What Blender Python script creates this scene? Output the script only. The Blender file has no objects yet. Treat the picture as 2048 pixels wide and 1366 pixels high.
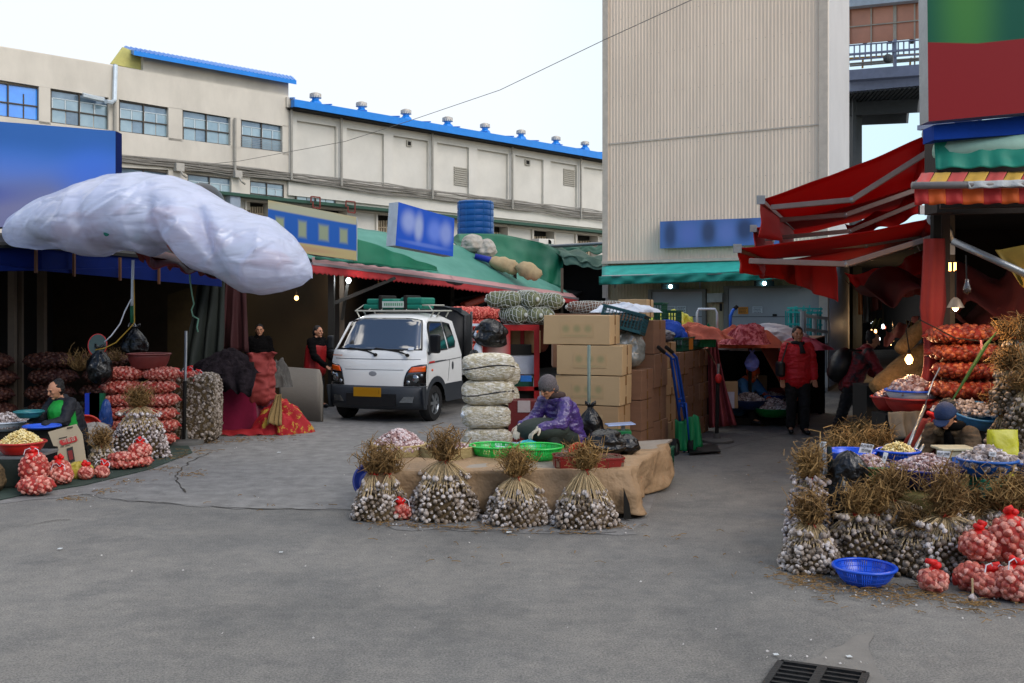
import bpy, bmesh, math, random
import numpy as np
from mathutils import Vector, Matrix, Euler, noise
random.seed(7); np.random.seed(7)
PI = math.pi
F = 1991.1; HZ = 615.0; CX = 1024.0; HC = 1.95     # photo focal length (px), horizon row, centre column, eye height (m)
scene = bpy.context.scene
COL = scene.collection
def P(u, v, Y): return Vector(((u-CX)/F*Y, Y, HC-(v-HZ)/F*Y))
def G(u, v):
 Y = HC*F/(v-HZ); return Vector(((u-CX)/F*Y, Y, 0))
def PX(px, Y): return px*Y/F
def ZV(v, Y): return HC-(v-HZ)/F*Y
def lin(h):
 h = h.lstrip('#'); r = [int(h[i:i+2], 16)/255 for i in (0, 2, 4)]
 return tuple((c/12.92 if c <= .04045 else ((c+.055)/1.055)**2.4) for c in r)
def rnd(a, b): return random.uniform(a, b)
def R(d): return math.radians(d)
MATS = {}
def mat(name, col, rough=.6, metal=0., var=.12, vs=6., bump=.15, bs=40., col2=None, mixs=None, stretch=(1, 1, 1), spec=.4, coat=0, trans=0, alpha=1, emit=None, es=0, thresh=None, sheen=0, bd=.02):
 if name in MATS: return MATS[name]
 m = bpy.data.materials.new(name); m.use_nodes = True; nt = m.node_tree; N = nt.nodes; L = nt.links
 b = N['Principled BSDF']
 c = lin(col) if isinstance(col, str) else col
 b.inputs['Roughness'].default_value = rough; b.inputs['Metallic'].default_value = metal
 b.inputs['Specular IOR Level'].default_value = spec
 if sheen < 0:
  tl = N.new('ShaderNodeBsdfTranslucent'); ms = N.new('ShaderNodeMixShader'); ms.inputs[0].default_value = -sheen; L.new(b.outputs[0], ms.inputs[1]); L.new(tl.outputs[0], ms.inputs[2]); L.new(ms.outputs[0], N['Material Output'].inputs['Surface']); tl.inputs[0].default_value = tuple(min(1, x*1.5) for x in c)+(1,)
 if coat: b.inputs['Coat Weight'].default_value = coat; b.inputs['Coat Roughness'].default_value = .08
 if trans: b.inputs['Transmission Weight'].default_value = trans
 if alpha < 1: b.inputs['Alpha'].default_value = alpha
 if sheen > 0: b.inputs['Sheen Weight'].default_value = sheen
 tc = N.new('ShaderNodeTexCoord'); mp = N.new('ShaderNodeMapping'); mp.inputs['Scale'].default_value = stretch
 L.new(tc.outputs['Object'], mp.inputs['Vector'])
 n1 = N.new('ShaderNodeTexNoise'); n1.inputs['Scale'].default_value = vs; n1.inputs['Detail'].default_value = 6
 n1.inputs['Roughness'].default_value = .65
 L.new(mp.outputs[0], n1.inputs['Vector'])
 ramp = N.new('ShaderNodeValToRGB')
 lo, hi = (.3, .7) if thresh is None else thresh
 ramp.color_ramp.elements[0].position = lo; ramp.color_ramp.elements[1].position = hi
 if col2 is None:
  ramp.color_ramp.elements[0].color = tuple(max(0, x*(1-var)) for x in c)+(1,)
  ramp.color_ramp.elements[1].color = tuple(min(1, x*(1+var)) for x in c)+(1,)
 else:
  c2 = lin(col2) if isinstance(col2, str) else col2
  ramp.color_ramp.elements[0].color = tuple(c)+(1,); ramp.color_ramp.elements[1].color = tuple(c2)+(1,)
 L.new(n1.outputs['Fac'], ramp.inputs['Fac']); L.new(ramp.outputs['Color'], b.inputs['Base Color'])
 if bump:
  n2 = N.new('ShaderNodeTexNoise'); n2.inputs['Scale'].default_value = bs; n2.inputs['Detail'].default_value = 4
  L.new(mp.outputs[0], n2.inputs['Vector'])
  bp = N.new('ShaderNodeBump'); bp.inputs['Strength'].default_value = bump; bp.inputs['Distance'].default_value = bd
  L.new(n2.outputs['Fac'], bp.inputs['Height']); L.new(bp.outputs['Normal'], b.inputs['Normal'])
 if emit is not None:
  b.inputs['Emission Color'].default_value = tuple(emit)+(1,); b.inputs['Emission Strength'].default_value = es
 MATS[name] = m; return m
def blotch_mat(name, base, marks, bgvar=.1, rough=.35, second=None):
 """a printed panel whose printing is only legible as soft patches; marks = [(x,z,rx,rz,colour,strength)] in panel space (Generated coords)"""
 m = bpy.data.materials.new(name); m.use_nodes = True; nt = m.node_tree; N = nt.nodes; L = nt.links
 b = N['Principled BSDF']; b.inputs['Roughness'].default_value = rough; b.inputs['Specular IOR Level'].default_value = .2
 tc = N.new('ShaderNodeTexCoord'); uv = tc.outputs['UV']
 def mix(prev, facsock, colr):
  mx = N.new('ShaderNodeMix'); mx.data_type = 'RGBA'
  L.new(facsock, mx.inputs['Factor']); L.new(prev, mx.inputs['A']); mx.inputs['B'].default_value = tuple(lin(colr))+(1,)
  return mx.outputs['Result']
 rgb = N.new('ShaderNodeRGB'); rgb.outputs[0].default_value = tuple(lin(base))+(1,); cur = rgb.outputs[0]
 nz = N.new('ShaderNodeTexNoise'); nz.inputs['Scale'].default_value = 5
 L.new(uv, nz.inputs['Vector'])
 for (x, z, rx, rz, colr, st, soft) in marks:
  mp = N.new('ShaderNodeMapping'); mp.inputs['Location'].default_value = (-x/rx, -z/rz, 0); mp.inputs['Scale'].default_value = (1/rx, 1/rz, 0)
  L.new(uv, mp.inputs['Vector'])
  if soft < 0:      # rectangular band
   sx = N.new('ShaderNodeSeparateXYZ'); L.new(mp.outputs[0], sx.inputs[0])
   a1 = N.new('ShaderNodeMath'); a1.operation = 'ABSOLUTE'; L.new(sx.outputs[0], a1.inputs[0])
   a2 = N.new('ShaderNodeMath'); a2.operation = 'ABSOLUTE'; L.new(sx.outputs[1], a2.inputs[0])
   ln = N.new('ShaderNodeMath'); ln.operation = 'MAXIMUM'; L.new(a1.outputs[0], ln.inputs[0]); L.new(a2.outputs[0], ln.inputs[1]); out = ln.outputs[0]
  else:
   v = N.new('ShaderNodeVectorMath'); v.operation = 'LENGTH'; L.new(mp.outputs[0], v.inputs[0]); out = v.outputs['Value']
  mr = N.new('ShaderNodeMapRange'); mr.interpolation_type = 'SMOOTHSTEP'; mr.inputs['From Min'].default_value = 1-abs(soft); mr.inputs['From Max'].default_value = 1+abs(soft)
  mr.inputs['To Min'].default_value = st; mr.inputs['To Max'].default_value = 0
  L.new(out, mr.inputs['Value']); cur = mix(cur, mr.outputs[0], colr)
 L.new(cur, b.inputs['Base Color'])
 return m
def tag(o, label=None, cat=None, group=None, kind=None):
 if label: o['label'] = label
 if cat: o['category'] = cat
 if group: o['group'] = group
 if kind: o['kind'] = kind
 return o
def thing(name, label, cat, loc=(0, 0, 0), rz=0, group=None):
 o = bpy.data.objects.new(name, None); COL.objects.link(o); o.empty_display_size = .1
 o.location = loc; o.rotation_euler = (0, 0, rz)
 return tag(o, label, cat, group)
def copy_tree(o, parent=None):
 c = o.copy(); COL.objects.link(c); c.parent = parent
 for ch in o.children: copy_tree(ch, c)
 return c
def dup(o, loc=None, rz=None, label=None, sc=None, group=None, rot=None):
 c = copy_tree(o)
 if loc is not None: c.location = loc
 if rz is not None: c.rotation_euler = (0, 0, rz)
 if rot is not None: c.rotation_euler = rot
 if sc is not None: c.scale = sc if hasattr(sc, '__len__') else (sc, sc, sc)
 if label: c['label'] = label
 if group: c['group'] = group
 return c
class MB:
 def __init__(s): s.v = []; s.f = []; s.uv = None
 def add(s, vs, fs):
  o = len(s.v); s.v.extend([tuple(x) for x in vs]); s.f.extend([tuple(i+o for i in f) for f in fs]); return s
 def box(s, c, size, rot=None):
  x, y, z = [d/2 for d in size]
  vs = [Vector(p) for p in ((-x,-y,-z),(x,-y,-z),(x,y,-z),(-x,y,-z),(-x,-y,z),(x,-y,z),(x,y,z),(-x,y,z))]
  if rot is not None:
   M = rot if isinstance(rot, Matrix) else Euler(rot).to_matrix()
   vs = [M @ v for v in vs]
  c = Vector(c)
  return s.add([v+c for v in vs], [(0,3,2,1),(4,5,6,7),(0,1,5,4),(1,2,6,5),(2,3,7,6),(3,0,4,7)])
 def bar(s, a, b, w, h=None, up=(0, 0, 1)):
  a = Vector(a); b = Vector(b); h = h or w; d = (b-a); l = d.length
  if l < 1e-6: return s
  y = d/l; x = y.cross(Vector(up))
  if x.length < 1e-4: x = y.cross(Vector((1, 0, 0)))
  x.normalize(); z = x.cross(y)
  M = Matrix((x, y, z)).transposed()
  return s.box((a+b)/2, (w, l, h), M)
 def tube(s, pts, r, n=8, cap=True):
  pts = [Vector(p) for p in pts]; k = len(pts)
  rr = r if hasattr(r, '__len__') else [r]*k
  o = len(s.v); vs = []; fs = []
  ref = None
  for i, p in enumerate(pts):
   d = (pts[min(i+1, k-1)]-pts[max(i-1, 0)])
   if d.length < 1e-9: d = Vector((0, 0, 1))
   d.normalize()
   if ref is None:
    ref = d.orthogonal().normalized()
   ref = (ref-d*ref.dot(d))
   if ref.length < 1e-6: ref = d.orthogonal()
   ref.normalize(); b = d.cross(ref)
   for j in range(n):
    a = 2*PI*j/n; vs.append(p+(ref*math.cos(a)+b*math.sin(a))*rr[i])
  for i in range(k-1):
   for j in range(n):
    fs.append((i*n+j, i*n+(j+1) % n, (i+1)*n+(j+1) % n, (i+1)*n+j))
  if cap: fs.append(tuple(range(n))[::-1]); fs.append(tuple((k-1)*n+j for j in range(n)))
  return s.add(vs, fs)
 def lathe(s, prof, c=(0, 0, 0), n=24, sx=1, sy=1, M=None, closed=False):
  c = Vector(c); vs = []; fs = []; k = len(prof)
  for (r, z) in prof:
   for j in range(n):
    a = 2*PI*j/n; p = Vector((r*math.cos(a)*sx, r*math.sin(a)*sy, z))
    vs.append((M @ p if M is not None else p)+c)
  for i in range(k-1):
   for j in range(n): fs.append((i*n+j, i*n+(j+1) % n, (i+1)*n+(j+1) % n, (i+1)*n+j))
  if closed:
   for j in range(n): fs.append(((k-1)*n+j, (k-1)*n+(j+1) % n, (j+1) % n, j))
  else:
   fs.append(tuple(range(n))[::-1]); fs.append(tuple((k-1)*n+j for j in range(n)))
  return s.add(vs, fs)
 def ell(s, c, r, n=12, m=8, M=None):
  r = r if hasattr(r, '__len__') else (r, r, r)
  prof = [(max(1e-4, math.sin(PI*i/m)), -math.cos(PI*i/m)) for i in range(m+1)]
  c = Vector(c); vs = []; fs = []
  for (q, z) in prof:
   for j in range(n):
    a = 2*PI*j/n; p = Vector((q*math.cos(a)*r[0], q*math.sin(a)*r[1], z*r[2]))
    vs.append((M @ p if M is not None else p)+c)
  for i in range(m):
   for j in range(n): fs.append((i*n+j, i*n+(j+1) % n, (i+1)*n+(j+1) % n, (i+1)*n+j))
  return s.add(vs, fs)
 def capsule(s, a, b, ra, rb, n=12, ex=None):
  """tapered capsule; ex=(vector, factor) widens it along a world axis"""
  a = Vector(a); b = Vector(b); d = b-a; l = max(d.length, 1e-5); z = d/l
  x = z.orthogonal().normalized(); y = z.cross(x); vs = []; fs = []
  prof = []
  for i in range(5): t = PI/2*i/4; prof.append((ra*math.sin(t), -ra*math.cos(t)))
  for i in range(5): t = PI/2*(1-i/4); prof.append((rb*math.sin(t), l+rb*math.cos(t)))
  for (q, h) in prof:
   q = max(q, 1e-4)
   for j in range(n):
    an = 2*PI*j/n; off = (x*math.cos(an)+y*math.sin(an))*q
    if ex is not None: e = Vector(ex[0]).normalized(); off = off+e*off.dot(e)*(ex[1]-1)
    vs.append(a+z*h+off)
  k = len(prof)
  for i in range(k-1):
   for j in range(n): fs.append((i*n+j, i*n+(j+1) % n, (i+1)*n+(j+1) % n, (i+1)*n+j))
  fs.append(tuple(range(n))[::-1]); fs.append(tuple((k-1)*n+j for j in range(n)))
  return s.add(vs, fs)
 def prism(s, poly, back):
  """poly: list of 3D points (front outline); back: vector to the back face"""
  n = len(poly); back = Vector(back); a = [Vector(p) for p in poly]
  nr = Vector((0, 0, 0))
  for i in range(n): nr += a[i].cross(a[(i+1) % n])
  if nr.dot(back) > 0: a = a[::-1]
  vs = a+[p+back for p in a]
  fs = [tuple(range(n)), tuple(range(2*n-1, n-1, -1))]+[(i, n+i, n+(i+1) % n, (i+1) % n) for i in range(n)]
  return s.add(vs, fs)
 def grid(s, rows, wrap=False):
  k = len(rows); n = len(rows[0]); vs = [p for r in rows for p in r]; fs = []
  for i in range(k-1):
   for j in range(n if wrap else n-1): fs.append((i*n+j, i*n+(j+1) % n, (i+1)*n+(j+1) % n, (i+1)*n+j))
  return s.add(vs, fs)
 def inst(s, tv, tf, mats):
  """many copies of a numpy template (tv Nx3) under 4x4 numpy matrices"""
  for M in mats:
   w = tv @ M[:3, :3].T+M[:3, 3]; s.add(w.tolist(), tf)
  return s
 def build(s, name, m, parent=None, smooth=False, local=False, loc=None, rz=0, bevel=0, solid=0, subd=0, sub_simple=False, recenter=True, ang=None):
  me = bpy.data.meshes.new(name)
  vs = np.array(s.v, dtype=float) if len(s.v) else np.zeros((0, 3))
  off = Vector((0, 0, 0))
  if parent is not None:
   if not local:
    root = parent; off = Vector(parent.location)
    if parent.parent is not None: off = off+parent.parent.location
    vs = vs-np.array(off)
    rzz = parent.rotation_euler.z if parent.parent is None else parent.parent.rotation_euler.z
    if abs(rzz) > 1e-6: vs = vs @ np.array(Matrix.Rotation(-rzz, 3, 'Z')).T
  elif not local and recenter and len(vs):
   lo = vs.min(0); hi = vs.max(0); off = Vector(((lo[0]+hi[0])/2, (lo[1]+hi[1])/2, lo[2])); vs = vs-np.array(off)
  me.from_pydata(vs.tolist(), [], s.f); me.update()
  o = bpy.data.objects.new(name, me); COL.objects.link(o)
  for mm in (m if isinstance(m, (list, tuple)) else [m]): me.materials.append(mm)
  if parent is not None: o.parent = parent
  elif not local: o.location = off
  if loc is not None: o.location = loc; o.rotation_euler = (0, 0, rz)
  if smooth: me.shade_smooth()
  if ang is not None:
   me.shade_smooth(); me.set_sharp_from_angle(angle=math.radians(ang))
  if bevel:
   b = o.modifiers.new('b', 'BEVEL'); b.width = bevel; b.segments = 2; b.limit_method = 'ANGLE'
  if solid:
   b = o.modifiers.new('s', 'SOLIDIFY'); b.thickness = solid; b.offset = 0
  if subd:
   b = o.modifiers.new('u', 'SUBSURF'); b.levels = subd; b.render_levels = subd
  return o
def bake(o):
 dg = bpy.context.evaluated_depsgraph_get(); ev = o.evaluated_get(dg)
 me = bpy.data.meshes.new_from_object(ev, depsgraph=dg); o.modifiers.clear(); o.data = me; return o
def uv_quad(o, corners_first_face=True):
 """unit UVs on the first quad of a mesh (panel front)"""
 me = o.data; uvl = me.uv_layers.new(name='UVMap'); p = me.polygons[0]
 xs = [(0, 0), (1, 0), (1, 1), (0, 1)]
 for k, li in enumerate(p.loop_indices): uvl.data[li].uv = xs[k % 4]
 return o
def panel(name, quad, back, matf, matb, parent=None, label=None, cat=None, edge=None):
 """flat board; quad = bottom-left, bottom-right, top-right, top-left world points"""
 b = MB(); q = [Vector(p) for p in quad]; bk = Vector(back)
 b.add(q+[p+bk for p in q], [(0, 1, 2, 3), (7, 6, 5, 4), (0, 4, 5, 1), (1, 5, 6, 2), (2, 6, 7, 3), (3, 7, 4, 0)])
 o = b.build(name, [matf, matb], parent); uv_quad(o)
 for i, p in enumerate(o.data.polygons): p.material_index = 0 if i == 0 else 1
 if label: tag(o, label, cat)
 return o
def nz(x, y=0, z=0, s=1.): return noise.noise(Vector((x*s, y*s, z*s)))
def fbm(x, y=0, z=0, s=1.): return noise.fractal(Vector((x*s, y*s, z*s)), 1., 2., 4)
def interp(pts, t):
 if t <= pts[0][0]: return pts[0][1]
 for (a, x), (b, y) in zip(pts, pts[1:]):
  if t <= b: return x+(y-x)*(t-a)/(b-a)
 return pts[-1][1]
cam = bpy.data.cameras.new('camera'); co = bpy.data.objects.new('camera', cam); COL.objects.link(co)
co.location = (0, 0, HC); co.rotation_euler = (PI/2, 0, 0)
cam.sensor_width = 36; cam.lens = 36*F/2048; cam.shift_y = -(683-HZ)/2048.; cam.clip_end = 2000; cam.clip_start = .05
scene.camera = co
SUN_EL = R(38); SUN_AZ = R(140)   # sun high behind and to the left of the viewer's back; veiled
w = bpy.data.worlds.new('World'); scene.world = w; w.use_nodes = True
nt = w.node_tree; bg = nt.nodes['Background']
sky = nt.nodes.new('ShaderNodeTexSky'); sky.sky_type = 'NISHITA'; sky.sun_disc = False
sky.sun_elevation = SUN_EL; sky.sun_rotation = SUN_AZ; sky.air_density = 1.; sky.dust_density = 1.0; sky.ozone_density = 1.
tcw = nt.nodes.new('ShaderNodeTexCoord'); mpw = nt.nodes.new('ShaderNodeMapping'); mpw.inputs['Scale'].default_value = (1.2, 1.2, 2.6); nt.links.new(tcw.outputs['Generated'], mpw.inputs[0])
nw = nt.nodes.new('ShaderNodeTexNoise'); nw.inputs['Scale'].default_value = 2.4; nw.inputs['Detail'].default_value = 7; nt.links.new(mpw.outputs[0], nw.inputs['Vector'])
sw_ = nt.nodes.new('ShaderNodeSeparateXYZ'); nt.links.new(tcw.outputs['Generated'], sw_.inputs[0])
mw = nt.nodes.new('ShaderNodeMath'); mw.operation = 'MULTIPLY_ADD'; nt.links.new(sw_.outputs[1], mw.inputs[0]); mw.inputs[1].default_value = .42; nt.links.new(nw.outputs['Fac'], mw.inputs[2])
rw = nt.nodes.new('ShaderNodeMapRange'); rw.interpolation_type = 'SMOOTHSTEP'; rw.inputs['From Min'].default_value = .48; rw.inputs['From Max'].default_value = .58; nt.links.new(mw.outputs[0], rw.inputs['Value'])
mxw = nt.nodes.new('ShaderNodeMix'); mxw.data_type = 'RGBA'; nt.links.new(rw.outputs[0], mxw.inputs['Factor']); nt.links.new(sky.outputs[0], mxw.inputs['A']);
hz_ = nt.nodes.new('ShaderNodeMapRange'); hz_.inputs['From Min'].default_value = .35; hz_.inputs['From Max'].default_value = .05; nt.links.new(sw_.outputs[2], hz_.inputs['Value'])
xr_ = nt.nodes.new('ShaderNodeMapRange'); xr_.inputs['From Min'].default_value = .0; xr_.inputs['From Max'].default_value = .42; nt.links.new(sw_.outputs[0], xr_.inputs['Value'])
c1_ = nt.nodes.new('ShaderNodeMix'); c1_.data_type = 'RGBA'; c1_.inputs['A'].default_value = (4.55, 4.85, 5.2, 1); c1_.inputs['B'].default_value = (3.3, 4.6, 5.3, 1); nt.links.new(xr_.outputs[0], c1_.inputs['Factor'])
c2_ = nt.nodes.new('ShaderNodeMix'); c2_.data_type = 'RGBA'; c2_.inputs['A'].default_value = (9.8, 9.5, 9.2, 1); nt.links.new(c1_.outputs['Result'], c2_.inputs['B'])
yr_ = nt.nodes.new('ShaderNodeMapRange'); yr_.inputs['From Min'].default_value = .5; yr_.inputs['From Max'].default_value = .8; nt.links.new(sw_.outputs[1], yr_.inputs['Value']); nt.links.new(yr_.outputs[0], c2_.inputs['Factor'])
nt.links.new(c2_.outputs['Result'], mxw.inputs['B'])
nt.links.new(mxw.outputs['Result'], bg.inputs['Color']); bg.inputs['Strength'].default_value = .12
sun = bpy.data.lights.new('sun', 'SUN'); sun.energy = .8; sun.angle = R(30); sun.color = (1, .95, .88)
so = bpy.data.objects.new('sun', sun); COL.objects.link(so)
sd = Vector((math.sin(SUN_AZ)*math.cos(SUN_EL), math.cos(SUN_AZ)*math.cos(SUN_EL), math.sin(SUN_EL)))
so.rotation_euler = sd.to_track_quat('Z', 'Y').to_euler()
scene.view_settings.view_transform = 'Standard'; scene.view_settings.look = 'None'; scene.view_settings.exposure = .82; scene.view_settings.gamma = 1
scene.cycles.use_denoising = True; scene.cycles.max_bounces = 8; scene.cycles.diffuse_bounces = 3; scene.cycles.transparent_max_bounces = 12
scene.cycles.sample_clamp_indirect = 3
# ================================================================ SETTING: ground
def ground_mat():
 m = bpy.data.materials.new('asphalt'); m.use_nodes = True; nt = m.node_tree; N = nt.nodes; L = nt.links; b = N['Principled BSDF']
 tc = N.new('ShaderNodeTexCoord'); vec = tc.outputs['Object']
 def noi(sc, det=5, ro=.6):
  n = N.new('ShaderNodeTexNoise'); n.inputs['Scale'].default_value = sc; n.inputs['Detail'].default_value = det; n.inputs['Roughness'].default_value = ro; L.new(vec, n.inputs['Vector']); return n.outputs['Fac']
 def ramp(f, p0, c0, p1, c1):
  r = N.new('ShaderNodeValToRGB'); r.color_ramp.elements[0].position = p0; r.color_ramp.elements[1].position = p1
  r.color_ramp.elements[0].color = tuple(c0)+(1,); r.color_ramp.elements[1].color = tuple(c1)+(1,); L.new(f, r.inputs['Fac']); return r.outputs['Color']
 def mul(a, c, f=1):
  x = N.new('ShaderNodeMix'); x.data_type = 'RGBA'; x.blend_type = 'MULTIPLY'; x.inputs['Factor'].default_value = f; L.new(a, x.inputs['A']); L.new(c, x.inputs['B']); return x.outputs['Result']
 base = ramp(noi(.35, 6), .3, lin('#686765'), .7, lin('#777674'))
 agg = ramp(noi(75, 4, .85), .33, (.38, .38, .39), .67, (1.6, 1.6, 1.56))
 mid = ramp(noi(9, 6, .75), .3, (.8, .8, .81), .7, (1.14, 1.13, 1.1))
 sp = N.new('ShaderNodeTexVoronoi'); sp.inputs['Scale'].default_value = 55; L.new(vec, sp.inputs['Vector'])
 pits = ramp(sp.outputs['Distance'], .05, (.45, .45, .47), .16, (1, 1, 1))
 stain = mul(ramp(noi(1.3, 5, .7), .36, (.76, .77, .79), .5, (1, 1, 1)), ramp(noi(.5, 7, .75), .42, (.78, .79, .8), .56, (1.1, 1.08, 1.05)))
 c = mul(base, mid); c = mul(c, agg, 1); c = mul(c, pits, .7); c = mul(c, stain, .8)
 L.new(c, b.inputs['Base Color']); b.inputs['Roughness'].default_value = .8; b.inputs['Specular IOR Level'].default_value = .3
 bp = N.new('ShaderNodeBump'); bp.inputs['Strength'].default_value = .5; bp.inputs['Distance'].default_value = .006
 L.new(noi(110, 4, .75), bp.inputs['Height'])
 bp2 = N.new('ShaderNodeBump'); bp2.inputs['Strength'].default_value = .5; bp2.inputs['Distance'].default_value = .04
 L.new(noi(2.2, 5), bp2.inputs['Height']); L.new(bp.outputs[0], bp2.inputs['Normal'])
 L.new(bp2.outputs['Normal'], b.inputs['Normal']); return m
tag(MB().add([(-150, -30, 0), (150, -30, 0), (150, 300, 0), (-150, 300, 0)], [(0, 1, 2, 3)]).build('ground', ground_mat(), recenter=False), kind='structure')
m_conc = mat('worn_concrete', '#737270', .85, var=.3, vs=5, bump=.5, bs=60)
m_conc2 = mat('patch_concrete', '#6f6c67', .9, var=.1, vs=6, bump=.3, bs=90)
m_crack = mat('crack_dirt', '#38342e', 1, var=.5, vs=20)
def sheet(name, uvs, z, m, jag=.0, sub=1):
 pts = []
 for i, (a, b) in enumerate(zip(uvs, uvs[1:]+uvs[:1])):
  A = G(*a); B = G(*b)
  for k in range(sub):
   t = k/sub; p = A.lerp(B, t)
   if jag and k: p = p+Vector((nz(p.x, p.y, 3, 4)*jag, nz(p.x, p.y, 9, 4)*jag, 0))
   pts.append((p.x, p.y, z))
 return tag(MB().add(pts, [tuple(range(len(pts)))]).build(name, m, recenter=False), kind='structure')
sheet('concrete_apron', [(-400, 1050), (0, 1008), (165, 989), (230, 1000), (300, 1006), (455, 1017), (600, 1020), (740, 1021), (790, 1060), (960, 1062), (1120, 1068), (1275, 1070), (1300, 1020), (1345, 900), (1200, 740), (700, 740), (300, 760), (-900, 780)], .004, m_conc, .12, 6)
sheet('concrete_patch', [(1545, 1345), (1640, 1315), (1705, 1275), (1748, 1268), (1742, 1310), (1755, 1340), (1790, 1372), (1780, 1500), (1480, 1500), (1520, 1372)], .0045, m_conc2, .06, 4)
def crack(uvs, wpx=.010, z=.009):
 b = MB(); pts = []
 for a, c in zip(uvs, uvs[1:]):
  A = G(*a); B = G(*c); n = 8
  for k in range(n): p = A.lerp(B, k/n); pts.append(p+Vector((nz(p.x, p.y, 1, 5)*.05, nz(p.x, p.y, 7, 5)*.07, 0)))
 rows = []
 for i, p in enumerate(pts):
  w_ = .5*wpx*(1+1.4*nz(p.x, p.y, 5, 3)); d = (pts[min(i+1, len(pts)-1)]-pts[max(0, i-1)]); d.z = 0; d.normalize(); q = Vector((-d.y, d.x, 0))*max(.002, w_)
  rows.append([(p.x+q.x, p.y+q.y, z), (p.x-q.x, p.y-q.y, z)])
 b.grid(rows); tag(b.build('pavement_crack', m_crack), kind='structure')
crack([(165, 989), (230, 1000), (300, 1006), (455, 1017), (600, 1020), (735, 1021)], .013)
crack([(420, 905), (380, 925), (355, 945), (352, 965), (375, 990)], .016)
crack([(780, 1052), (880, 1056), (960, 1062), (1100, 1066), (1250, 1068)], .011)
crack([(0, 1060), (90, 1045), (150, 1040)], .009)
crack([(1380, 868), (1480, 862), (1600, 858)], .01)
crack([(1400, 912), (1520, 880), (1600, 862)], .008)
t = thing('drain_grate', 'black cast iron drain grate set in the asphalt at the bottom right', 'drain', G(1625, 1372))
m_iron = mat('cast_iron', '#2c2d2e', .55, .6, var=.25, vs=30, bump=.3)
A, B_, Cc, D = G(1562, 1328), G(1732, 1352), G(1700, 1440), G(1505, 1412)
ex = (B_-A); ey = (D-A)
def gp(s, q, z): p = A+ex*s+ey*q; return Vector((p.x, p.y, z))
b = MB()
b.bar(gp(0, 0, .012), gp(1, 0, .012), .03, .02); b.bar(gp(0, 1, .012), gp(1, 1, .012), .03, .02)
b.bar(gp(0, 0, .012), gp(0, 1, .012), .035, .02); b.bar(gp(1, 0, .012), gp(1, 1, .012), .035, .02); b.bar(gp(.5, 0, .013), gp(.5, 1, .013), .05, .02)
b.build('frame', m_iron, t)
b = MB()
for i in range(1, 10): b.bar(gp(0, i/10, .011), gp(1, i/10, .011), .016, .016)
b.build('grille', m_iron, t)
MB().add([gp(0, 0, .007), gp(1, 0, .007), gp(1, 1, .007), gp(0, 1, .007)], [(0, 1, 2, 3)]).build('pit', mat('pit_black', '#050505', 1, bump=0), t)
# ================================================================ FAR WAREHOUSE
m_wall = mat('painted_render', '#c2bbae', .85, var=.1, vs=1.1, bump=.15, bs=8, stretch=(1, 1, .5))
m_wall2 = mat('painted_render_light', '#c6c2b8', .85, var=.1, vs=.6, bump=.1, bs=8)
m_blue_roof = mat('blue_roof_metal', '#0e78cc', .4, .1, var=.08, vs=3)
m_wframe = mat('brown_window_frame', '#4a433b', .5, .3)
m_wwhite = mat('white_window_sash', '#b8c4c8', .5)
def glass_mat(name, c, c2, rough=.12):
 return mat(name, c, rough, .0, col2=c2, vs=1.2, bump=0, spec=1.0, coat=.6)
m_glass = glass_mat('window_glass', '#2c3f55', '#6f8796')
m_curtain = glass_mat('curtained_glass', '#6d8794', '#93a8ae')
m_blueglass = glass_mat('blue_film_glass', '#1a74dc', '#3a94ee')
m_pipe = mat('grey_pipe', '#8f8b82', .5, .2)
m_cable = mat('dusty_cable', '#77726a', .8)
m_dark = mat('dark_opening', '#15130f', .9, bump=0)
m_green_led = mat('green_ledge', '#26493a', .7)
m_slat = mat('beige_slats', '#b9a78c', .7)
m_steel = mat('galvanised', '#8a8d8f', .4, .7)
FA = Vector((-8.74, 40, 0)); FB = Vector((4.99, 54, 0)); FD = (FB-FA).normalized(); FN = Vector((FD.y, -FD.x, 0))   # towards the camera
def W(u, v, off=0):
 x = (u-CX)/F; o = FA+FN*off
 t = (x*o.y-o.x)/(FD.x-x*FD.y); p = o+FD*t; Y = p.y
 return Vector((p.x, Y, HC-(v-HZ)/F*Y))
def wpoly(b, uvs, off, th=.2):
 return b.prism([W(u, v, off) for u, v in uvs], -FN*th)
bld = thing('warehouse', 'long beige warehouse with blue roof behind the market, windows at its left end', 'building', W(577, 500)*1.0-Vector((0, 0, W(577, 500).z)))
def roofline(u): return 92+.169*u          # parapet of the left part
b = MB()
wpoly(b, [(-420, 620), (577, 640), (577, 191), (225, 130), (-420, 21)], 0, 6).build('wall', m_wall, bld)
b = MB(); wpoly(b, [(577, 640), (1330, 640), (1330, 338), (589, 212), (577, 210)], -.02, 6).build('wall', m_wall2, bld)
b = MB(); wpoly(b, [(286, 141), (577, 191), (577, 161), (286, 112)], -.03, 5).build('upper_wall', m_wall, bld)
b = MB(); y0 = 0
ra, rb_ = W(268, 101, .5), W(593, 161, .5); rc, rd = W(585, 153, -2.0), W(248, 92, -2.0)
b.add([ra, rb_, rc, rd]+[p+Vector((0, 0, -.16)) for p in (ra, rb_, rc, rd)], [(0, 1, 2, 3), (7, 6, 5, 4), (0, 4, 5, 1), (1, 5, 6, 2), (2, 6, 7, 3), (3, 7, 4, 0)])
for i in range(40):
 t0 = i/40; b.bar(ra.lerp(rb_, t0+.01)+Vector((0, 0, .01)), rd.lerp(rc, t0+.01)+Vector((0, 0, .01)), .05, .03)
b.build('roof', m_blue_roof, bld)
b = MB(); b.prism([W(222, 127, -.2), W(286, 141, -.2), W(286, 110, -.2), W(246, 94, -.2)], -FN*.1)
b.build('gable', mat('yellow_cladding', '#b8b26a', .7), bld)
b = MB(); O = .18
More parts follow.
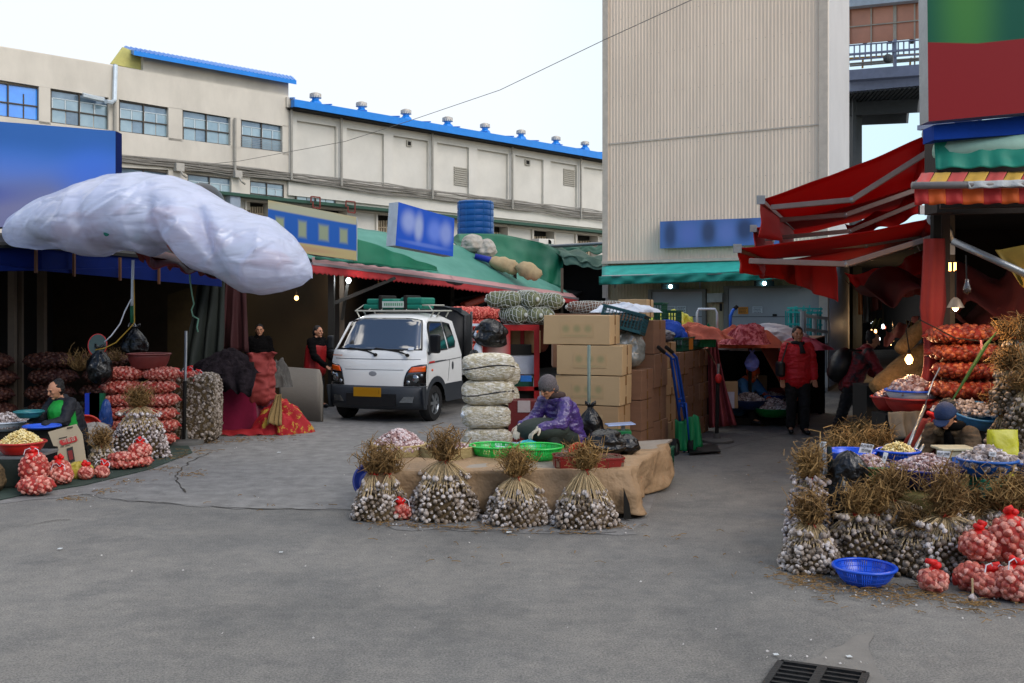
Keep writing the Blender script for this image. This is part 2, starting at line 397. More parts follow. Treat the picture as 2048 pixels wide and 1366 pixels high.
wpoly(b, [(-420, 91), (-60, 150), (577, 254), (577, 192), (225, 132), (-420, 22)], O, .17)
def topv(u): return 160+.1585*(u-0)
def botv(u): return 233+.128*u
WIN = [(-45, 78), (101, 217), (238, 337), (365, 461), (482, 565)]
tops = {0: (158, 175), 1: (178, 196), 2: (201, 216), 3: (219, 234), 4: (237, 250)}
bots = {0: (228, 243), 1: (246, 262), 2: (264, 276), 3: (281, 292), 4: (295, 305)}
edges = [(-45, -45)]+[]
us = [-420, -45, 78, 101, 217, 238, 337, 365, 461, 482, 565, 577]
for i in range(0, len(us), 2):
 u0, u1 = us[i], us[i+1]; wpoly(b, [(u0, botv(u0)+4), (u1, botv(u1)+4), (u1, topv(u1)+.5), (u0, topv(u0)+.5)], O, .17)
wpoly(b, [(-420, 300), (577, 352), (577, 306), (-420, 178)], O, .17)
lw = [(-420, 238), (337, 375), (463, 500), (568, 592)]
wpoly(b, [(-420, 300), (-420, 420), (238, 420), (238, 318)], O-.004, .15)
for (u0, u1) in lw[1:3]: wpoly(b, [(u0, 420), (u1, 420), (u1, 350), (u0, 330)], O-.004, .15)
b.build('wall_frame', m_wall, bld)
def window(u0, u1, t0, t1, b0, b1, gm, grid=True, bars=False):
 def q(s, r):    # s 0..1 across, r 0..1 up
  return (u0+(u1-u0)*s, (b0+(b1-b0)*s)*(1-r)+(t0+(t1-t0)*s)*r)
 def rect(bb, s0, s1, r0, r1, off, th): wpoly(bb, [q(s0, r0), q(s1, r0), q(s1, r1), q(s0, r1)], off, th)
 fb = MB(); e = .02
 rect(fb, 0, 1, 0, .035, .09, .08); rect(fb, 0, 1, .965, 1, .09, .08); rect(fb, 0, e, .035, .965, .09, .08); rect(fb, 1-e, 1, .035, .965, .09, .08)
 rect(fb, .5-e/2, .5+e/2, .035, .965, .095, .085); rect(fb, e, 1-e, .42, .455, .088, .07)
 f = fb.build('window_frame', m_wframe, bld)
 p = MB()
 if gm is m_glass or gm is m_curtain:
  for k in range(4):
   s0 = .02+k*.24; rect(p, s0+.01, s0+.235, .04, .42, .03, .02); rect(p, s0+.01, s0+.235, .455, .75, .03, .02)
  p.build('pane', m_curtain, f)
  p = MB(); rect(p, .02, .98, .76, .965, .03, .02); rect(p, .27, .48, .04, .42, .036, .005); p.build('pane', m_glass, f)
  s_ = MB()
  for k in (.02, .245, .505, .75): rect(s_, k, k+.02, .455, .76, .05, .02)
  rect(s_, .02, .98, .74, .765, .05, .02); s_.build('sash', m_wwhite, f)
 else:
  rect(p, .02, .98, .04, .965, .03, .02); p.build('pane', gm, f)
  s_ = MB()
  for k in (.25, .75): s_ = MB(); rect(s_, k-.01, k+.01, .04, .75, .05, .02); s_.build('sash', m_wframe, f)
 if bars:
  g = MB()
  for k in range(7): r = .03+k*.06; rect(g, 0, 1, r, r+.014, .2, .02)
  g.build('window_bars', m_steel, f)
for i, (u0, u1) in enumerate(WIN):
 window(u0, u1, *tops[i], *bots[i], m_blueglass if i == 0 else m_curtain, bars=(i == 4))
window(238, 337, 332, 345, 398, 408, m_curtain); window(375, 463, 347, 357, 403, 412, m_curtain)
window(500, 568, 361, 369, 406, 414, m_curtain);
PN = [(594, 673, 241, 253), (694, 768, 256, 268), (787, 857, 271, 282), (874, 938, 285, 295), (955, 1016, 298, 308), (1031, 1087, 310, 320), (1101, 1154, 322, 331), (1168, 1225, 334, 342)]
def cb(u): return 353+.125*(u-560)-2
b = MB(); last = 577; O2 = .12
for (u0, u1, t0, t1) in PN:
 wpoly(b, [(last, cb(last)), (u0, cb(u0)), (u0, 211.5+.17*(u0-589)), (last, 211.5+.17*(last-589))], O2, .14)
 wpoly(b, [(u0, t0), (u1, t1), (u1, 211.5+.17*(u1-589)), (u0, 211.5+.17*(u0-589))], O2, .14); last = u1
wpoly(b, [(last, cb(last)), (1330, cb(1330)), (1330, 330), (last, 300)], O2, .14)
wpoly(b, [(577, cb(577)+37), (1330, cb(1330)+24), (1330, cb(1330)), (577, cb(577))], O2, .14)
b.build('wall_frame', m_wall2, bld)
window(592, 672, 372, 380, 402, 411, m_glass)
m_louv = mat('louvre_grey', '#9d988c', .6)
for (u, v, w_, h_) in ((909, 333, 26, 38), (1128, 337, 22, 34)):
 b = MB()
 for k in range(9): vv = v+h_*k/9; wpoly(b, [(u, vv+2.3+.13*0), (u+w_, vv+2.3+.15*w_), (u+w_, vv+.15*w_), (u, vv)], .04, .05)
 b.build('louvre', m_louv, bld)
for (u, v) in ((814, 280), (1051, 318)):
 b = MB(); wpoly(b, [(u, v+12), (u+10, v+13.5), (u+10, v+1.5), (u, v)], .05, .06); b.build('wall_vent', m_louv, bld)
 b = MB(); wpoly(b, [(u+2, v+10), (u+8, v+11), (u+8, v+3.5), (u+2, v+2.5)], .06, .02); b.build('vent_hole', m_dark, bld)
b = MB(); g0, g1 = 589, 1330
def gl(u, top): return 213+.171*(u-589)-(15 if top else 0)+(u-589)*.003*(1 if top else 0)
wpoly(b, [(g0, gl(g0, 0)), (g1, gl(g1, 0)), (g1, gl(g1, 1)), (g0, gl(g0, 1))], .75, .25)
a0, a1 = W(g0, gl(g0, 1), .6), W(g1, gl(g1, 1), .6)
b.add([a0, a1, a1-FN*7+Vector((0, 0, .9)), a0-FN*7+Vector((0, 0, .9))], [(0, 1, 2, 3)])
for k in range(14):
 p = a0.lerp(a1, k/14); b.bar(p+Vector((0, 0, .04)), p-FN*6.5+Vector((0, 0, .86)), .06, .05)
b.build('roof', m_blue_roof, bld)
b = MB(); wpoly(b, [(g0-1, gl(g0, 0)+3), (g1, gl(g1, 0)+3), (g1, gl(g1, 0)), (g0-1, gl(g0, 0))], .66, .6); b.build('soffit', m_dark, bld)
m_vent = mat('spun_aluminium', '#b9b2a6', .45, .3, var=.2, vs=14)
for (u, v, s_) in ((631, 185, 1), (723, 203, .95), (812, 218, .92), (895, 233, .9), (970, 246, .85), (1042, 259, .8), (1112, 272, .78), (1170, 282, .72), (1245, 296, .7)):
 Y = W(u, v, -.8).y; p = W(u, v, -.8); r = PX(11.5*s_, Y); hh = PX(31*s_, Y)
 pc = Vector((p.x, p.y, p.z-hh))
 b = MB(); b.lathe([(r*2.0, -.3), (r*1.0, hh*.38), (r*.62, hh*.5), (r*.62, hh*.62)], pc, 12); vn = b.build('roof_vent', m_blue_roof, bld, smooth=False)
 b = MB(); b.lathe([(r*.62, hh*.6), (r*.95, hh*.66), (r*1.02, hh*.78), (r*.9, hh*.92), (r*.45, hh), (r*.05, hh*1.02)], pc, 16)
 for k in range(16):
  a = 2*PI*k/16; b.bar(pc+Vector((r*math.cos(a), r*math.sin(a), hh*.64)), pc+Vector((r*.98*math.cos(a+.2), r*.98*math.sin(a+.2), hh*.9)), r*.09, r*.2)
 b.build('turbine_cap', m_vent, vn)
for (u, v0, v1) in ((230, 128, 345), (683, 232, 372), (865, 262, 398), (1025, 290, 418), (1162, 312, 438), (583, 200, 360), (470, 236, 345)):
 b = MB(); b.tube([W(u, v0, .3), W(u, v1, .3)], .055, 8); b.build('drain_pipe', m_pipe, bld)
b = MB(); b.tube([W(231, 130, .3), W(229, 200, .32), W(222, 205, .5), W(212, 203, .6)], .08, 8); b.tube([W(165, 190, .35), W(185, 195, .36), W(208, 200, .4)], .09, 6); b.build('vent_pipe', mat('foil_pipe', '#b9c4cc', .35, .5), bld)
b = MB(); wpoly(b, [(574, 214), (589, 216), (589, 196), (574, 194)], .3, .3); b.build('gutter_head', m_wall, bld)
for k in range(9):
 b = MB(); pts = []
 for i in range(60):
  u = 232+i*(1330-232)/59; v = (318+.09*(u-232) if u < 360 else 330+.117*(u-360)) if u < 560 else 353+.125*(u-560)
  v += (k-4)*2.2*(.5+.5*min(1, (u-200)/260))+nz(u*.02, k*3.1)*3+nz(u*.006, k)*3
  pts.append(W(u, v-2, .24+.02*(k % 3)))
 b.tube(pts, .022 if k % 2 else .03, 5); b.build('cable', m_cable if k % 3 else m_pipe, bld)
for (u, v, s_) in ((361, 333, 8), (478, 347, 7)):
 b = MB(); wpoly(b, [(u-s_, v+s_), (u+s_, v+s_+2), (u+s_, v-s_+2), (u-s_, v-s_)], .45, .3); b.build('junction_box', mat('box_beige', '#a5a096', .6), bld)
 b = MB(); b.tube([W(u, v+s_, .4), W(u+5, v+s_+9, .5), W(u+12, v+s_+14, .45)], .04, 6); b.build('conduit', m_pipe, bld)
b = MB(); led = lambda u: 383+.1*(u-440) if u < 560 else 396+.102*(u-560)
wpoly(b, [(436, led(436)+5), (560, led(560)+5), (1330, led(1330)+4), (1330, led(1330)-1), (560, led(560)-1), (436, led(436)-1)], 1.1, 1.05); b.build('ledge', m_green_led, bld)
b = MB(); wpoly(b, [(436, led(436)+12), (1330, led(1330)+11), (1330, led(1330)+5), (436, led(436)+5)], .62, .5); b.build('lintel', m_wall, bld)
for (u0, u1) in ((494, 542), (631, 694), (756, 800), (870, 905), (988, 1016), (1068, 1109), (1155, 1196)):
 v0, v1 = led(u0)+10, led(u0)+62
 b = MB(); wpoly(b, [(u0, v1), (u1, v1+2), (u1, v0+2.5), (u0, v0)], .03, .03); op = b.build('opening', m_dark, bld)
 b = MB(); n = max(5, int((u1-u0)/4.6))
 for k in range(n):
  uu = u0+(u1-u0)*(k+.15)/n; ww = (u1-u0)/n*.55; wpoly(b, [(uu, v1), (uu+ww, v1), (uu+ww, v0+15), (uu, v0+15)], .12, .05)
 wpoly(b, [(u0, v0+30), (u1, v0+31), (u1, v0+28.5), (u0, v0+27.5)], .15, .03)
 b.build('slat_grille', m_slat, op)
 b = MB(); wpoly(b, [(u0-3, v1), (u0, v1), (u0, v0), (u0-3, v0)], .62, .6); b.build('pier', m_wall, bld); b = MB(); wpoly(b, [(u1, v1), (u1+3, v1), (u1+3, v0), (u1, v0)], .62, .6); b.build('pier', m_wall, bld)
for (u0, u1) in ((440, 492), (545, 628), (697, 753), (803, 868), (908, 985), (1019, 1065), (1112, 1152), (1199, 1330)):
 b = MB(); wpoly(b, [(u0, led(u0)+80), (u1, led(u1)+80), (u1, led(u1)+12), (u0, led(u0)+12)], .5, .48); b.build('pillar', m_wall2, bld)
b = MB(); wpoly(b, [(461, 419), (481, 421), (481, 386), (461, 384)], 1.0, .4); b.build('meter_box', mat('box_blue_grey', '#8793a0', .5), bld)
b = MB()
for (u, v) in ((692, 402), (622, 393)):
 for (x0, y0_, x1, y1) in ((0, 0, 18, 2), (18, 2, 18, 24), (18, 24, 4, 22), (4, 22, 4, 10), (0, 0, 0, 12)):
  b.bar(W(u+x0, v+y0_, 1.3), W(u+x1, v+y1, 1.3), .05)
b.build('bracket', mat('rusty_red_steel', '#6f2c22', .7), bld)
t = thing('air_conditioner', 'small pale air conditioner unit under the warehouse ledge by the green tarp', 'air conditioner', W(1094, 485, .9))
b = MB(); wpoly(b, [(1078, 492), (1108, 494), (1108, 478), (1078, 477)], 1.2, .5); b.build('casing', m_wall2, t)
b = MB(); q = W(1098, 486, 1.22); b.lathe([(.17, 0), (.17, .02)], q, 14, M=Euler((PI/2, 0, R(-44))).to_matrix()); b.build('fan_grille', m_dark, t)
b = MB(); pts = []
for (u, v, Y) in ((400, 330, 35.2), (480, 322, 34), (560, 307, 33), (690, 283, 31), (815, 243, 29), (1000, 180, 26), (1208, 80, 22), (1400, -8, 19), (1600, -110, 16)): pts.append(P(u, v, Y))
b.tube(pts, .009, 5); tag(b.build('overhead_cable', m_cable), 'thin cable sagging across the sky from the warehouse to the upper right', 'cable')
t = thing('sky_block_building', 'added unseen building behind the viewer, blocking low sky light', 'building', (0, -16, 0))  # unseen building added to keep low sky light out of the shops
MB().box((0, -20, 4), (90, 8, 8)).build('wall', m_wall, t); b = MB(); b.box((0, -15, 3), (88, 2.2, .12)); b.build('canopy', m_green_led, t)
for k in range(22): MB().box((-42+k*4, -15.98, 7), (2.2, .06, 1.6)).build('window', m_glass, t)
# ================================================================ CORRUGATED TOWER
m_clad = mat('beige_cladding', '#e0cbb4', .5, .05, var=.09, vs=1.1, bump=.05, bs=3, stretch=(1, 1, .25))
m_clad_side = mat('pale_side_cladding', '#b9b7b5', .45, .1, var=.06, vs=.6, bump=.03)
TL = Vector(((1207-CX)/F*26, 26, 0)); TR = Vector(((1657-CX)/F*23, 23, 0)); TD = (TR-TL).normalized(); TN = Vector((TD.y, -TD.x, 0)); TW = (TR-TL).length
def T(u, v, off=0):
 x = (u-CX)/F; o = TL+TN*off; t = (x*o.y-o.x)/(TD.x-x*TD.y); p = o+TD*t
 return Vector((p.x, p.y, HC-(v-HZ)/F*p.y))
def tpoly(b, uvs, off, th=.1): return b.prism([T(u, v, off) for u, v in uvs], -TN*th)
tw = thing('cladded_tower', 'tall windowless building clad in beige corrugated metal', 'building', (TL+TR)/2)
zb = 3.15
def corr(b, x0, x1, z0, z1, pitch=.088, dep=.008, off=0):
 n = int((x1-x0)/pitch); rows = [[], []]
 for i in range(n):
  for (fx, fo) in ((0, 0), (.42, 0), (.58, dep), (.86, dep)):
   q = TL+TD*(x0+(i+fx)*pitch)+TN*(off+fo)
   for r, z in zip(rows, (z0, z1)): r.append((q.x, q.y, z))
 q = TL+TD*x1+TN*off
 for r, z in zip(rows, (z0, z1)): r.append((q.x, q.y, z))
 b.grid(rows[::-1])
b = MB(); corr(b, .15, TW-.18, zb, 6.2); corr(b, .15, TW-.18, 6.215, 10.6, off=.006); b.build('wall', m_clad, tw)
b = MB(); corr(b, .15, TW, 0.1, zb, off=-.05); b.build('lower_wall', mat('ochre_cladding', '#a09272', .6, var=.1, vs=1), tw)
b = MB()
b.bar(TL+TN*.0+TD*.07+Vector((0, 0, 2.2)), TL+TD*.07+Vector((0, 0, 10.6)), .16, .1, up=TN)
b.bar(TR-TD*.1+TN*.02+Vector((0, 0, .1)), TR-TD*.1+TN*.02+Vector((0, 0, 10.6)), .2, .1, up=TN)
b.bar(TL+TN*.06+Vector((0, 0, zb-.03)), TR+TN*.06+Vector((0, 0, zb-.03)), .1, .07)
b.bar(TL+TD*.15+TN*.022+Vector((0, 0, 6.2)), TR-TD*.2+TN*.022+Vector((0, 0, 6.2)), .01, .035)
b.build('corner_trim', mat('trim_beige', '#bdb0a0', .5), tw)
b = MB()
for zz in (4.2, 5.1, 6.05, 6.4, 7.4, 8.4, 9.4):
 for i in range(26): q = TL+TD*(.3+i*.21)+TN*.018; b.ell((q.x, q.y, zz), .008, 5, 3)
b.build('screw_row', mat('screw_grey', '#6d655c', .5, .5), tw)
TS = Vector(((1697-CX)/F*27.2, 27.2, 0)); SD = (TS-TR).normalized(); SN = Vector((SD.y, -SD.x, 0))
b = MB(); rows = [[], []]; n = 22; L_ = (TS-TR).length
for i in range(n+1):
 for fx, fo in ((0, 0), (.8, 0), (.85, -.02), (.95, -.02)):
  q = TR+SD*L_*min(1, (i+fx)/n)-SN*fo*0+SN*fo*-1
  rows[0].append((q.x, q.y, .1)); rows[1].append((q.x, q.y, 10.6))
b.grid(rows); b.build('side_wall', m_clad_side, tw)
b = MB(); bk = TD.cross(Vector((0, 0, 1)))*-1
c0 = TL-TN*.12; c1 = TR-TN*.12-TD*.05; c2 = TS-TD*.05; c3 = TL-TN*6
b.add([(*p.xy, z) for z in (0, 10.55) for p in (c0, c1, c2, c3)], [(0, 3, 2, 1), (4, 5, 6, 7), (0, 1, 5, 4), (1, 2, 6, 5), (2, 3, 7, 6), (3, 0, 4, 7)])
b.build('core', m_clad_side, tw)
m_door = mat('grey_shutter', '#8b8e8f', .5, .2, var=.06, vs=1.5, bump=.02)
def door(u0, u1, vt):
 b = MB(); tpoly(b, [(u0, 765), (u1, 765), (u1, vt-1), (u0, vt)], .02, .06); d = b.build('garage_door', m_door, tw)
 b = MB()
 for vv in (633, 700): tpoly(b, [(u0, vv+1.2), (u1, vv+1), (u1, vv-.6), (u0, vv-.4)], .026, .02)
 b.build('door_seam', mat('seam_dark', '#4d4f50', .6), d)
 b = MB(); um = (u0+u1)/2; tpoly(b, [(um-4, 632), (um+4, 632), (um+4, 628), (um-4, 628)], .05, .03); b.build('handle', m_dark, d)
door(1303, 1404, 584); door(1456, 1642, 576)
b = MB()
for (u0, u1, v0) in ((1296, 1303, 582), (1404, 1411, 582), (1447, 1456, 574), (1642, 1650, 574)): tpoly(b, [(u0, 765), (u1, 765), (u1, v0), (u0, v0)], .06, .1)
tpoly(b, [(1296, 584), (1411, 583), (1411, 578), (1296, 579)], .07, .1); tpoly(b, [(1447, 577), (1650, 575), (1650, 570), (1447, 572)], .07, .1)
b.build('door_frame', mat('frame_grey', '#6c6a63', .6), tw)
b = MB(); tpoly(b, [(1414, 605), (1444, 604), (1444, 586), (1414, 587)], .2, .2); b.build('wall_box', mat('box_grey', '#9a9a94', .5), tw)
b = MB(); tpoly(b, [(1439, 622), (1443, 622), (1443, 607), (1439, 607)], .12, .05); b.build('switch', m_dark, tw)
m_paper = mat('notice_paper', '#b4b9ba', .8, var=.04); m_print = mat('print_grey', '#5b6063', .8)
def notice(u0, u1, v0, v1, m, label, name='notice', mp=m_print):
 t = thing(name, label, 'sign', T((u0+u1)/2, v1, .05))
 b = MB(); tpoly(b, [(u0, v1), (u1, v1), (u1, v0), (u0, v0)], .045, .012); b.build('sheet', m, t)
 b = MB(); n = int((v1-v0)/3.2)
 for k in range(n):
  vv = v0+2+k*3; uu = u0+2
  while uu < u1-4:
   w_ = rnd(1.2, 3.2); tpoly(b, [(uu, vv+1.4), (uu+w_, vv+1.4), (uu+w_, vv), (uu, vv)], .049, .003); uu += w_+.8
 b.build('printing', mp, t)
notice(1476, 1496, 614, 628, mat('orange_sheet', '#c07a22', .6), 'small orange notice with dark printing on the grey shutter', 'notice', mat('ink_dark', '#3a2a18', .8))
notice(1505, 1525, 613, 626, m_paper, 'white paper notice on the grey shutter right of the orange one')
notice(1334, 1351, 612, 625, m_paper, 'white paper notice on the left shutter, the left one of two')
notice(1353, 1372, 612, 625, m_paper, 'white paper notice on the left shutter, the right one of two')
sm = blotch_mat('blue_sign_face', '#5272ac', [(.09, .5, .05, .5, '#343c54', .7, .6), (.42, .55, .06, .45, '#3a3f52', .75, .6), (.72, .6, .07, .4, '#343a50', .75, .6), (.25, .5, .08, .4, '#6a7cc4', .6, .8), (.57, .5, .07, .4, '#7486c8', .6, .8), (.9, .6, .08, .25, '#8896cc', .6, .7)])
panel('sign', [T(1320, 497, .22), T(1560, 488, .22), T(1560, 434, .22), T(1320, 443, .22)], -TN*.15, sm, m_steel, None, 'faded blue shop sign mounted on the beige tower above the teal awning', 'sign')
m_teal = mat('teal_canvas', '#178f84', .7, var=.12, vs=3, col2='#2aa598', thresh=(.35, .6), bump=.2, bs=8)
m_teal_d = mat('teal_canvas_skirt', '#1c7a6c', .75, var=.2, vs=2, bump=.3, bs=6)
t = thing('canvas_awning', 'long teal canvas awning above the shutters of the beige tower', 'awning', T(1380, 560, .6))
rows = []
for r in range(7):
 row = []
 for i in range(50):
  s = i/49; u = 1204+(1660-1204)*s; vt = 531-(u-1228)*.037; off = .05+r/6*1.1
  v = vt+r/6*21+abs(nz(s*9, r*.4))*2*r/6; row.append(T(u, v+(2 if i in (0,) else 0), off))
 rows.append(row)
MB().grid(rows).build('canopy', m_teal, t, smooth=True, solid=.01)
rows = []
for r in range(7):
 row = []
 for i in range(90):
  s = i/89; u = 1198+(1670-1198)*s; vt = 552-(u-1228)*.03; row.append(T(u, vt+r/6*17+nz(s*6, r)*1.0, 1.15+.06*math.sin(s*60+r*.5)*r/6+.05*nz(s*20, r*.3)))
 rows.append(row)
MB().grid(rows).build('skirt', m_teal_d, t, smooth=True, solid=.008)
b = MB(); b.tube([T(1204, 553, 1.12), T(1660, 541, 1.12)], .03, 6)
for u in (1230, 1400, 1600): b.bar(T(u, 575, .05), T(u, 553, 1.1), .04)
b.build('frame', m_steel, t)
m_lamp_c = mat('cyan_lamp', '#dffcff', .3, emit=(.35, .9, 1.), es=14, bump=0)
for k, u in enumerate((1340, 1528)):
 v = 573-(u-1340)*.033
 t = thing('floodlight', ('left' if k == 0 else 'right')+'-hand of the two small floodlights glowing cyan under the teal awning', 'lamp', T(u, v, .7))
 MB().box(T(u, v, .62), (.42, .2, .13)).build('housing', mat('housing_black', '#15171a', .5), t)
 MB().ell(T(u+1, v, .78), (.045, .03, .045), 12, 8).build('bulb', m_lamp_c, t, smooth=True)
# ================================================================ FOOTBRIDGE beyond the tower
m_bsteel = mat('blue_grey_steel', '#7d87a0', .45, .3, var=.1); m_bdark = mat('bridge_underside', '#3a3f42', .7)
m_pc = mat('orange_polycarbonate', '#c08468', .35, var=.15, vs=.8, trans=.0)
br = thing('footbridge', 'enclosed steel footbridge with orange panes crossing high between the buildings', 'bridge', P(1780, 615, 30))
def Q(u, v, o=0):     # plane of the near side of the bridge, running slightly towards the right front
 x0, y0_ = 1690, 30.; Y = y0_-(u-x0)*.012; return P(u, v, Y-o)
def qpoly(b, uvs, o=0, th=.2): return b.prism([Q(u, v, o) for u, v in uvs], (0, th, 0))
b = MB(); qpoly(b, [(1655, 8), (1870, -14), (1870, -30), (1655, -8)], .3, 3); qpoly(b, [(1655, 18), (1870, -4), (1870, -14), (1655, 8)], .35, .3); b.build('roof', mat('bridge_roof', '#9aa4ad', .5), br)
b = MB(); qpoly(b, [(1700, 88), (1870, 74), (1870, 0), (1700, 16)], .0, .05); b.build('pane', m_pc, br)
b = MB()
for u in (1696, 1743, 1790, 1830, 1870): qpoly(b, [(u-(3 if u in (1790, 1696) else 1), 130), (u+(3 if u in (1790, 1696) else 1), 130), (u+(3 if u in (1790, 1696) else 1), 5), (u-(3 if u in (1790, 1696) else 1), 8)], .06, .05)
qpoly(b, [(1698, 55), (1870, 38), (1870, 36), (1698, 53)], .06, .05)
b.build('frame', mat('pane_frame', '#a59c8c', .5), br)
b = MB()
for u in (1732, 1782, 1826): qpoly(b, [(u-4, 86), (u+3, 86), (u-2, 10), (u-9, 12)], -.12, .1)
b.build('far_post', m_bdark, br)
b = MB()      # railing
for (v0, w_) in ((90, 2), (107, 4), (119, 2)): qpoly(b, [(1696, v0+w_), (1870, v0+w_-14), (1870, v0-14), (1696, v0)], .5, .06)
u = 1698
while u < 1870: dv = -(u-1696)*14/174; qpoly(b, [(u-1, 118+dv), (u+1, 118+dv), (u+1, 91+dv), (u-1, 91+dv)], .5, .04); u += 11
for u in (1696, 1791): dv = -(u-1696)*14/174; qpoly(b, [(u-2.5, 140+dv), (u+2.5, 140+dv), (u+2.5, 86+dv), (u-2.5, 86+dv)], .52, .08)
b.build('railing', m_bsteel, br)
b = MB(); qpoly(b, [(1700, 119), (1870, 108), (1870, 104), (1700, 115)], -.7, .05)
for u in (1725, 1820): qpoly(b, [(u-1, 136), (u+2, 136), (u+3, 114), (u, 116)], -.7, .05)
b.build('inner_rail', mat('yellow_rail', '#a8802c', .5), br)
b = MB(); b.tube([Q(1700, 128, .1), Q(1870, 114, .1)], .03, 6); b.tube([Q(1700, 132, .1), Q(1870, 118, .1)], .025, 6); b.build('service_pipe', m_pipe, br)
b = MB(); b.ell(Q(1776, 117, .9), (.14, .1, .13), 12, 8); b.build('lamp', m_bdark, br)
b = MB(); qpoly(b, [(1697, 160), (1870, 148), (1870, 126), (1697, 140)], .5, .3); qpoly(b, [(1700, 183), (1870, 168), (1870, 148), (1700, 160)], .25, .3); b.build('deck_beam', m_bsteel, br)
b = MB()    # underside: sheet floor with joists running back
z0 = Q(1700, 182).z
f0, f1 = Q(1690, 182, .2), Q(1870, 168, .2)
b.add([f0, f1, f1+Vector((.6, 3.4, 0)), f0+Vector((.6, 3.4, 0))], [(0, 1, 2, 3)])
for k in range(20): p = f0.lerp(f1, k/19); b.bar(p+Vector((0, 0, -.04)), p+Vector((.6, 3.4, -.04)), .06, .07)
g = f0+Vector((.25, 1.7, -.25)); b.bar(g+Vector((-.3, 0, 0)), g+(f1-f0), .15, .4); g = f0+Vector((.6, 3.4, -.2)); b.bar(g+Vector((-.3, 0, 0)), g+(f1-f0), .15, .5)
b.build('underside', m_bdark, br)
b = MB(); c = P(1711, 615, 31)
b.bar((c.x, c.y, 0), (c.x, c.y, 8.4), .3, .3); b.bar((c.x-.25, c.y-.6, 0), (c.x-.25, c.y-.6, 8.4), .1, .1)
for k in range(7): z = 1+k; b.bar((c.x, c.y, z), (c.x-.25, c.y-.6, z+.8), .07)
b.build('column', m_bdark, br)
# ================================================================ GOODS: prototypes and builders
def bulb_template(n=7):
 prof = [(.25, -.42), (.42, -.36), (.5, -.1), (.44, .18), (.2, .4), (.07, .62)]
 vs = []; fs = []
 for (r, z) in prof:
  for j in range(n):
   a = 2*PI*j/n; rr = r*(1+.07*math.cos(3*a)); vs.append((rr*math.cos(a), rr*math.sin(a), z))
 k = len(prof)
 for i in range(k-1):
  for j in range(n): fs.append((i*n+j, i*n+(j+1) % n, (i+1)*n+(j+1) % n, (i+1)*n+j))
 fs.append(tuple(range(n))[::-1]); fs.append(tuple((k-1)*n+j for j in range(n)))
 return np.array(vs), fs
BV, BF = bulb_template(7)
def clove_template(n=5):
 prof = [(.1, -.5), (.3, -.3), (.34, 0), (.2, .35), (.03, .55)]
 vs = [(r*math.cos(2*PI*j/n), r*.75*math.sin(2*PI*j/n), z) for (r, z) in prof for j in range(n)]; fs = []
 for i in range(len(prof)-1):
  for j in range(n): fs.append((i*n+j, i*n+(j+1) % n, (i+1)*n+(j+1) % n, (i+1)*n+j))
 fs.append(tuple(range(n))[::-1]); fs.append(tuple((len(prof)-1)*n+j for j in range(n)))
 return np.array(vs), fs
CV, CF = clove_template()
def onion_template(n=8, m=5):
 vs = []; fs = []
 for i in range(m+1):
  a = PI*i/m; r = max(.02, .5*math.sin(a)); z = -.46*math.cos(a)
  for j in range(n): vs.append((r*math.cos(2*PI*j/n), r*math.sin(2*PI*j/n), z))
 for i in range(m):
  for j in range(n): fs.append((i*n+j, i*n+(j+1) % n, (i+1)*n+(j+1) % n, (i+1)*n+j))
 return np.array(vs), fs
OV, OF = onion_template()
def mat4(p, d, s, roll=0):
 """numpy 4x4 placing a template at p with its +z along d and scale s"""
 d = Vector(d); d = d.normalized() if d.length > 1e-6 else Vector((0, 0, 1))
 q = Vector((0, 0, 1)).rotation_difference(d).to_matrix() @ Matrix.Rotation(roll, 3, 'Z')
 M = np.eye(4); M[:3, :3] = np.array(q)*s; M[:3, 3] = p; return M
def skin_mat(name, c1, c2, c3, scale=28, rough=.6):
 """papery skins: each bulb-sized cell gets its own tone, with fine streaks"""
 m = bpy.data.materials.new(name); m.use_nodes = True; nt = m.node_tree; N = nt.nodes; L = nt.links; b = N['Principled BSDF']; b.inputs['Roughness'].default_value = rough
 tc = N.new('ShaderNodeTexCoord'); v = N.new('ShaderNodeTexVoronoi'); v.inputs['Scale'].default_value = scale; L.new(tc.outputs['Object'], v.inputs['Vector'])
 sp = N.new('ShaderNodeSeparateColor'); L.new(v.outputs['Color'], sp.inputs[0])
 r = N.new('ShaderNodeValToRGB'); e = r.color_ramp.elements; e[0].position = .1; e[0].color = tuple(lin(c1))+(1,); e[1].position = .85; e[1].color = tuple(lin(c3))+(1,)
 x = e.new(.5); x.color = tuple(lin(c2))+(1,); L.new(sp.outputs[0], r.inputs['Fac'])
 n = N.new('ShaderNodeTexNoise'); n.inputs['Scale'].default_value = 130; n.inputs['Detail'].default_value = 3; L.new(tc.outputs['Object'], n.inputs['Vector'])
 r2 = N.new('ShaderNodeValToRGB'); r2.color_ramp.elements[0].position = .3; r2.color_ramp.elements[0].color = (.55, .5, .45, 1); r2.color_ramp.elements[1].position = .6; r2.color_ramp.elements[1].color = (1.08, 1.08, 1.1, 1); L.new(n.outputs['Fac'], r2.inputs['Fac'])
 mx = N.new('ShaderNodeMix'); mx.data_type = 'RGBA'; mx.blend_type = 'MULTIPLY'; mx.inputs['Factor'].default_value = .8; L.new(r.outputs[0], mx.inputs['A']); L.new(r2.outputs[0], mx.inputs['B']); L.new(mx.outputs['Result'], b.inputs['Base Color'])
 MATS[name] = m; return m
m_bulb = skin_mat('garlic_skin', '#5c4e3e', '#988a7c', '#cbc3bd', 24)
m_bulb_dirty = skin_mat('garlic_skin_dirty', '#4c4032', '#7c6e5c', '#aea296', 24)
m_bulb_pale = skin_mat('garlic_skin_pale', '#6e605a', '#a39692', '#cfc8c8', 30)
m_bulb_pink = skin_mat('garlic_skin_pink', '#7a544e', '#ab8f8e', '#cfc2c2', 34)
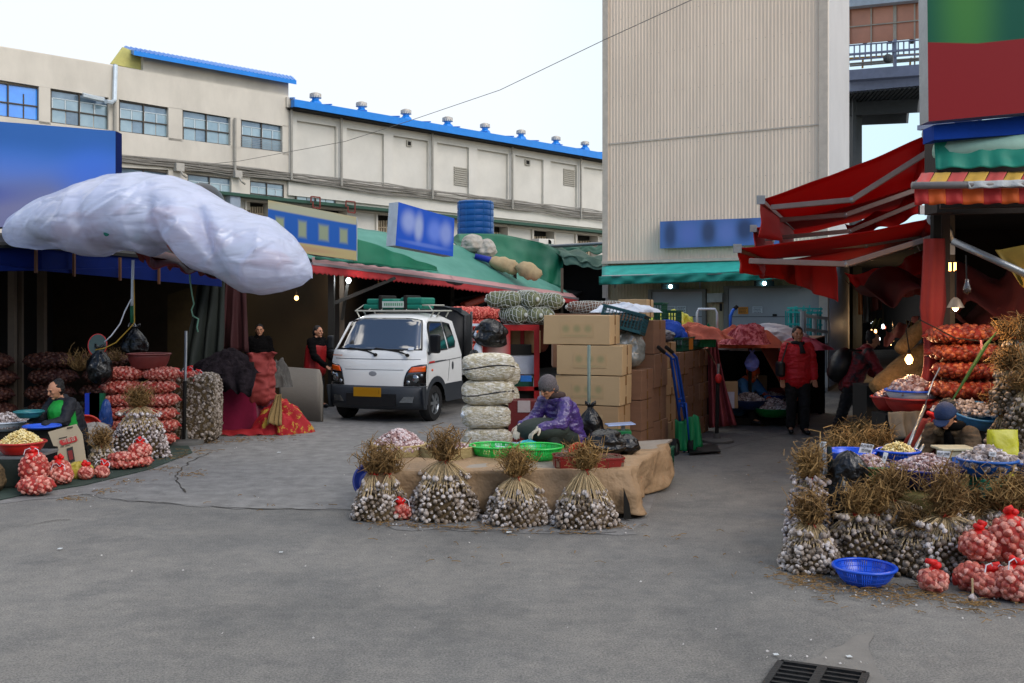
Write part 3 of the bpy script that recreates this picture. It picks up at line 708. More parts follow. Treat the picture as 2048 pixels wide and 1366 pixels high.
m_peeled = skin_mat('peeled_garlic', '#c4a860', '#e0cc84', '#efe2b0', 40, .4)
m_root = mat('garlic_roots', '#57472f', .95, var=.4, vs=50, bump=.5, bs=90)
m_stalk = mat('dry_stalk', '#b09a74', .8, var=.3, vs=40, bump=0)
m_straw = mat('dry_leaf', '#4c3820', .85, col2='#987644', vs=30, bump=0)
m_straw_l = mat('dry_leaf_light', '#5e4624', .85, col2='#a5824c', vs=30, bump=0)
m_tie = mat('red_tie', '#b8201c', .5, var=.2, vs=20)
m_net_red = mat('red_netting', '#a02820', .6, var=.25, vs=60, bump=.5, bs=160)
m_onion = skin_mat('netted_bulb', '#983a30', '#bf6452', '#d8998a', 26, .5)
m_onion_d = skin_mat('netted_onion_orange', '#6e2414', '#8f3a20', '#ab5830', 24, .5)
m_white_s = mat('white_string', '#cfd3da', .6, bump=0)
def plume(b, c, r0, r1, h, n=140, seg=7, w_=.0072, curl=.06, lean=(0, 0)):
 """dry leaves flaring up from a tie: many thin curled strips"""
 for i in range(n):
  a = rnd(0, 2*PI); q = random.random()**.6; hh = h*rnd(.55, 1.1); s = rnd(0, 99); ww = w_*rnd(.5, 1.3)
  pts = []
  for k in range(seg+1):
   t = k/seg; r = r0*q*(1-t)+r1*q*(t**.55)*(1.05+.25*math.sin(s*3))
   p = Vector((c[0]+r*math.cos(a)+lean[0]*t, c[1]+r*math.sin(a)+lean[1]*t, c[2]+hh*(t-.22*q*t*t*(1+math.sin(s)))))
   p += Vector((nz(s, t*2.2), nz(s+7, t*2.2), nz(s+13, t*2)*.8))*curl*t*1.6; pts.append(p)
  o = len(b.v); d = Vector((-math.sin(a+s), math.cos(a+s), rnd(-.5, .5))).normalized()
  for k, p in enumerate(pts): ww2 = ww*(1-.5*k/seg); b.v.append(tuple(p-d*ww2)); b.v.append(tuple(p+d*ww2))
  for k in range(seg): b.f.append((o+2*k, o+2*k+1, o+2*k+3, o+2*k+2))
def garlic_bundle(name, w_, d_, hb, ht, hp, rp, nb=230, bs=.046, bm=None, sm=None, label=None, cat='garlic bundle', group=None, loc=None, rz=0, ties=1, two=False):
 """bulb mass width w_, depth d_, height hb; tie at ht; leaf plume height hp and radius rp. Local, base at z=0"""
 t = thing(name, label, cat, loc or (0, 0, 0), rz, group)
 M = []; tops = []
 for i in range(nb):
  u = (i+.5)/nb; a = i*2.39996; z = hb*u
  prof = interp([(0, 1.06), (.12, 1.1), (.45, .97), (.75, .8), (.92, .6), (1, .38)], u)
  prof *= 1+.22*nz(math.cos(a)*2, math.sin(a)*2, z*6+w_*9)
  rx = w_/2*prof*rnd(.92, 1.04); ry = d_/2*prof*rnd(.92, 1.04)
  p = (rx*math.cos(a), ry*math.sin(a), max(.02, z+rnd(-.012, .012)))
  up = .25+u*.9
  M.append(mat4(p, (-math.cos(a)*.9+rnd(-.4, .4), -math.sin(a)*.9+rnd(-.4, .4), up+rnd(-.3, .3)), bs*rnd(.62, 1.25), rnd(0, 6)))
  if u > .62: tops.append((Vector(p), a, u))
 for i in range(int(nb*.13)):      # crown of bulbs on the top
  q = math.sqrt(random.random())*.42; a = rnd(0, 6.28); p = (w_*q*math.cos(a), d_*q*math.sin(a), hb*rnd(.97, 1.06)+.02); M.append(mat4(p, (rnd(-.3, .3), rnd(-.3, .3), 1), bs*rnd(.85, 1.15))); tops.append((Vector(p), a, 1))
 b = MB(); b.inst(BV, BF, M); tag(b.build('garlic_bulbs', bm or m_bulb, t, smooth=True, local=True), kind='stuff')
 b = MB(); b.lathe([(.4, .005), (.47, .03), (.42, hb*.45), (.32, hb*.75), (.24, hb*.9), (.12, hb)], n=18, sx=w_*1.02, sy=d_*1.02)
 for k in range(900):      # fringe of roots and skins between the bulbs
  u = random.random(); a = rnd(0, 6.28); pr = interp([(0, 1.08), (.12, 1.12), (.45, .98), (.75, .82), (.92, .62), (1, .4)], u)
  p = Vector((w_/2*pr*math.cos(a), d_/2*pr*math.sin(a), hb*u)); q = Vector((rnd(-1, 1), rnd(-1, 1), rnd(-1, 1)))*.013; r = Vector((rnd(-1, 1), rnd(-1, 1), rnd(-1, 1)))*.005
  b.add([p, p+q, p+q+r, p+r], [(0, 1, 2, 3)])
 b.build('root_mass', m_root, t, local=True)
 ctr = [(0, 0)] if not two else [(-w_*.12, 0), (w_*.13, .02)]
 b = MB()
 for (p, a, u) in tops:
  cx, cy = min(ctr, key=lambda c: abs(c[0]-p.x)) if two else ctr[0]
  r = rnd(.2, 1)*.022; e = Vector((cx+r*math.cos(a), cy+r*math.sin(a), ht+rnd(-.01, .02))); mid = p.lerp(e, .5)+Vector((math.cos(a)*.012, math.sin(a)*.012, .015))
  b.tube([p+Vector((0, 0, bs*.3)), mid, e, e+Vector((0, 0, .05))], [.0048, .004, .0036, .003], 5, cap=False)
 b.build('stalks', m_stalk, t, local=True)
 b = MB()
 for (cx, cy) in ctr:
  for k in range(ties):
   z = ht+.012+k*.045; pr = [(.036*math.cos(x)+cx, .036*math.sin(x)+cy, z+.006*math.sin(2*x+k)) for x in np.linspace(0, 2*PI, 14)]
   b.tube(pr, .012, 6); b.tube([(cx+.0, cy-.04, z), (cx+.02, cy-.055, z-.03), (cx+.03, cy-.05, z-.05)], .004, 4)
   b.tube([(cx+.0, cy-.04, z), (cx-.02, cy-.05, z+.02), (cx-.035, cy-.05, z-.01)], .004, 4)
 b.build('tie', m_tie, t, local=True)
 b = MB()
 for (cx, cy) in ctr: plume(b, (cx, cy, ht), .035, rp*(.8 if two else .95), hp*1.08, n=int(230/len(ctr)*1.1), curl=.19)
 b.build('dry_leaves', sm or m_straw, t, local=True)
 return t
def lumpy(b, core, c, size, n, bs, ex=(2.4, 2.4, 2.2), tv=None, tf=None, M=None, flat=.0, jit=.05):
 """bulbs packed over a pillow; core gets the netting skin pulled between them"""
 tv = OV if tv is None else tv; tf = OF if tf is None else tf; n = int(n*1.5); bs *= 1.08
 sx, sy, sz = [s/2 for s in size]; mats = []; c = Vector(c)
 for i in range(n):
  z = 1-2*(i+.5)/n; r = math.sqrt(max(0, 1-z*z)); a = i*2.39996+rnd(-.1, .1)
  d = Vector((r*math.cos(a), r*math.sin(a), z))
  k = (abs(d.x)**ex[0]+abs(d.y)**ex[1]+abs(d.z)**ex[2])**(-1/ex[0]); p = Vector((d.x*k*(sx-bs*.40), d.y*k*(sy-bs*.40), d.z*k*(sz-bs*.36)))*(1-jit*.3*random.random())
  if M is not None: p = M @ p
  mats.append(mat4(p+c, (rnd(-1, 1), rnd(-1, 1), rnd(-1, 1)), bs*rnd(.8, 1.15)))
 b.inst(tv, tf, mats)
 rows = []; m = 12; nn = 20
 for i in range(m+1):
  row = []
  for j in range(nn):
   th = PI*i/m; a = 2*PI*j/nn; d = Vector((math.sin(th)*math.cos(a), math.sin(th)*math.sin(a), math.cos(th)))
   if i in (0, m): d = Vector((0, 0, 1 if i == 0 else -1))
   k = (abs(d.x)**ex[0]+abs(d.y)**ex[1]+abs(d.z)**ex[2])**(-1/ex[0]); p = Vector((d.x*k*(sx-bs*.2), d.y*k*(sy-bs*.2), d.z*k*(sz-bs*.2)))
   if M is not None: p = M @ p
   row.append(p+c)
  rows.append(row)
 core.grid(rows, wrap=True)
def net_sack(name, size, label=None, n=70, bs=.05, om=None, nm=None, tie=None, cat='net sack', group=None, loc=(0, 0, 0), rz=0, rot=None, ears=True):
 """red mesh sack filled with bulbs, lying (tie=None) or standing with a knot on top"""
 t = thing(name, label, cat, loc, rz, group); b = MB(); core = MB(); sx, sy, sz = size
 c = (0, 0, sz/2)
 lumpy(b, core, c, size, n, bs)
 if ears and tie is None:
  for s in (-1, 1):
   core.tube([(s*sx*.40, 0, sz*.55), (s*sx*.49, rnd(-.02, .02), sz*.5), (s*sx*.56, rnd(-.03, .03), sz*.42)], [sz*.28, sz*.12, .012], 8)
 tag(b.build('netted_bulbs', om or m_onion, t, smooth=True, local=True), kind='stuff')
 core.build('netting', nm or m_net_red, t, smooth=True, local=True)
 if tie:
  k = MB(); z = sz*.97
  k.tube([(0, 0, z-.05), (0, 0, z), (.0, .0, z+.02)], [sx*.34, sx*.16, .018], 10)
  for i in range(3):
   a = rnd(0, 6.28); k.ell((.025*math.cos(a), .02*math.sin(a), z+.03), (.032, .028, .024), 8, 5)
  k.tube([(0, 0, z+.02), (rnd(-.04, .04), -.01, z+.05), (rnd(-.06, .06), -.02, z+.065)], [.02, .026, .02], 6)
  k.build('knot', mat('red_knot', '#c81410', .55, var=.2, vs=40), t, smooth=True, local=True)
  if tie > 1:
   k = MB()
   for s in (-1, 1): k.tube([(0, -.02, z+.02), (s*.03, -.04, z+.06), (s*.07, -.05, z+.04), (s*.08, -.06, z-.01)], .004, 4)
   k.build('string', m_white_s, t, local=True)
 return t
def heap(name, r, h, n, bs, m, label, cat='garlic heap', loc=(0, 0, 0), tv=None, tf=None, sx=1, sy=1, parent=None, rag=.15, rot=None):
 tv = BV if tv is None else tv; tf = BF if tf is None else tf; b = MB(); M = []
 for i in range(n):
  q = math.sqrt((i+.5)/n); a = i*2.39996; z = h*(1-q**1.6)+rnd(-.3, .3)*bs
  M.append(mat4((r*q*math.cos(a)*sx+rnd(-1, 1)*bs*rag, r*q*math.sin(a)*sy, z+bs*.25), (rnd(-1, 1), rnd(-1, 1), rnd(-.4, 1)), bs*rnd(.8, 1.2), rnd(0, 6)))
 for i in range(n//2):
  q = math.sqrt(random.random()); a = rnd(0, 6.28); z = h*(1-q**1.6)-bs*.3
  M.append(mat4((r*q*math.cos(a)*sx, r*q*math.sin(a)*sy, z), (rnd(-1, 1), rnd(-1, 1), rnd(-1, 1)), bs))
 b.inst(tv, tf, M); b.lathe([(r*1.0, -.02), (r*.8, h*.3-.01), (r*.5, h*.66-.01), (r*.2, h*.9-.01)], n=16, sx=sx, sy=sy)
 o = b.build(name, m, smooth=True, local=True); o.location = loc
 if rot: o.rotation_euler = rot
 return tag(o, label, cat, kind='stuff')
def basin(name, r, h, m, label, cat='basin', loc=(0, 0, 0), slots=False, rb=.68, sx=1, sy=1, rot=None, rim=.018, wall=.004, rimm=None):
 t = thing(name, label, cat, loc)
 if rot: t.rotation_euler = rot
 pr = lambda u: r*(rb+(1-rb)*(1-(1-u)**1.8))
 if slots:
  b = MB(); b.lathe([(pr(0)*.98, 0), (pr(.14), h*.14), (pr(.14)-.005, h*.14), (pr(0)*.96, .006)], n=40, sx=sx, sy=sy)
  b.build('base', m, t, smooth=False, local=True, ang=40)
  b = MB(); n = 84
  for j in range(n):
   a = 2*PI*j/n; pts = [Vector((pr(u)*math.cos(a)*sx, pr(u)*math.sin(a)*sy, h*u)) for u in np.linspace(.12, .97, 6)]
   for p, q in zip(pts, pts[1:]): b.bar(p, q, .0100*r/.2 if j % 7 else .02*r/.2, .003, up=(math.cos(a), math.sin(a), 0))
  for u in (.36, .62):
   ring = [(pr(u)*math.cos(x)*sx, pr(u)*math.sin(x)*sy, h*u) for x in np.linspace(0, 2*PI, 41)]; b.tube(ring, .0035, 4, cap=False)
  b.build('lattice', m, t, local=True)
 else:
  us = [0, .04, .12, .25, .4, .6, .8, .97]
  prof = [(.001, 0), (pr(0)*.93, 0)]+[(pr(u), h*u) for u in us[1:]]+[(pr(u)-wall, h*u) for u in us[::-1][:-1]]+[(pr(0)*.9, .008), (.001, .008)]
  b = MB(); b.lathe(prof, n=40, sx=sx, sy=sy); b.build('bowl', m, t, smooth=True, local=True)
 b = MB(); b.lathe([(r-.006, h-.002), (r+rim*.4, h+.006), (r+rim, h), (r+rim, h-.014), (r+rim*.7, h-.014), (r+rim*.6, h-.006), (r-.004, h-.012)], n=48, sx=sx, sy=sy, closed=True)
 b.build('rim', rimm or m, t, smooth=True, local=True)
 return t
m_card = mat('cardboard', '#a48560', .8, var=.05, vs=2.5, bump=.05, bs=120, stretch=(1, 1, 8))
m_card_r = mat('cardboard_red', '#7f5d46', .8, var=.08, vs=2.5, bump=.05, bs=120, stretch=(1, 1, 8))
m_card_l = mat('cardboard_light', '#b39770', .8, var=.05, vs=2.5, bump=.05, bs=120)
m_tape = mat('packing_tape', '#86643c', .25, var=.1, spec=.6)
m_cdark = mat('carton_seam', '#3f2c1c', .9)
m_gprint = blotch_mat('carton_print', '#b39770', [(.17, .62, .10, .24, '#6f8058', .5, .7), (.5, .62, .10, .24, '#6f8058', .5, .7), (.83, .62, .10, .24, '#6f8058', .5, .7), (.5, .12, .42, .08, '#8d8a62', .4, .6)], rough=.8)
def carton(w_, d_, h_, label, loc, rz=0, m=None, prints=True, side_tape=True, group='cardboard cartons', open_flap=False):
 """loc = centre of the base"""
 m = m or m_card; t = thing('cardboard_box', label, 'cardboard box', loc, rz, group)
 b = MB(); b.box((0, 0, h_/2), (w_, d_, h_)); o = b.build('carton', m, t, local=True, bevel=.006)
 bm = bmesh.new(); bm.from_mesh(o.data); bmesh.ops.subdivide_edges(bm, edges=bm.edges[:], cuts=5, use_grid_fill=True)
 for v in bm.verts:
  k = .006*nz(v.co.x*3+loc[0]*7, v.co.y*3+loc[1]*5, v.co.z*3+loc[2]*9); v.co += v.co.normalized()*k
  if abs(v.co.y) > d_*.49: v.co.y += math.copysign(.005*(1-(2*v.co.x/w_)**2)*(1-(2*v.co.z/h_-1)**2), v.co.y)
 bm.to_mesh(o.data); bm.free()
 b = MB(); b.box((0, -.0, h_+.0005), (w_-.02, .05, .003)); b.box((w_/2+.003, 0, h_-.06), (.002, .05, .12)); b.box((w_/2+.003, 0, .05), (.002, .05, .1)); b.build('tape', m_tape, t, local=True)
 b = MB(); b.box((w_/2+.0035, 0, h_/2), (.0015, .004, h_-.25 if h_ > .3 else .02)); b.box((0, 0, h_+.002), (w_-.01, .003, .0015)); b.build('flap_seam', m_cdark, t, local=True)
 if prints:
  o = panel('printing', [Vector(loc)+Matrix.Rotation(rz, 3, 'Z') @ Vector(q) for q in ((-w_*.24, -d_/2-.008, h_*.24), (w_*.26, -d_/2-.008, h_*.24), (w_*.26, -d_/2-.008, h_*.72), (-w_*.24, -d_/2-.008, h_*.72))], Matrix.Rotation(rz, 3, 'Z') @ Vector((0, .002, 0)), m_gprint, m, t)
 return t
m_black_bag = mat('black_poly', '#08090b', .3, var=.3, vs=4, bump=1, bs=7, spec=.45, bd=.05)
def sdisp(p, s, a, seed=0): return a*fbm(p.x+seed, p.y-seed, p.z+seed*.7, s)
def bag(name, size, m, label, loc, cat='plastic bag', knot=True, seed=0, rot=None, pleat=9, group=None, lean=0, flat=False):
 """crumpled plastic bag: pleated towards the knot"""
 sx, sy, sz = [q/2 for q in size]; rows = []; m_ = 26; n = 44
 for i in range(m_+1):
  v = i/m_; row = []
  pr = interp([(0, .05), (.04, .55), (.18, .93), (.4, 1.0), (.62, .86), (.8, .5), (.9, .22), (.95, .16), (1, .26 if knot else .05)], v) if knot else interp([(0, .05), (.05, .65), (.25, 1), (.6, .95), (.85, .7), (.96, .4), (1, .05)], v)
  for j in range(n):
   a = 2*PI*j/n; cr = 1-abs(nz(math.cos(a)*1.7+seed, math.sin(a)*1.7, v*3.1))*3; pl = 1+(.13 if knot else .04)*v*v*math.sin(a*pleat+seed+5*nz(v*3, seed, math.cos(a)))+.22*fbm(math.cos(a)*1.2+seed, math.sin(a)*1.2, v*2.0, 1.3)+.07*cr
   if flat: pl = .96+.10*fbm(math.cos(a)*1.3+seed, math.sin(a)*1.3, v*2.4, 1.6)+.05*cr; q_ = interp([(0, .3), (.06, .95), (1, .92)], v); row.append(Vector((math.copysign(abs(math.cos(a))**.6, math.cos(a))*sx*q_*pl, math.sin(a)*sy*q_*pl*(1-.82*v*v), v*2*sz*(1+.05*nz(math.cos(a)*2, seed))))); continue
   row.append(Vector((math.cos(a)*sx*pr*pl+lean*v*v, math.sin(a)*sy*pr*pl, v*2*sz+.02*fbm(math.cos(a)*2, math.sin(a)*2+seed, v*2))))
  rows.append(row)
 b = MB(); b.grid(rows, wrap=True)
 t = thing(name, label, cat, loc, 0, group)
 if rot: t.rotation_euler = rot
 b.build('film', m, t, smooth=True, local=True, subd=1)
 if knot:
  k = MB()
  for s in (-1, 1): k.tube([(0, 0, 2*sz*.93), (s*sx*.22, 0, 2*sz*1.03), (s*sx*.36, .01, 2*sz*1.08), (s*sx*.4, .01, 2*sz*1.0)], [sx*.14, sx*.15, sx*.10, sx*.03], 7)
  k.build('knot', m, t, smooth=True, local=True)
 return t
def cloth_drape(name, corners_top, drop, m, label, cat, fold=.05, seed=0, n=26, spread=.12, sides=(1, 1, 1, 1), top_noise=.02, loc_z=0, hem=.04, solid=.006, per=5., parent=None):
 """cloth over a box top; corners_top = 4 points (bl, br, tr, tl); drop = hem height below each side"""
 bl, br, tr, tl = [Vector(p) for p in corners_top]; c = (bl+br+tr+tl)/4; rows = []
 m1 = 12; m2 = 14; out = []
 per_n = 4*n
 ring = []
 for k in range(per_n):
  s = k//n; f = (k % n)/n; A, B = [(bl, br), (br, tr), (tr, tl), (tl, bl)][s]; ring.append((A.lerp(B, f), k))
 for i in range(m1+1):
  f = i/m1; row = []
  for p, k in ring:
   q = c.lerp(p, f); q = q+Vector((0, 0, top_noise*fbm(q.x+seed, q.y, seed, 2.2)*1.2)); row.append(q)
  rows.append(row)
 for i in range(1, m2+1):
  f = i/m2; row = []
  for p, k in ring:
   ss = k//n; ff = (k % n)/n; d = p-c; d.z = 0; dl = d.normalized()
   dd = drop[ss]*(1-ff)+drop[(ss+1) % 4]*ff if False else drop[ss]
   w1 = max(0, 1-ff*6); w2 = max(0, 1-(1-ff)*6); dd = dd*(1-.5*w1-.5*w2)+drop[(ss-1) % 4]*.5*w1+drop[(ss+1) % 4]*.5*w2
   cor = 1+.12*(w1+w2)
   wave = math.sin(k*per*2*PI/n/1.0*.35+seed+2.2*nz(k*.13, seed))*fold*f**.8+fold*1.4*nz(k*.16+seed*3, f*1.6, seed)*f**.6
   q = p+dl*(spread*f**1.2*cor+wave)+Vector((0, 0, -dd*f+hem*nz(k*.12, seed+5)*f-.012*math.sin(f*PI)))
   q.z = max(q.z, loc_z+.012); row.append(q)
  rows.append(row)
 b = MB(); b.grid(rows, wrap=True)
 o = b.build(name, m, parent, smooth=True, solid=solid)
 if label: tag(o, label, cat)
 return o
def crumple(name, c, size, m, label, cat='cloth', seed=0, amp=.35, sc=2.2, rz=0, n=46, skirt=.0, solid=0, ridges=True, group=None):
 """loose heap of folded cloth: a dome with sharp ridged folds; c = centre of base"""
 sx, sy, sz = size; c = Vector(c); rows = []
 for i in range(n+1):
  row = []
  for j in range(n+1):
   x = -1+2*i/n; y = -1+2*j/n; r = max(abs(x), abs(y))
   q = math.hypot(x, y); k = r/q if q > 1e-6 else 1; X = x*k; Y_ = y*k
   rr = math.hypot(X, Y_); h = max(0, 1-rr**2.1)**.85
   e = 1+.38*fbm(X*1.3+seed, Y_*1.3, seed, 1.1)
   f = fbm(X*.7+seed*3.1, Y_*2.1-seed, .5, sc*.8); f2 = 1-abs(fbm(X*.8-seed+Y_*.5, Y_*1.9, 2.5, sc*.9))*2.4
   z = sz*(h*(.85+amp*1.1*f)+amp*.5*(f2-.4)*(.25+.75*h))
   p = Vector((X*sx/2*e+.1*sx*f*rr, Y_*sy/2*e, max(-.12*sz if c.z > .2 else 0, z-(.3*sz*rr**6 if c.z > .2 else 0)))); row.append(Matrix.Rotation(rz, 3, 'Z') @ p+c)
  rows.append(row)
 b = MB(); b.grid(rows); o = b.build(name, m, smooth=True, solid=solid)
 return tag(o, label, cat, group)
def crate(name, w_, d_, h_, m, label, loc, rz=0, rot=None, rows=5, cols=12, cat='plastic crate', group=None):
 t = thing(name, label, cat, loc, rz, group)
 if rot: t.rotation_euler = rot
 b = MB(); T_ = .012
 for s in (-1, 1):
  for (z, hh) in ((h_-.02, .04), (.02, .04)):
   b.box((0, s*(d_/2-T_/2), z), (w_, T_, hh)); b.box((s*(w_/2-T_/2), 0, z), (T_, d_-2*T_, hh))
  b.box((0, s*(d_/2+.004), h_-.012), (w_+.03, .012, .018)); b.box((s*(w_/2+.004), 0, h_-.012), (.012, d_, .018))
 b.box((0, 0, .008), (w_-.02, d_-.02, .01)); b.build('rim', m, t, local=True)
 b = MB()
 for s in (-1, 1):
  for k in range(cols+1): x = -w_/2+w_*k/cols; b.box((x*.985, s*(d_/2-T_/2), h_/2), (.01, .008, h_-.06))
  nd = max(4, int(cols*d_/w_))
  for k in range(nd+1): y = -d_/2+d_*k/nd; b.box((s*(w_/2-T_/2), y*.985, h_/2), (.008, .01, h_-.06))
  for k in range(1, rows): z = .03+(h_-.06)*k/rows; b.box((0, s*(d_/2-T_/2), z), (w_-.01, .006, .008)); b.box((s*(w_/2-T_/2), 0, z), (.006, d_-.01, .008))
 b.build('lattice', m, t, local=True); return t
m_crate = mat('green_crate', '#0f4a35', .45, var=.15, vs=4)
def pole(name, a, b_, r, m, label, cat, base=None, mb=None):
 t = thing(name, label, cat, (a[0], a[1], 0)); MB().tube([a, b_], r, 12).build('shaft', m, t, smooth=True)
 if base:
  b = MB(); b.lathe([(base, .0), (base, .045), (base*.94, .055), (r*2.4, .07), (r*2.2, .2), (r*1.2, .21)], (a[0], a[1], .006), 32); b.build('base', mb or m, t, ang=40)
 return t
# ================================================================ CENTRE STALL
m_kraft = mat('kraft_paper', '#92785a', .75, var=.14, vs=3, bump=1., bs=3.2, bd=.12)
Y0 = 9.2; ZT = .43
def TT(u, Yv, z=ZT): return Vector(((u-CX)/F*Yv, Yv, z))
tb = thing('display_table', 'low trestle table hidden under brown kraft paper, end of its board showing at the back', 'table', (0, 10.2, 0))
b = MB(); b.prism([(-1.28, 9.27, ZT-.03), (1.0, 9.22, ZT-.03), (1.86, 11.55, ZT-.03), (-1.25, 10.2, ZT-.03)], (0, 0, .024)); b.build('tabletop', mat('grey_plywood', '#8c8378', .7), tb)
for (x, y) in ((-1.2, 9.35), (.95, 9.3), (1.72, 11.35), (-1.2, 10.1), (.2, 9.4)): MB().box((x, y, .2), (.06, .06, .4)).build('leg', m_dark, tb)
crate('plastic_crate', .5, .4, .36, m_crate, 'dark green crate holding up the back right corner of the paper covered table', (1.56, 11.35, 0), R(-20))
o = cloth_drape('paper_cover', [(-1.33, 9.24, ZT+.004), (1.08, 9.18, ZT+.004), (1.74, 11.1, ZT+.004), (-1.3, 10.22, ZT+.004)], [.40, .40, .05, .38], m_kraft, 'crumpled brown kraft paper draped over the centre table to the ground', 'paper cover', fold=.11, seed=3, n=40, spread=.02, top_noise=.03, per=2.6)
g = MB(); g.prism([(1.02, 9.075, .02), (1.09, 9.075, .02), (1.07, 9.08, .16), (1.02, 9.09, .3)], (0, .02, 0)); g.build('tear', m_dark, o)
def gb(name_label, u, v, wpx, hb, ht, hp, rp, Y=None, **k):
 p = G(u, v); return p
bundles = [   # u, base v, w, d, hb, ht, hp, rp, label
 (762, 1037, .50, .42, .30, .40, .27, .16, 'garlic bundle at the left end of the paper covered table, broad ragged top', dict(two=True, nb=230)),
 (888, 1040, .60, .42, .38, .54, .24, .12, 'tallest garlic bundle in front of the centre table, stalks fanned under one red tie', dict(nb=280)),
 (1034, 1048, .56, .42, .27, .42, .24, .13, 'garlic bundle in the middle of the centre table front, spiky straw top', dict(nb=230)),
 (1170, 1053, .54, .40, .28, .50, .21, .11, 'garlic bundle in front of the red trays, upright stalks with two red ties', dict(nb=230, ties=2))]
for (u, v, w_, d_, hb, ht, hp, rp, lb, kw) in bundles:
 garlic_bundle('garlic_bundle', w_, d_, hb, ht, hp, rp, label=lb, group='tied garlic bundles', loc=G(u, v-2), bm=m_bulb, sm=m_straw if u < 1000 else m_straw_l, **kw)
net_sack('net_sack', (.2, .15, .15), 'little red net sack of garlic lying in front of the tallest centre bundle', n=26, bs=.052, tie=2, loc=G(803, 1040), rot=(R(-20), R(18), .2), group='small net sacks of garlic')
basin('basin', .17, .1, mat('navy_plastic', '#1c2f78', .4), 'navy basin half hidden behind the leftmost centre garlic bundle', loc=G(742, 1000)+Vector((0, 0, .18)), rot=(R(70), 0, R(10)))
def weave_mat():
 m = mat('woven_cane', '#a8935f', .7, col2='#c3ae7c', vs=14, bump=.6, bs=60, stretch=(1, 1, 10)); return m
def woven(u, Y, r, h, label):
 t = thing('woven_basket', label, 'basket', TT(u, Y), 0, 'woven baskets on the centre table'); b = MB()
 b.lathe([(.001, 0), (r*.96, 0), (r*.99, h*.5), (r, h), (r-.012, h), (r-.02, h*.5), (r*.9, .01), (.001, .01)], n=48, sx=1.0, sy=.92)
 b.build('wall', weave_mat(), t, smooth=False, local=True, ang=50)
 b = MB()
 for z in np.linspace(.008, h-.004, 12): b.tube([((r+.002)*math.cos(a), (r+.002)*.92*math.sin(a), z) for a in np.linspace(0, 2*PI, 49)], .004, 4, cap=False)
 b.build('cane_rings', weave_mat(), t, local=True)
 b = MB(); b.tube([(r*math.cos(a), r*.92*math.sin(a), h) for a in np.linspace(0, 2*PI, 49)], .01, 6, cap=False); b.build('rim', weave_mat(), t, smooth=True, local=True)
 return t
woven(797, 10.18, .28, .125, 'woven cane basket heaped high with pinkish loose garlic, left end of the centre table')
heap('garlic_heap', .26, .16, 420, .042, m_bulb_pink, 'tall mound of pinkish garlic in the left woven basket', loc=TT(797, 10.18, ZT+.09))
woven(895, 10.1, .28, .115, 'woven cane basket behind the tallest garlic bundle, only partly filled')
heap('garlic_heap', .25, .06, 260, .038, m_bulb_pink, 'low layer of small pink garlic in the second woven basket', loc=TT(897, 10.12, ZT+.07))
m_gbas = mat('bright_green_plastic', '#0fae3e', .3, var=.06, bump=0, spec=.6); m_white_pl = mat('white_plastic', '#c3ccd6', .4)
basin('slotted_basket', .225, .125, m_gbas, 'bright green slotted basket, left of the pair beside the seated woman', 'basket', TT(985, 10.12), slots=True)
basin('slotted_basket', .24, .13, m_gbas, 'bright green slotted basket, right of the pair, next to the red trays', 'basket', TT(1077, 10.0), slots=True)
b = MB(); M = []
for i in range(90): M.append(mat4((rnd(-.12, .12), rnd(-.1, .12), .03+rnd(0, .012)), (rnd(-1, 1), rnd(-1, 1), rnd(-1, 1)), .03))
b.inst(CV, CF, M); o = b.build('garlic_cloves', m_peeled, smooth=True, local=True); o.location = TT(985, 10.12); tag(o, 'few loose garlic cloves at the bottom of the left green basket', 'garlic cloves', kind='stuff')
basin('basin', .13, .07, m_white_pl, 'small white basin behind the woven baskets', loc=TT(903, 10.32, ZT))
basin('basin', .17, .08, m_white_pl, 'white basin behind the gap between the two green baskets', loc=TT(1018, 10.45, ZT))
bag('plastic_bag', (.24, .16, .1), mat('turquoise_film', '#1fa0ac', .3, bump=.6, bs=10), 'flattened turquoise plastic bag behind the right green basket', TT(1058, 10.42, ZT+.03), knot=False, seed=2)
m_rtray = mat('dark_red_plastic', '#7a1d1a', .4, var=.1)
def tray(u, Y, w_, d_, h_, label, rz=0):
 t = thing('tray', label, 'tray', TT(u, Y), rz, 'red plastic trays on the centre table'); b = MB(); ch = .05
 def ring(s, z): return [(x*s, y*s, z) for x, y in ((-w_/2+ch, -d_/2), (w_/2-ch, -d_/2), (w_/2, -d_/2+ch), (w_/2, d_/2-ch), (w_/2-ch, d_/2), (-w_/2+ch, d_/2), (-w_/2, d_/2-ch), (-w_/2, -d_/2+ch))]
 b.grid([ring(.01, 0), ring(.92, 0), ring(.97, h_*.8), ring(1.0, h_*.84), ring(1.0, h_), ring(.97, h_), ring(.93, h_*.5), ring(.9, .01), ring(.01, .01)], wrap=True)
 b.build('body', m_rtray, t, local=True, bevel=.003)
 b = MB()
 for i in range(420):
  a = rnd(0, 6.28); p = Vector((rnd(-.43, .43)*w_, rnd(-.43, .43)*d_, h_*rnd(.55, .98)+.02*nz(i*.3))); q = Vector((math.cos(a), math.sin(a), rnd(-.3, .5)))*.035
  b.tube([p-q, p+Vector((0, 0, .006)), p+q], .0022, 3)
 b.box((0, 0, h_*.35), (w_*.88, d_*.88, h_*.5))
 o = b.build('dried_stalk_heap', mat('dried_roots', '#6e5a4a', .9, var=.4, vs=60), local=True); o.location = TT(u, Y); o.rotation_euler = (0, 0, rz); tag(o, 'dried brown stems heaped in the '+('left' if u < 1170 else 'right')+' red tray', 'dried stems', kind='stuff')
tray(1143, 9.52, .36, .30, .115, 'dark red tray of dried stems, left of two touching trays', R(4))
tray(1208, 9.42, .36, .30, .115, 'dark red tray of dried stems, right of two touching trays, nearest the paper edge', R(9))
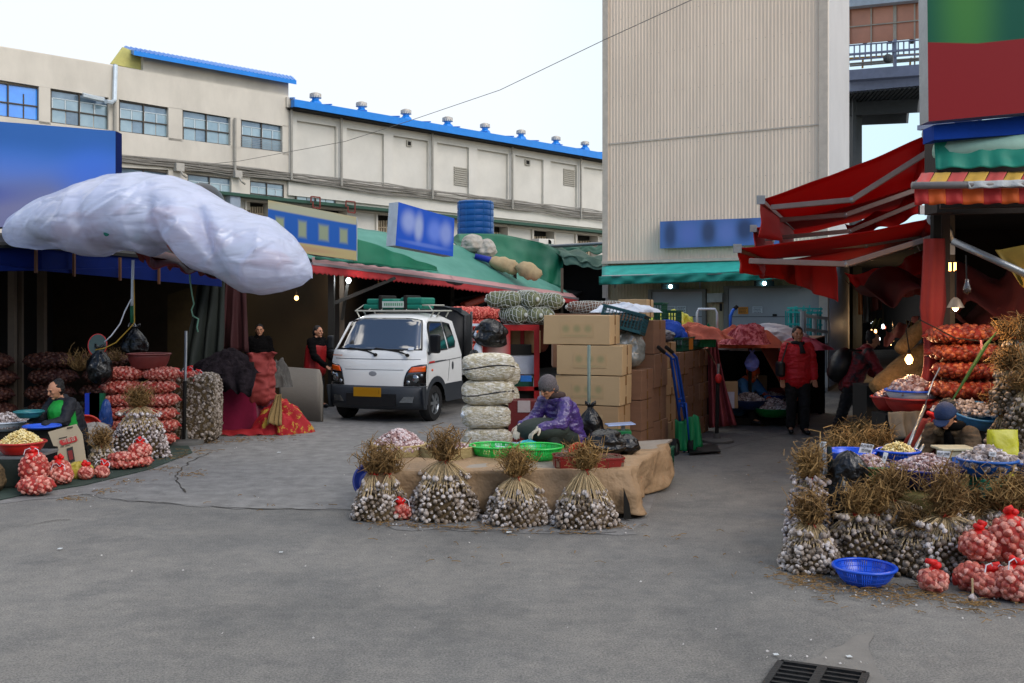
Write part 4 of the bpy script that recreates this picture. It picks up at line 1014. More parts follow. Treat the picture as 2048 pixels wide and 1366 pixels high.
basin('bowl', .085, .06, mat('bright_red_plastic', '#c4221c', .35), 'small bright red bowl tipped up behind the red trays', 'bowl', TT(1157, 9.85, ZT+.07), rot=(R(65), 0, R(-8)))
bag('plastic_bag', (.42, .34, .26), m_black_bag, 'fat crumpled black bag lying on the centre table behind the trays', TT(1212, 10.3, ZT), seed=4, knot=False, pleat=13)
bag('plastic_bag', (.3, .28, .2), m_black_bag, 'smaller black bag slumped on the table towards the kitchen scale', TT(1250, 10.35, ZT), seed=8, knot=False, pleat=10)
bag('plastic_bag', (.30, .22, .46), m_black_bag, 'tall black bag tied with green string standing beside the seated woman', TT(1181, 11.35, ZT-.05), seed=11, pleat=12)
t = thing('kitchen_scale', 'green dial scale with a pale blue weighing plate on the centre table', 'scale', TT(1245, 10.75))
b = MB(); b.prism([TT(1229, 10.75, ZT)+Vector(q) for q in ((0, 0, 0), (.19, 0, 0), (.185, 0, .19), (.0, 0, .19))], (0, .17, 0)); b.build('body', mat('scale_green', '#0d6b3a', .4), t, bevel=.01)
MB().box(TT(1246, 10.8, ZT+.22), (.04, .04, .06)).build('stem', m_steel, t)
MB().box(TT(1240, 10.8, ZT+.255), (.30, .22, .012), (0, R(-3), R(6))).build('plate', mat('plate_blue', '#8ea2c8', .3, .2), t, bevel=.004)
pole('pole', P(1178, 690, 11.6), P(1178, 905, 11.6), .02, mat('green_grey_pole', '#67756b', .5), 'slim grey green pole standing before the carton stack', 'pole')
m_bale = mat('straw_bale', '#beb290', .65, col2='#f0ece0', vs=16, bump=1, bs=38, stretch=(1, 1, 3.2), thresh=(.42, .6), bd=.04)
m_blk = mat('black_strap', '#15151a', .5)
def bale(c, w_, d_, h_, label, rz=0, strap=True, seed=0):
 t = thing('straw_bale', label, 'bale', c, rz, 'stacked woven straw bales'); rows = []
 for i in range(17):
  row = []
  for j in range(36):
   th = PI*i/16; a = 2*PI*j/36; d = Vector((math.sin(th)*math.cos(a), math.sin(th)*math.sin(a), math.cos(th)))
   if i in (0, 16): d = Vector((0, 0, 1 if i == 0 else -1))
   k = (abs(d.x)**4+abs(d.y)**4+abs(d.z)**3.2)**(-1/3.6); k *= 1+.05*fbm(d.x*2+seed, d.y*2, d.z*2+seed, 1.2)
   row.append(Vector((d.x*k*w_/2, d.y*k*d_/2, h_/2+d.z*k*h_/2)))
  rows.append(row)
 b = MB(); b.grid(rows, wrap=True); b.build('bale_body', m_bale, t, smooth=True, local=True)
 if strap:
  b = MB(); pts = []
  for j in range(41):
   a = 2*PI*j/40; k = (abs(math.cos(a))**4+abs(math.sin(a))**4)**(-1/4); pts.append((math.cos(a)*k*w_*.505, math.sin(a)*k*d_*.505, h_*.5+.03*math.sin(a*2+seed)))
  b.tube(pts, .008, 5, cap=False); b.build('strap', m_blk, t, local=True)
 return t
zs = [.03, .25, .50, .78, 1.07, 1.39]
bl = ['lowest straw bale of the front stack by the seated woman', 'second straw bale from the bottom of the front stack', 'middle straw bale of the front stack', 'fourth straw bale of the front stack, girded by a sagging black strap', 'topmost straw bale of the front stack, black strap round its middle']
for i in range(5): bale(((975+(-3, 2, -2, 1, 2)[i]-CX)/F*12, 12, zs[i]), .60+(.02 if i > 2 else 0), .5, zs[i+1]-zs[i]+.012, bl[i], R((2, -3, 4, -2, 3)[i]), i in (3, 4), i)
bl2 = ['lowest straw bale of the rear stack', 'second straw bale of the rear stack', 'third straw bale of the rear stack, seen between front stack and red cabinet', 'top straw bale of the rear stack, tucked behind the strapped bales']
for i in range(4): bale(((1000-CX)/F*12.55, 12.6, .03+i*.31), .48, .44, .32, bl2[i], R(i*5-6), i == 3, i+7)
bag('plastic_bag', (.07, .06, .07), m_white_pl, 'tiny white plastic scrap bag caught at the lower left of the bales', P(927, 835, 11.8), seed=3)
m_red = mat('red_painted_steel', '#a11a1c', .4, .2, var=.1); m_red_d = mat('dark_red_board', '#5a1615', .5, var=.1)
YR = 12.9; sR = F/YR
t = thing('red_rack', 'red steel rack with open frame and a red side panel behind the straw bales', 'rack', ((1020-CX)/F*YR, YR, 0))
b = MB()
for (u, y) in ((1017, YR-.1), (1073, YR-.1), (1017, YR+.35), (1045, YR+.35), (968, YR+.3)):
 b2 = MB(); b2.box(((u-CX)/F*YR, y, .86), (.07 if u == 1073 else .05, .05, 1.70)); b2.build('post', m_red, t)
b = MB(); zt = ZV(655, YR)
b.box(((1022-CX)/F*YR, YR-.1, zt), (.72, .055, .075)); b.box(((1022-CX)/F*YR, YR+.35, zt), (.72, .05, .075)); b.box(((1045-CX)/F*YR, YR-.1, ZV(776, YR)), (.45, .05, .05)); b.build('rail', m_red, t)
MB().box(((1022-CX)/F*YR, YR+.13, zt+.03), (.74, .5, .012)).build('top_board', m_red_d, t)
rp_ = blotch_mat('red_panel_face', '#a11a1c', [(.55, .35, .33, .62, '#a98786', .95, .7), (.4, .1, .2, .3, '#b9a09e', .6, .6)])
panel('side_panel', [P(966, 716, YR-.15), P(1020, 716, YR-.15), P(1020, 655, YR-.15), P(966, 660, YR-.15)], (0, .03, 0), rp_, m_red, t)
MB().box(((1045-CX)/F*YR, YR, ZV(729, YR)), (.30, .03, .25)).build('white_board', mat('white_board', '#aeb2ba', .5), t)
for k, (u, v0, v1, col) in enumerate(((1040, 690, 710, m_dark), (1043, 755, 778, mat('teal_box', '#0c4a3c', .5)), (1050, 778, 800, m_dark))):
 MB().box(((u-CX)/F*YR, YR+.12, (ZV(v0, YR)+ZV(v1, YR))/2), (.3, .3, (ZV(v0, YR)-ZV(v1, YR)))).build('shelf_bin', col, t)
t = thing('cabinet', 'low dark red cabinet with a white sticker between the bales and the seated woman', 'cabinet', ((1046-CX)/F*11.9, 11.9, 0))
MB().box(((1045-CX)/F*11.9, 12.0, .42), (.34, .3, .84)).build('body', m_red_d, t, bevel=.006)
MB().box(((1048-CX)/F*11.84, 11.843, ZV(813, 11.84)), (.15, .006, .14)).build('sticker', mat('sticker', '#9c8f8c', .6), t)
for k, (u, v0, v1, c_, lb) in enumerate(((1052, 745, 758, '#2060a8', 'blue topped tin on the lower shelf of the red rack'),)):
 MB().box(((u-CX)/F*12.6, 12.6, ZV(757, 12.6)), (.14, .12, .07)).build('tin', mat('tin_blue', c_, .4)); tag(bpy.data.objects['tin'], lb, 'tin')
carton(.24, .3, .3, 'open cardboard box seen through the red rack, left of its inner post', P(1033, 705, 13.4), 0, prints=False, group='boxes behind the red rack')
carton(.24, .3, .3, 'cardboard box seen through the red rack, right of its inner post', P(1060, 705, 13.45), R(8), prints=False, group='boxes behind the red rack')
m_herb = mat('dried_greens', '#4c5238', .85, col2='#7d8163', vs=30, bump=.8, bs=50, stretch=(1, 1, 1)); m_root_b = mat('dried_brown_roots', '#4a2e22', .85, col2='#84695a', vs=30, bump=.8, bs=50)
m_netw = mat('white_netting', '#b8bcb4', .6, bump=0)
def nroll(c, L_, r, m, label, rz=0, end=True, group='net wrapped dried bundles', n=9):
 t = thing('netted_bundle', label, 'netted bundle', c, rz, group); rows = []; sd_ = rnd(0, 50)
 for i in range(19):
  x = -L_/2+L_*i/18; e = (1-abs(2*i/18-1)**4)**.5*.96+.04; row = []
  for j in range(20):
   a = 2*PI*j/20; q = r*e*(1+.12*fbm(x*6+sd_, math.cos(a)*1.5, math.sin(a)*1.5, 1.5)); row.append((x, q*math.cos(a), r+q*math.sin(a)*.92))
  rows.append(row)
 b = MB(); b.grid(rows, wrap=True); b.build('herb_roll', m, t, smooth=True, local=True)
 b = MB()
 for k in range(n):      # hoops
  x = -L_/2+L_*(k+.5)/n; e = (1-abs(2*(k+.5)/n-1)**4)**.5; b.tube([(x+.015*math.sin(a*2+k), r*1.04*e*math.cos(a), r+r*1.0*e*math.sin(a)) for a in np.linspace(0, 2*PI, 19)], .0045, 4, cap=False)
 for k in range(10):     # lengthwise cords gathering at the end knot
  a = 2*PI*k/10+.2; pts = []
  for i in range(13):
   f = i/12; x = -L_/2+L_*f; e = (1-abs(2*f-1)**4)**.5; w_ = a+.25*math.sin(f*9+k); pts.append((x, r*1.05*e*math.cos(w_), r+r*1.0*e*math.sin(w_)))
  b.tube(pts, .0035, 4, cap=False)
 b.ell((L_/2+.005, 0, r), (.02, .03, .03), 8, 5); b.ell((-L_/2-.005, 0, r), (.02, .03, .03), 8, 5)
 b.build('net_cord', m_netw, t, local=True); return t
zr = zt+.04
def NX(u, Y=YR): return (u-CX)/F*Y
rolls = [(1027, 0, -.05, R(-40), .36, .105, 'lower left net wrapped green bundle, its end knot facing the viewer'), (1060, 0, 0, R(-48), .36, .1, 'lower middle net wrapped green bundle on the red rack'), (1082, 0, .1, R(-50), .34, .1, 'lower right net wrapped green bundle beside the top carton'),
         (1008, .2, -.05, R(-12), .42, .1, 'upper left net wrapped green bundle, the longest, lying sideways'), (1054, .2, 0, R(-50), .36, .105, 'upper middle net wrapped green bundle showing a star of cords'), (1096, .19, .1, R(-20), .38, .095, 'upper right net wrapped green bundle above the carton')]
for (u, dz, dy, rz, L_, r, lb) in rolls: nroll((NX(u), YR+dy, zr+dz), L_*1.12, r*1.17, m_herb, lb, rz)
bag('plastic_bag', (.42, .3, .36), m_black_bag, 'shiny black bag hung over the left corner of the red rack', P(975, 694, 12.6), seed=21, knot=False, pleat=8, rot=(0, R(12), 0))
bag('plastic_bag', (.14, .12, .28), m_black_bag, 'limp black bag tail hanging left of the red rack', P(946, 700, 12.55), seed=25, knot=True, rot=(R(185), R(-12), 0))
t = thing('spray_bottle', 'white trigger bottle with an orange dot hanging left of the red rack', 'bottle', P(958, 715, 12.6)); b = MB()
c = P(956, 716, 12.6); b.lathe([(.05, 0), (.055, .04), (.055, .14), (.02, .2), (.018, .24)], c, 14); b.build('flask', m_white_pl, t, smooth=True)
b = MB(); b.lathe([(.055, .22), (.06, .3), (.03, .4)], c, 12); b.box(c+Vector((-.02, 0, .42)), (.1, .04, .03)); b.build('trigger_head', m_white_pl, t)
MB().ell(c+Vector((0, -.055, .33)), (.02, .008, .02), 8, 6).build('dot', mat('orange_dot', '#d8601c', .5), t)
A0 = Vector((1.374, 12.1, 0)); A1 = Vector((3.15, 15.84, 0)); AD = (A1-A0).normalized(); AP = Vector((AD.y, -AD.x, 0)); PHI = -math.atan2(AD.x, AD.y)
def colpos(s, w_, d_, off=0): return A0+AD*(s+d_/2)-AP*(w_/2+off)
fr = [(.80, .10, 0, .37), (.82, .10, .375, .365), (.84, .08, .745, .365), (.84, .07, 1.115, .37), (.86, .23, 1.49, .37)]
fl = ['bottom carton of the front carton stack, mostly behind black bags', 'second carton from the bottom in the front stack', 'third carton from the bottom, level with the seated woman', 'fourth carton of the front stack, jutting right under the top one', 'topmost carton of the front stack, shifted to the left with its pale top showing']
for (w_, off, z, h_), lb in zip(fr, fl): carton(w_, .5, h_-.006, lb, colpos(0, w_, .5, off)+Vector((0, 0, z)), R(-20) if z > 1 else PHI+R(2), m_card_l if z > .7 else m_card)
c1 = ['bottom', 'middle', 'top']
for k in range(3): carton(.7, .5, .38, c1[k]+' carton of the second column, edge on beside the front stack', colpos(.54, .7, .5, -.03)+Vector((0, 0, k*.388)), PHI, m_card_r, prints=False)
c2 = ['lowest', 'second', 'third', 'highest']
for k in range(4): carton(.7, .62, .44, c2[k]+' of four big reddish cartons in the third column', colpos(1.08, .7, .62, -.03+.02*(k % 2))+Vector((0, 0, k*.446)), PHI+R(k-1), m_card_r, prints=False)
for k in range(4): carton(.7, .5, .36, c2[k]+' carton of the fourth column, just behind the blue hand truck handles', colpos(1.76, .7, .5, .02*(k % 2))+Vector((0, 0, k*.368)), PHI-R(k), m_card, prints=False)
for k in range(4): carton(.7, .5, .32, c2[k]+' carton of the fifth column, behind the hand truck', colpos(2.32, .7, .5, -.02*(k % 2))+Vector((0, 0, k*.328)), PHI, m_card_r, prints=False)
for k in range(5): carton(.7, .56, .255, ['lowest', 'second', 'third', 'fourth', 'top'][k]+' carton of the sixth column, thin and dented', colpos(2.88, .7, .56, .02*(k % 2))+Vector((0, 0, k*.262)), PHI+R(2*(k % 2)), m_card_r, prints=False)
for k in range(5): carton(.7, .56, .255, ['lowest', 'second', 'third', 'fourth', 'top'][k]+' carton of the farthest column by the pink netting', colpos(3.5, .7, .56, .03*(k % 2))+Vector((0, 0, k*.262)), PHI-R(2*(k % 2)), m_card_r, prints=False)
b = MB(); q = colpos(3.5, .7, .56)+AP*.36; b.prism([q+Vector((0, -.28, 1.31)), q+Vector((.1, -.3, 1.08)), q+Vector((.18, 0, 1.04)), q+Vector((0, 0, 1.31))], (.004, 0, 0)); b.build('loose_flap', m_card_r); tag(bpy.data.objects['loose_flap'], 'open flap hanging off the farthest carton column under the green crate', 'cardboard flap')
cq = lambda s, off, z: A0+AD*s-AP*off+Vector((0, 0, z))
bag('clear_bag', (.42, .44, .5), mat('clear_film', '#5c5e58', .2, col2='#8f938e', vs=6, bump=.8, bs=12, spec=.9), 'bulging see-through bag of dark greens beside the topmost carton', cq(.80, .22, 1.17), knot=False, seed=31, pleat=12)
crate('plastic_crate', .55, .42, .26, mat('teal_crate', '#14454b', .45), 'teal lattice crate tipped forward on the clear bag beside the top carton', cq(.75, .30, 1.66), R(-20), rot=(R(-6), R(14), R(-18)), cols=12, rows=5)
crumple('white_sack', cq(.95, .35, 1.90), (.8, .5, .12), mat('white_woven_sack', '#c9cfd8', .5, bump=.4, bs=8), 'flat white sack lying over the teal crate', 'sack', 5, rz=-.2)
carton(.42, .4, .26, 'small carton lifted behind the brown netted bundles', P(1272, 635, 14.4), R(-22), m_card_l, prints=False)
nroll(P(1172, 627, 14.2), .55, .09, m_root_b, 'left net wrapped brown root bundle behind the topmost carton', R(-6), group='net wrapped brown bundles', n=13)
nroll(P(1218, 627, 14.2), .5, .09, m_root_b, 'right net wrapped brown root bundle next to the small carton', R(-4), group='net wrapped brown bundles', n=12)
MB().box(P(1195, 680, 14.3), (1.3, .6, .75)).build('covered_stack', m_card_r); tag(bpy.data.objects['covered_stack'], 'plain carton block behind the front stack carrying the brown bundles', 'cardboard box')
crate('plastic_crate', .34, .4, .5, m_crate, 'dark green crate standing behind the small lifted carton, the taller of two', P(1307, 672, 14.9), R(-20), cols=8, rows=7, group='dark green crates on the cartons')
crate('plastic_crate', .34, .4, .42, m_crate, 'dark green crate behind the grey bags, right-hand and lower of two', P(1336, 676, 15.1), R(-20), cols=8, rows=6, group='dark green crates on the cartons')
m_greybag = mat('pale_grey_film', '#8e8a8c', .4, col2='#b3adb0', bump=.7, bs=10)
bag('plastic_bag', (.4, .4, .26), m_greybag, 'pale grey bag leaning on the cartons behind the hand truck', cq(2.05, .32, 1.47), knot=True, seed=41)
bag('plastic_bag', (.35, .3, .18), mat('dark_grey_film', '#4b4a50', .35, bump=.7, bs=10), 'dark grey striped bag at the edge of the fourth carton column', cq(1.9, .12, 1.47), knot=False, seed=44)
for k, s in enumerate((2.75, 3.2, 3.6)): crate('plastic_crate', .5, .4, .2, m_crate, ['left', 'middle', 'right'][k]+' one of three flat green crates under the blue cloth', cq(s, .25, 1.315), PHI, cols=9, rows=3, group='flat green crates on the carton wall')
t = thing('crate_label', 'orange card tied to the flat green crates', 'label', cq(3.2, .02, 1.33)); MB().bar(cq(2.9, -.0, 1.42), cq(3.12, -.0, 1.42), .006, .19, up=(0, 0, 1)).build('card', mat('orange_card', '#c4761a', .6), t)
m_bluecl = mat('blue_cloth', '#0f3f9c', .75, var=.2, vs=3, bump=.4, bs=10); m_orcl = mat('orange_cloth', '#c4644a', .75, var=.18, vs=4, bump=.4, bs=10)
crumple('blue_cloth', cq(2.85, .3, 1.53), (.75, .55, .24), m_bluecl, 'royal blue padded cloth folded on the flat green crates', 'cloth', 12, rz=-.3)
crumple('yellow_green_bag', cq(3.9, .55, 1.56), (1.0, .8, .36), mat('yellow_green_film', '#a8b43c', .4, col2='#c8b428', vs=2, bump=.4, bs=7), 'yellow green translucent sheet bundled on the carton wall', 'plastic sheet', 21, rz=.2)
crumple('orange_cloth', cq(3.5, .15, 1.50), (1.15, .6, .22), m_orcl, 'orange cloth draped between the blue cloth and the red flowered one', 'cloth', 17, rz=-.5)
crumple('green_cloth', cq(3.55, -.10, 1.38), (.28, .2, .3), mat('green_cloth', '#0b6a42', .7), 'scrap of green cloth over the orange one', 'cloth', 19)
crumple('orange_cloth', P(1480, 690, 16.2), (1.1, .7, .34), m_orcl, 'orange cloth rumpled along the front edge of the covered stall', 'cloth', 27)
crumple('patterned_cloth', P(1492, 684, 15.8), (.75, .45, .3), mat('red_pattern', '#8c1c26', .7, col2='#c86a6c', vs=14, thresh=(.45, .55), bump=.5), 'ruffled red and white patterned cloth over the stall edge', 'cloth', 33, amp=.35, sc=2.6)
m_btruck = mat('blue_tube', '#0f46a0', .4, .2)
t = thing('hand_truck', 'blue two wheeled hand truck leaning against the cartons, green sheet wrapped round its foot', 'hand truck', P(1385, 905, 13.4))
def hp(u, v, Y): return P(u, v, Y)
for (u0, u1, u2) in ((1320, 1342, 1369), (1336, 1353, 1386)):
 b = MB(); b.tube([hp(u0, 697, 13.1), hp(u1, 715, 13.25), hp(u2, 905, 13.45)], .019, 8); b.build('frame_tube', m_btruck, t, smooth=True)
 b = MB(); b.tube([hp(u0-4, 694, 13.08), hp(u0+9, 705, 13.17)], .026, 8); b.build('grip', m_dark, t, smooth=True)
b = MB(); b.tube([hp(1348, 716, 13.27), hp(1381, 902, 13.47)], .014, 6)
for v in (717, 797, 812, 850, 880): k = (v-715)/190; b.tube([hp(1342+27*k, v+2, 13.25+.2*k), hp(1353+33*k, v-1, 13.25+.2*k)], .013, 6)
b.tube([hp(1358, 830, 13.2), hp(1360, 805, 13.2), hp(1372, 806, 13.2), hp(1378, 880, 13.25)], .014, 6); b.build('brace', m_btruck, t, smooth=True)
def wheel(c, r, w_, ax, t, tyre, rim, name='wheel'):
 M = Vector((0, 0, 1)).rotation_difference(Vector(ax)).to_matrix(); e = bpy.data.objects.new(name, None)
 b = MB(); b.lathe([(r*.62, -w_/2), (r*.93, -w_/2), (r, -w_/3), (r, w_/3), (r*.93, w_/2), (r*.62, w_/2)], c, 28, M=M, closed=True); w1 = b.build(name, tyre, t, ang=40)
 b = MB(); b.lathe([(.02, -w_*.3), (r*.3, -w_*.35), (r*.63, -w_*.2), (r*.63, w_*.2), (r*.3, w_*.35), (.02, w_*.3)], c, 20, M=M); b.build('rim', rim, w1, ang=40); return w1
m_tyre = mat('tyre_rubber', '#121213', .8, bump=.2)
for dx, dy in ((-.14, -.12), (.13, .1)): wheel(hp(1368, 893, 13.3)+Vector((dx, dy, 0)), .125, .07, (math.cos(PHI), math.sin(PHI), 0), t, m_tyre, m_steel)
b = MB(); b.prism([G(1378, 912)+Vector((0, 0, .03)), G(1442, 908)+Vector((0, 0, .03)), G(1432, 893)+Vector((0, 0, .03)), G(1380, 898)+Vector((0, 0, .03))], (0, 0, .012)); b.build('toe_plate', mat('black_metal', '#1b1c1e', .5, .4), t)
rows = []
for i in range(12):
 f = i/11; row = []
 for j in range(14): g_ = j/13; row.append(hp(1350+46*g_+8*f*g_+2*math.sin(j*1.6), 838+64*f-(8 if j > 10 else 0)+5*math.sin(g_*7)*(1-f), 13.33+.03*math.sin(j*1.9+f*2)))
 rows.append(row)
MB().grid(rows).build('green_sheet', mat('green_tarp', '#0c7a46', .5, bump=.4, bs=8), t, smooth=True, solid=.006)
t = thing('umbrella_stand', 'black pole rising from a flat grey disc in the lane by the pink netting', 'umbrella stand', G(1434, 884))
Yp = G(1434, 884).y; b = MB(); b.tube([P(1433, 884, Yp), P(1436, 762, Yp)], .028, 12); b.build('lower_tube', m_dark, t); b = MB(); b.tube([P(1436, 764, Yp), P(1437, 728, Yp)], .019, 10); b.build('upper_tube', m_steel, t)
MB().ell(P(1437, 757, Yp-.03), (.055, .04, .07), 10, 8).build('red_knob', m_tie, t, smooth=True)
b = MB(); b.lathe([(.235, 0), (.235, .03), (.22, .04), (.05, .05), (.045, .12)], G(1434, 884)+Vector((0, 0, .005)), 36); b.build('base_disc', mat('grey_disc', '#5a5955', .7), t, ang=40)
m_pinknet = mat('pink_net_cloth', '#8c3c40', .7, var=.2, vs=8, bump=.4, bs=120)
rows = []
for i in range(16):
 f = i/15; row = []
 for j in range(30): g_ = j/29; row.append(P(1416+g_*(18+38*f**1.4)+f*2, 676+f*(180-6*g_), 15.75-.3*f+.10*math.sin(g_*17+f*2)*(.4+.6*f)))
 rows.append(row)
tag(MB().grid(rows).build('net_curtain', m_pinknet, smooth=True, solid=.006), 'dusty pink netting hanging to the ground at the end of the carton wall', 'netting')
# ================================================================ COVERED STALL beyond (people crouch beneath)
st = thing('covered_stall', 'low stall roofed with tarpaulin at the far side of the lane, dark inside', 'stall', P(1530, 800, 17))
for (u, Y) in ((1420, 16.4), (1600, 16.6), (1440, 18.2), (1640, 18.2), (1500, 16.5)): MB().bar((NX(u, Y), Y, 0), (NX(u, Y), Y, 1.36), .05).build('post', m_dark, st)
b = MB(); b.prism([(NX(1412, 16.2), 16.2, 1.33), (NX(1590, 16.2), 16.2, 1.33), (NX(1650, 18.4), 18.4, 1.40), (NX(1430, 18.4), 18.4, 1.4)], (0, 0, .03)); b.build('roof_board', m_card_r, st)
b = MB(); b.prism([(NX(1425, 18.4), 18.4, 0), (NX(1650, 18.4), 18.4, 0), (NX(1650, 18.4), 18.4, 1.4), (NX(1425, 18.4), 18.4, 1.4)], (0, .03, 0)); b.build('back_panel', m_dark, st)
MB().bar((NX(1412, 16.3), 16.3, .65), (NX(1430, 18.3), 18.3, .65), .03, 1.3).build('side_panel', m_dark, st)
m_ortarp = mat('orange_tarp', '#a45a44', .65, var=.12, vs=2, bump=.35, bs=6)
rows = []
for i in range(14):
 f = i/13; row = []
 for j in range(24): g_ = j/23; row.append(P(1518+g_*78+f*(62*(1-g_)), 690+f*112, 16.4+.9*g_+.06*math.sin(g_*15+f)*(.3+f)))
 rows.append(row)
tag(MB().grid(rows).build('tarp_skirt', m_ortarp, smooth=True, solid=.006), 'orange tarpaulin skirt slanting down the right side of the covered stall', 'tarpaulin')
crumple('white_sheet', P(1535, 694, 17.3), (1.6, 1.2, .42), mat('white_film_sheet', '#c6c9cc', .4, col2='#b9a9a4', bump=.4, bs=5), 'white plastic sheet bulging over the covered stall roof', 'plastic sheet', 51, amp=.15)
crumple('pink_sheet', P(1600, 696, 17.0), (.9, .7, .2), mat('pink_film', '#b4505c', .5, bump=.4, bs=6), 'pink plastic sheet over the right of the covered stall', 'plastic sheet', 55, amp=.2)
b = MB(); b.prism([G(1462, 851)+Vector((0, 0, .0)), G(1590, 851), G(1585, 836), G(1468, 836)], (0, 0, .12)); pl = b.build('pallet', m_dark); tag(pl, 'low dark wooden platform under the basins of the covered stall', 'platform')
Yb = 16.4
basin('basin', .29, .15, mat('navy_basin', '#16284c', .4), 'dark navy basin of garlic resting on the red stool', loc=P(1497, 818, Yb)); heap('garlic_heap', .25, .11, 150, .042, m_bulb_pale, 'white garlic piled in the navy basin on the red stool', loc=P(1497, 801, Yb))
basin('basin', .31, .14, mat('green_basin', '#06682c', .4), 'deep green basin brimming with garlic, nearest the lane in the covered stall', loc=P(1546, 833, Yb-.1)); heap('garlic_heap', .28, .16, 260, .042, m_bulb_pale, 'steep mound of garlic in the green basin of the covered stall', loc=P(1548, 818, Yb-.1))
basin('basin', .3, .12, mat('blue_basin_d', '#12368c', .4), 'blue basin at the back of the covered stall', loc=P(1540, 803, Yb+.7)); heap('garlic_heap', .26, .07, 120, .042, m_bulb_pink, 'reddish garlic in the back blue basin', loc=P(1545, 795, Yb+.7))
basin('basin', .26, .1, mat('red_basin_d', '#8c2028', .4), 'wide red basin upside down behind the basins', loc=P(1552, 790, Yb+.95))
def stool(loc, s, m, label, rz=0, group=None):
 t = thing('stool', label, 'stool', loc, rz, group); w_, h_ = s; b = MB(); b.box((0, 0, h_-.02), (w_, w_*.85, .04)); b.build('seat', m, t, local=True, bevel=.01)
 for x in (-1, 1):
  for y in (-1, 1): MB().bar((x*w_*.47, y*w_*.4, 0), (x*w_*.40, y*w_*.34, h_-.04), .05, .035).build('leg', m, t, local=True)
 b = MB()
 for y in (-1, 1): b.box((0, y*w_*.38, h_-.06), (w_*.8, .02, .06))
 for x in (-1, 1): b.box((x*w_*.43, 0, h_-.06), (.02, w_*.7, .06))
 b.build('apron', m, t, local=True); return t
stool(G(1489, 838)+Vector((0, 0, .12)), (.26, .2), mat('red_stool', '#a8262a', .4), 'small red plastic stool under the navy basin')
carton(.3, .22, .42, 'worn cardboard box standing upright beside the person in the orange hood', P(1456, 815, 16.0), R(-10), m_card, prints=False)
MB().box(P(1458, 800, 15.85), (.17, .01, .26)).build('poster', mat('white_label', '#b9b6c4', .7)); tag(bpy.data.objects['poster'], 'pale printed label on the upright cardboard box', 'label')
carton(.22, .2, .3, 'open brown carton deep inside the covered stall', P(1517, 785, 17.2), R(20), m_card, prints=False)
bag('plastic_bag', (.22, .16, .32), mat('lilac_film', '#5064c8', .35, col2='#8c94e0', bump=.5, bs=10), 'lilac plastic bag hanging from the covered stall', P(1504, 742, 16.3), seed=61)
t = thing('cart_handle', 'white bent tube handle rising behind the yellow green sheet', 'cart', P(1414, 665, 16.4)); b = MB(); b.tube([P(1394, 660, 16.4), P(1394, 626, 16.4), P(1397, 618, 16.4), P(1430, 618, 16.4), P(1434, 626, 16.4), P(1434, 660, 16.4)], .02, 8); b.build('handle', m_white_pl, t, smooth=True); b = MB(); b.box(P(1414, 668, 16.4), (.38, .3, .06)); b.build('deck', m_dark, t)
t = thing('cart_handle', 'single blue bent handle with black grip in front of the grey shutter', 'cart', P(1462, 665, 17)); b = MB(); b.tube([P(1461, 665, 17), P(1461, 632, 17), P(1466, 621, 17), P(1470, 617, 17)], .028, 8); b.build('handle', mat('bright_blue_tube', '#1560c8', .4), t, smooth=True); b = MB(); b.tube([P(1469, 618, 17), P(1475, 612, 17)], .034, 8); b.build('grip', m_dark, t)
m_tealp = mat('teal_paint', '#1c8c88', .5)
t = thing('folding_rack', 'cluster of thin teal painted rods standing against the shutter behind the red coat', 'rack', P(1608, 740, 20.5)); random.seed(5)
for k in range(22):
 u = 1571+k*3.4+rnd(-1, 1); vt = 617+rnd(-6, 8)-(u-1571)*.02; b = MB(); b.tube([P(u+rnd(-2, 2), 735, 20.5+rnd(-.3, .3)), P(u, vt, 20.5)], .014, 5); b.build('rod', m_tealp, t)
b = MB()
for v in (616, 624, 648, 690): b.bar(P(1574, v, 20.4), P(1645, v+2, 20.4), .02, .035)
b.build('cross_rail', m_tealp, t)
t = thing('railing', 'weathered white steel railing between the teal rods and the tower corner', 'railing', P(1632, 740, 19.5)); b = MB()
for (u, v, r) in ((1606, 622, .06), (1629, 628, .05), (1651, 636, .035)): q = MB(); q.tube([P(u, 745, 19.5+(u-1606)*.02), P(u, v, 19.5+(u-1606)*.02)], r, 8); q.build('post', mat('dull_white_paint', '#8d918e', .6), t)
for v in (631, 658, 684): b.bar(P(1606, v, 19.5), P(1654, v+6, 20.4), .04, .06)
b.build('rail', mat('dull_white_paint', '#8d918e', .6), t)
# ================================================================ TRUCK
m_paint = mat('white_paint', '#d8d9d6', .25, var=.02, bump=0, coat=.6, spec=.5)
m_grey_pl = mat('grey_bumper', '#2a2e33', .55, var=.06, bump=.05)
m_wind = mat('windscreen', '#03050a', .02, bump=0, spec=1.0, coat=1.0, var=.1); m_wind.node_tree.nodes['Principled BSDF'].inputs['IOR'].default_value = 1.9; m_wind.node_tree.nodes['Principled BSDF'].inputs['Coat IOR'].default_value = 1.7
m_chrome = mat('lamp_reflector', '#8d9296', .15, .9, bump=0)
m_amber = mat('amber_lens', '#d2500c', .2, bump=0, coat=.5)
TH = R(-20); tp = Vector(((842-CX)/F*16.5, 16.5, 0)); hw0 = .91
tloc = tp-Matrix.Rotation(TH, 3, 'Z') @ Vector((hw0, 0, 0))
tk = thing('truck', 'white light truck with black canvas over its bed, parked under the red awning', 'truck', tloc, TH)
def TB(b, name, m, parent=None, **k): return b.build(name, m, parent or tk, local=True, **k)
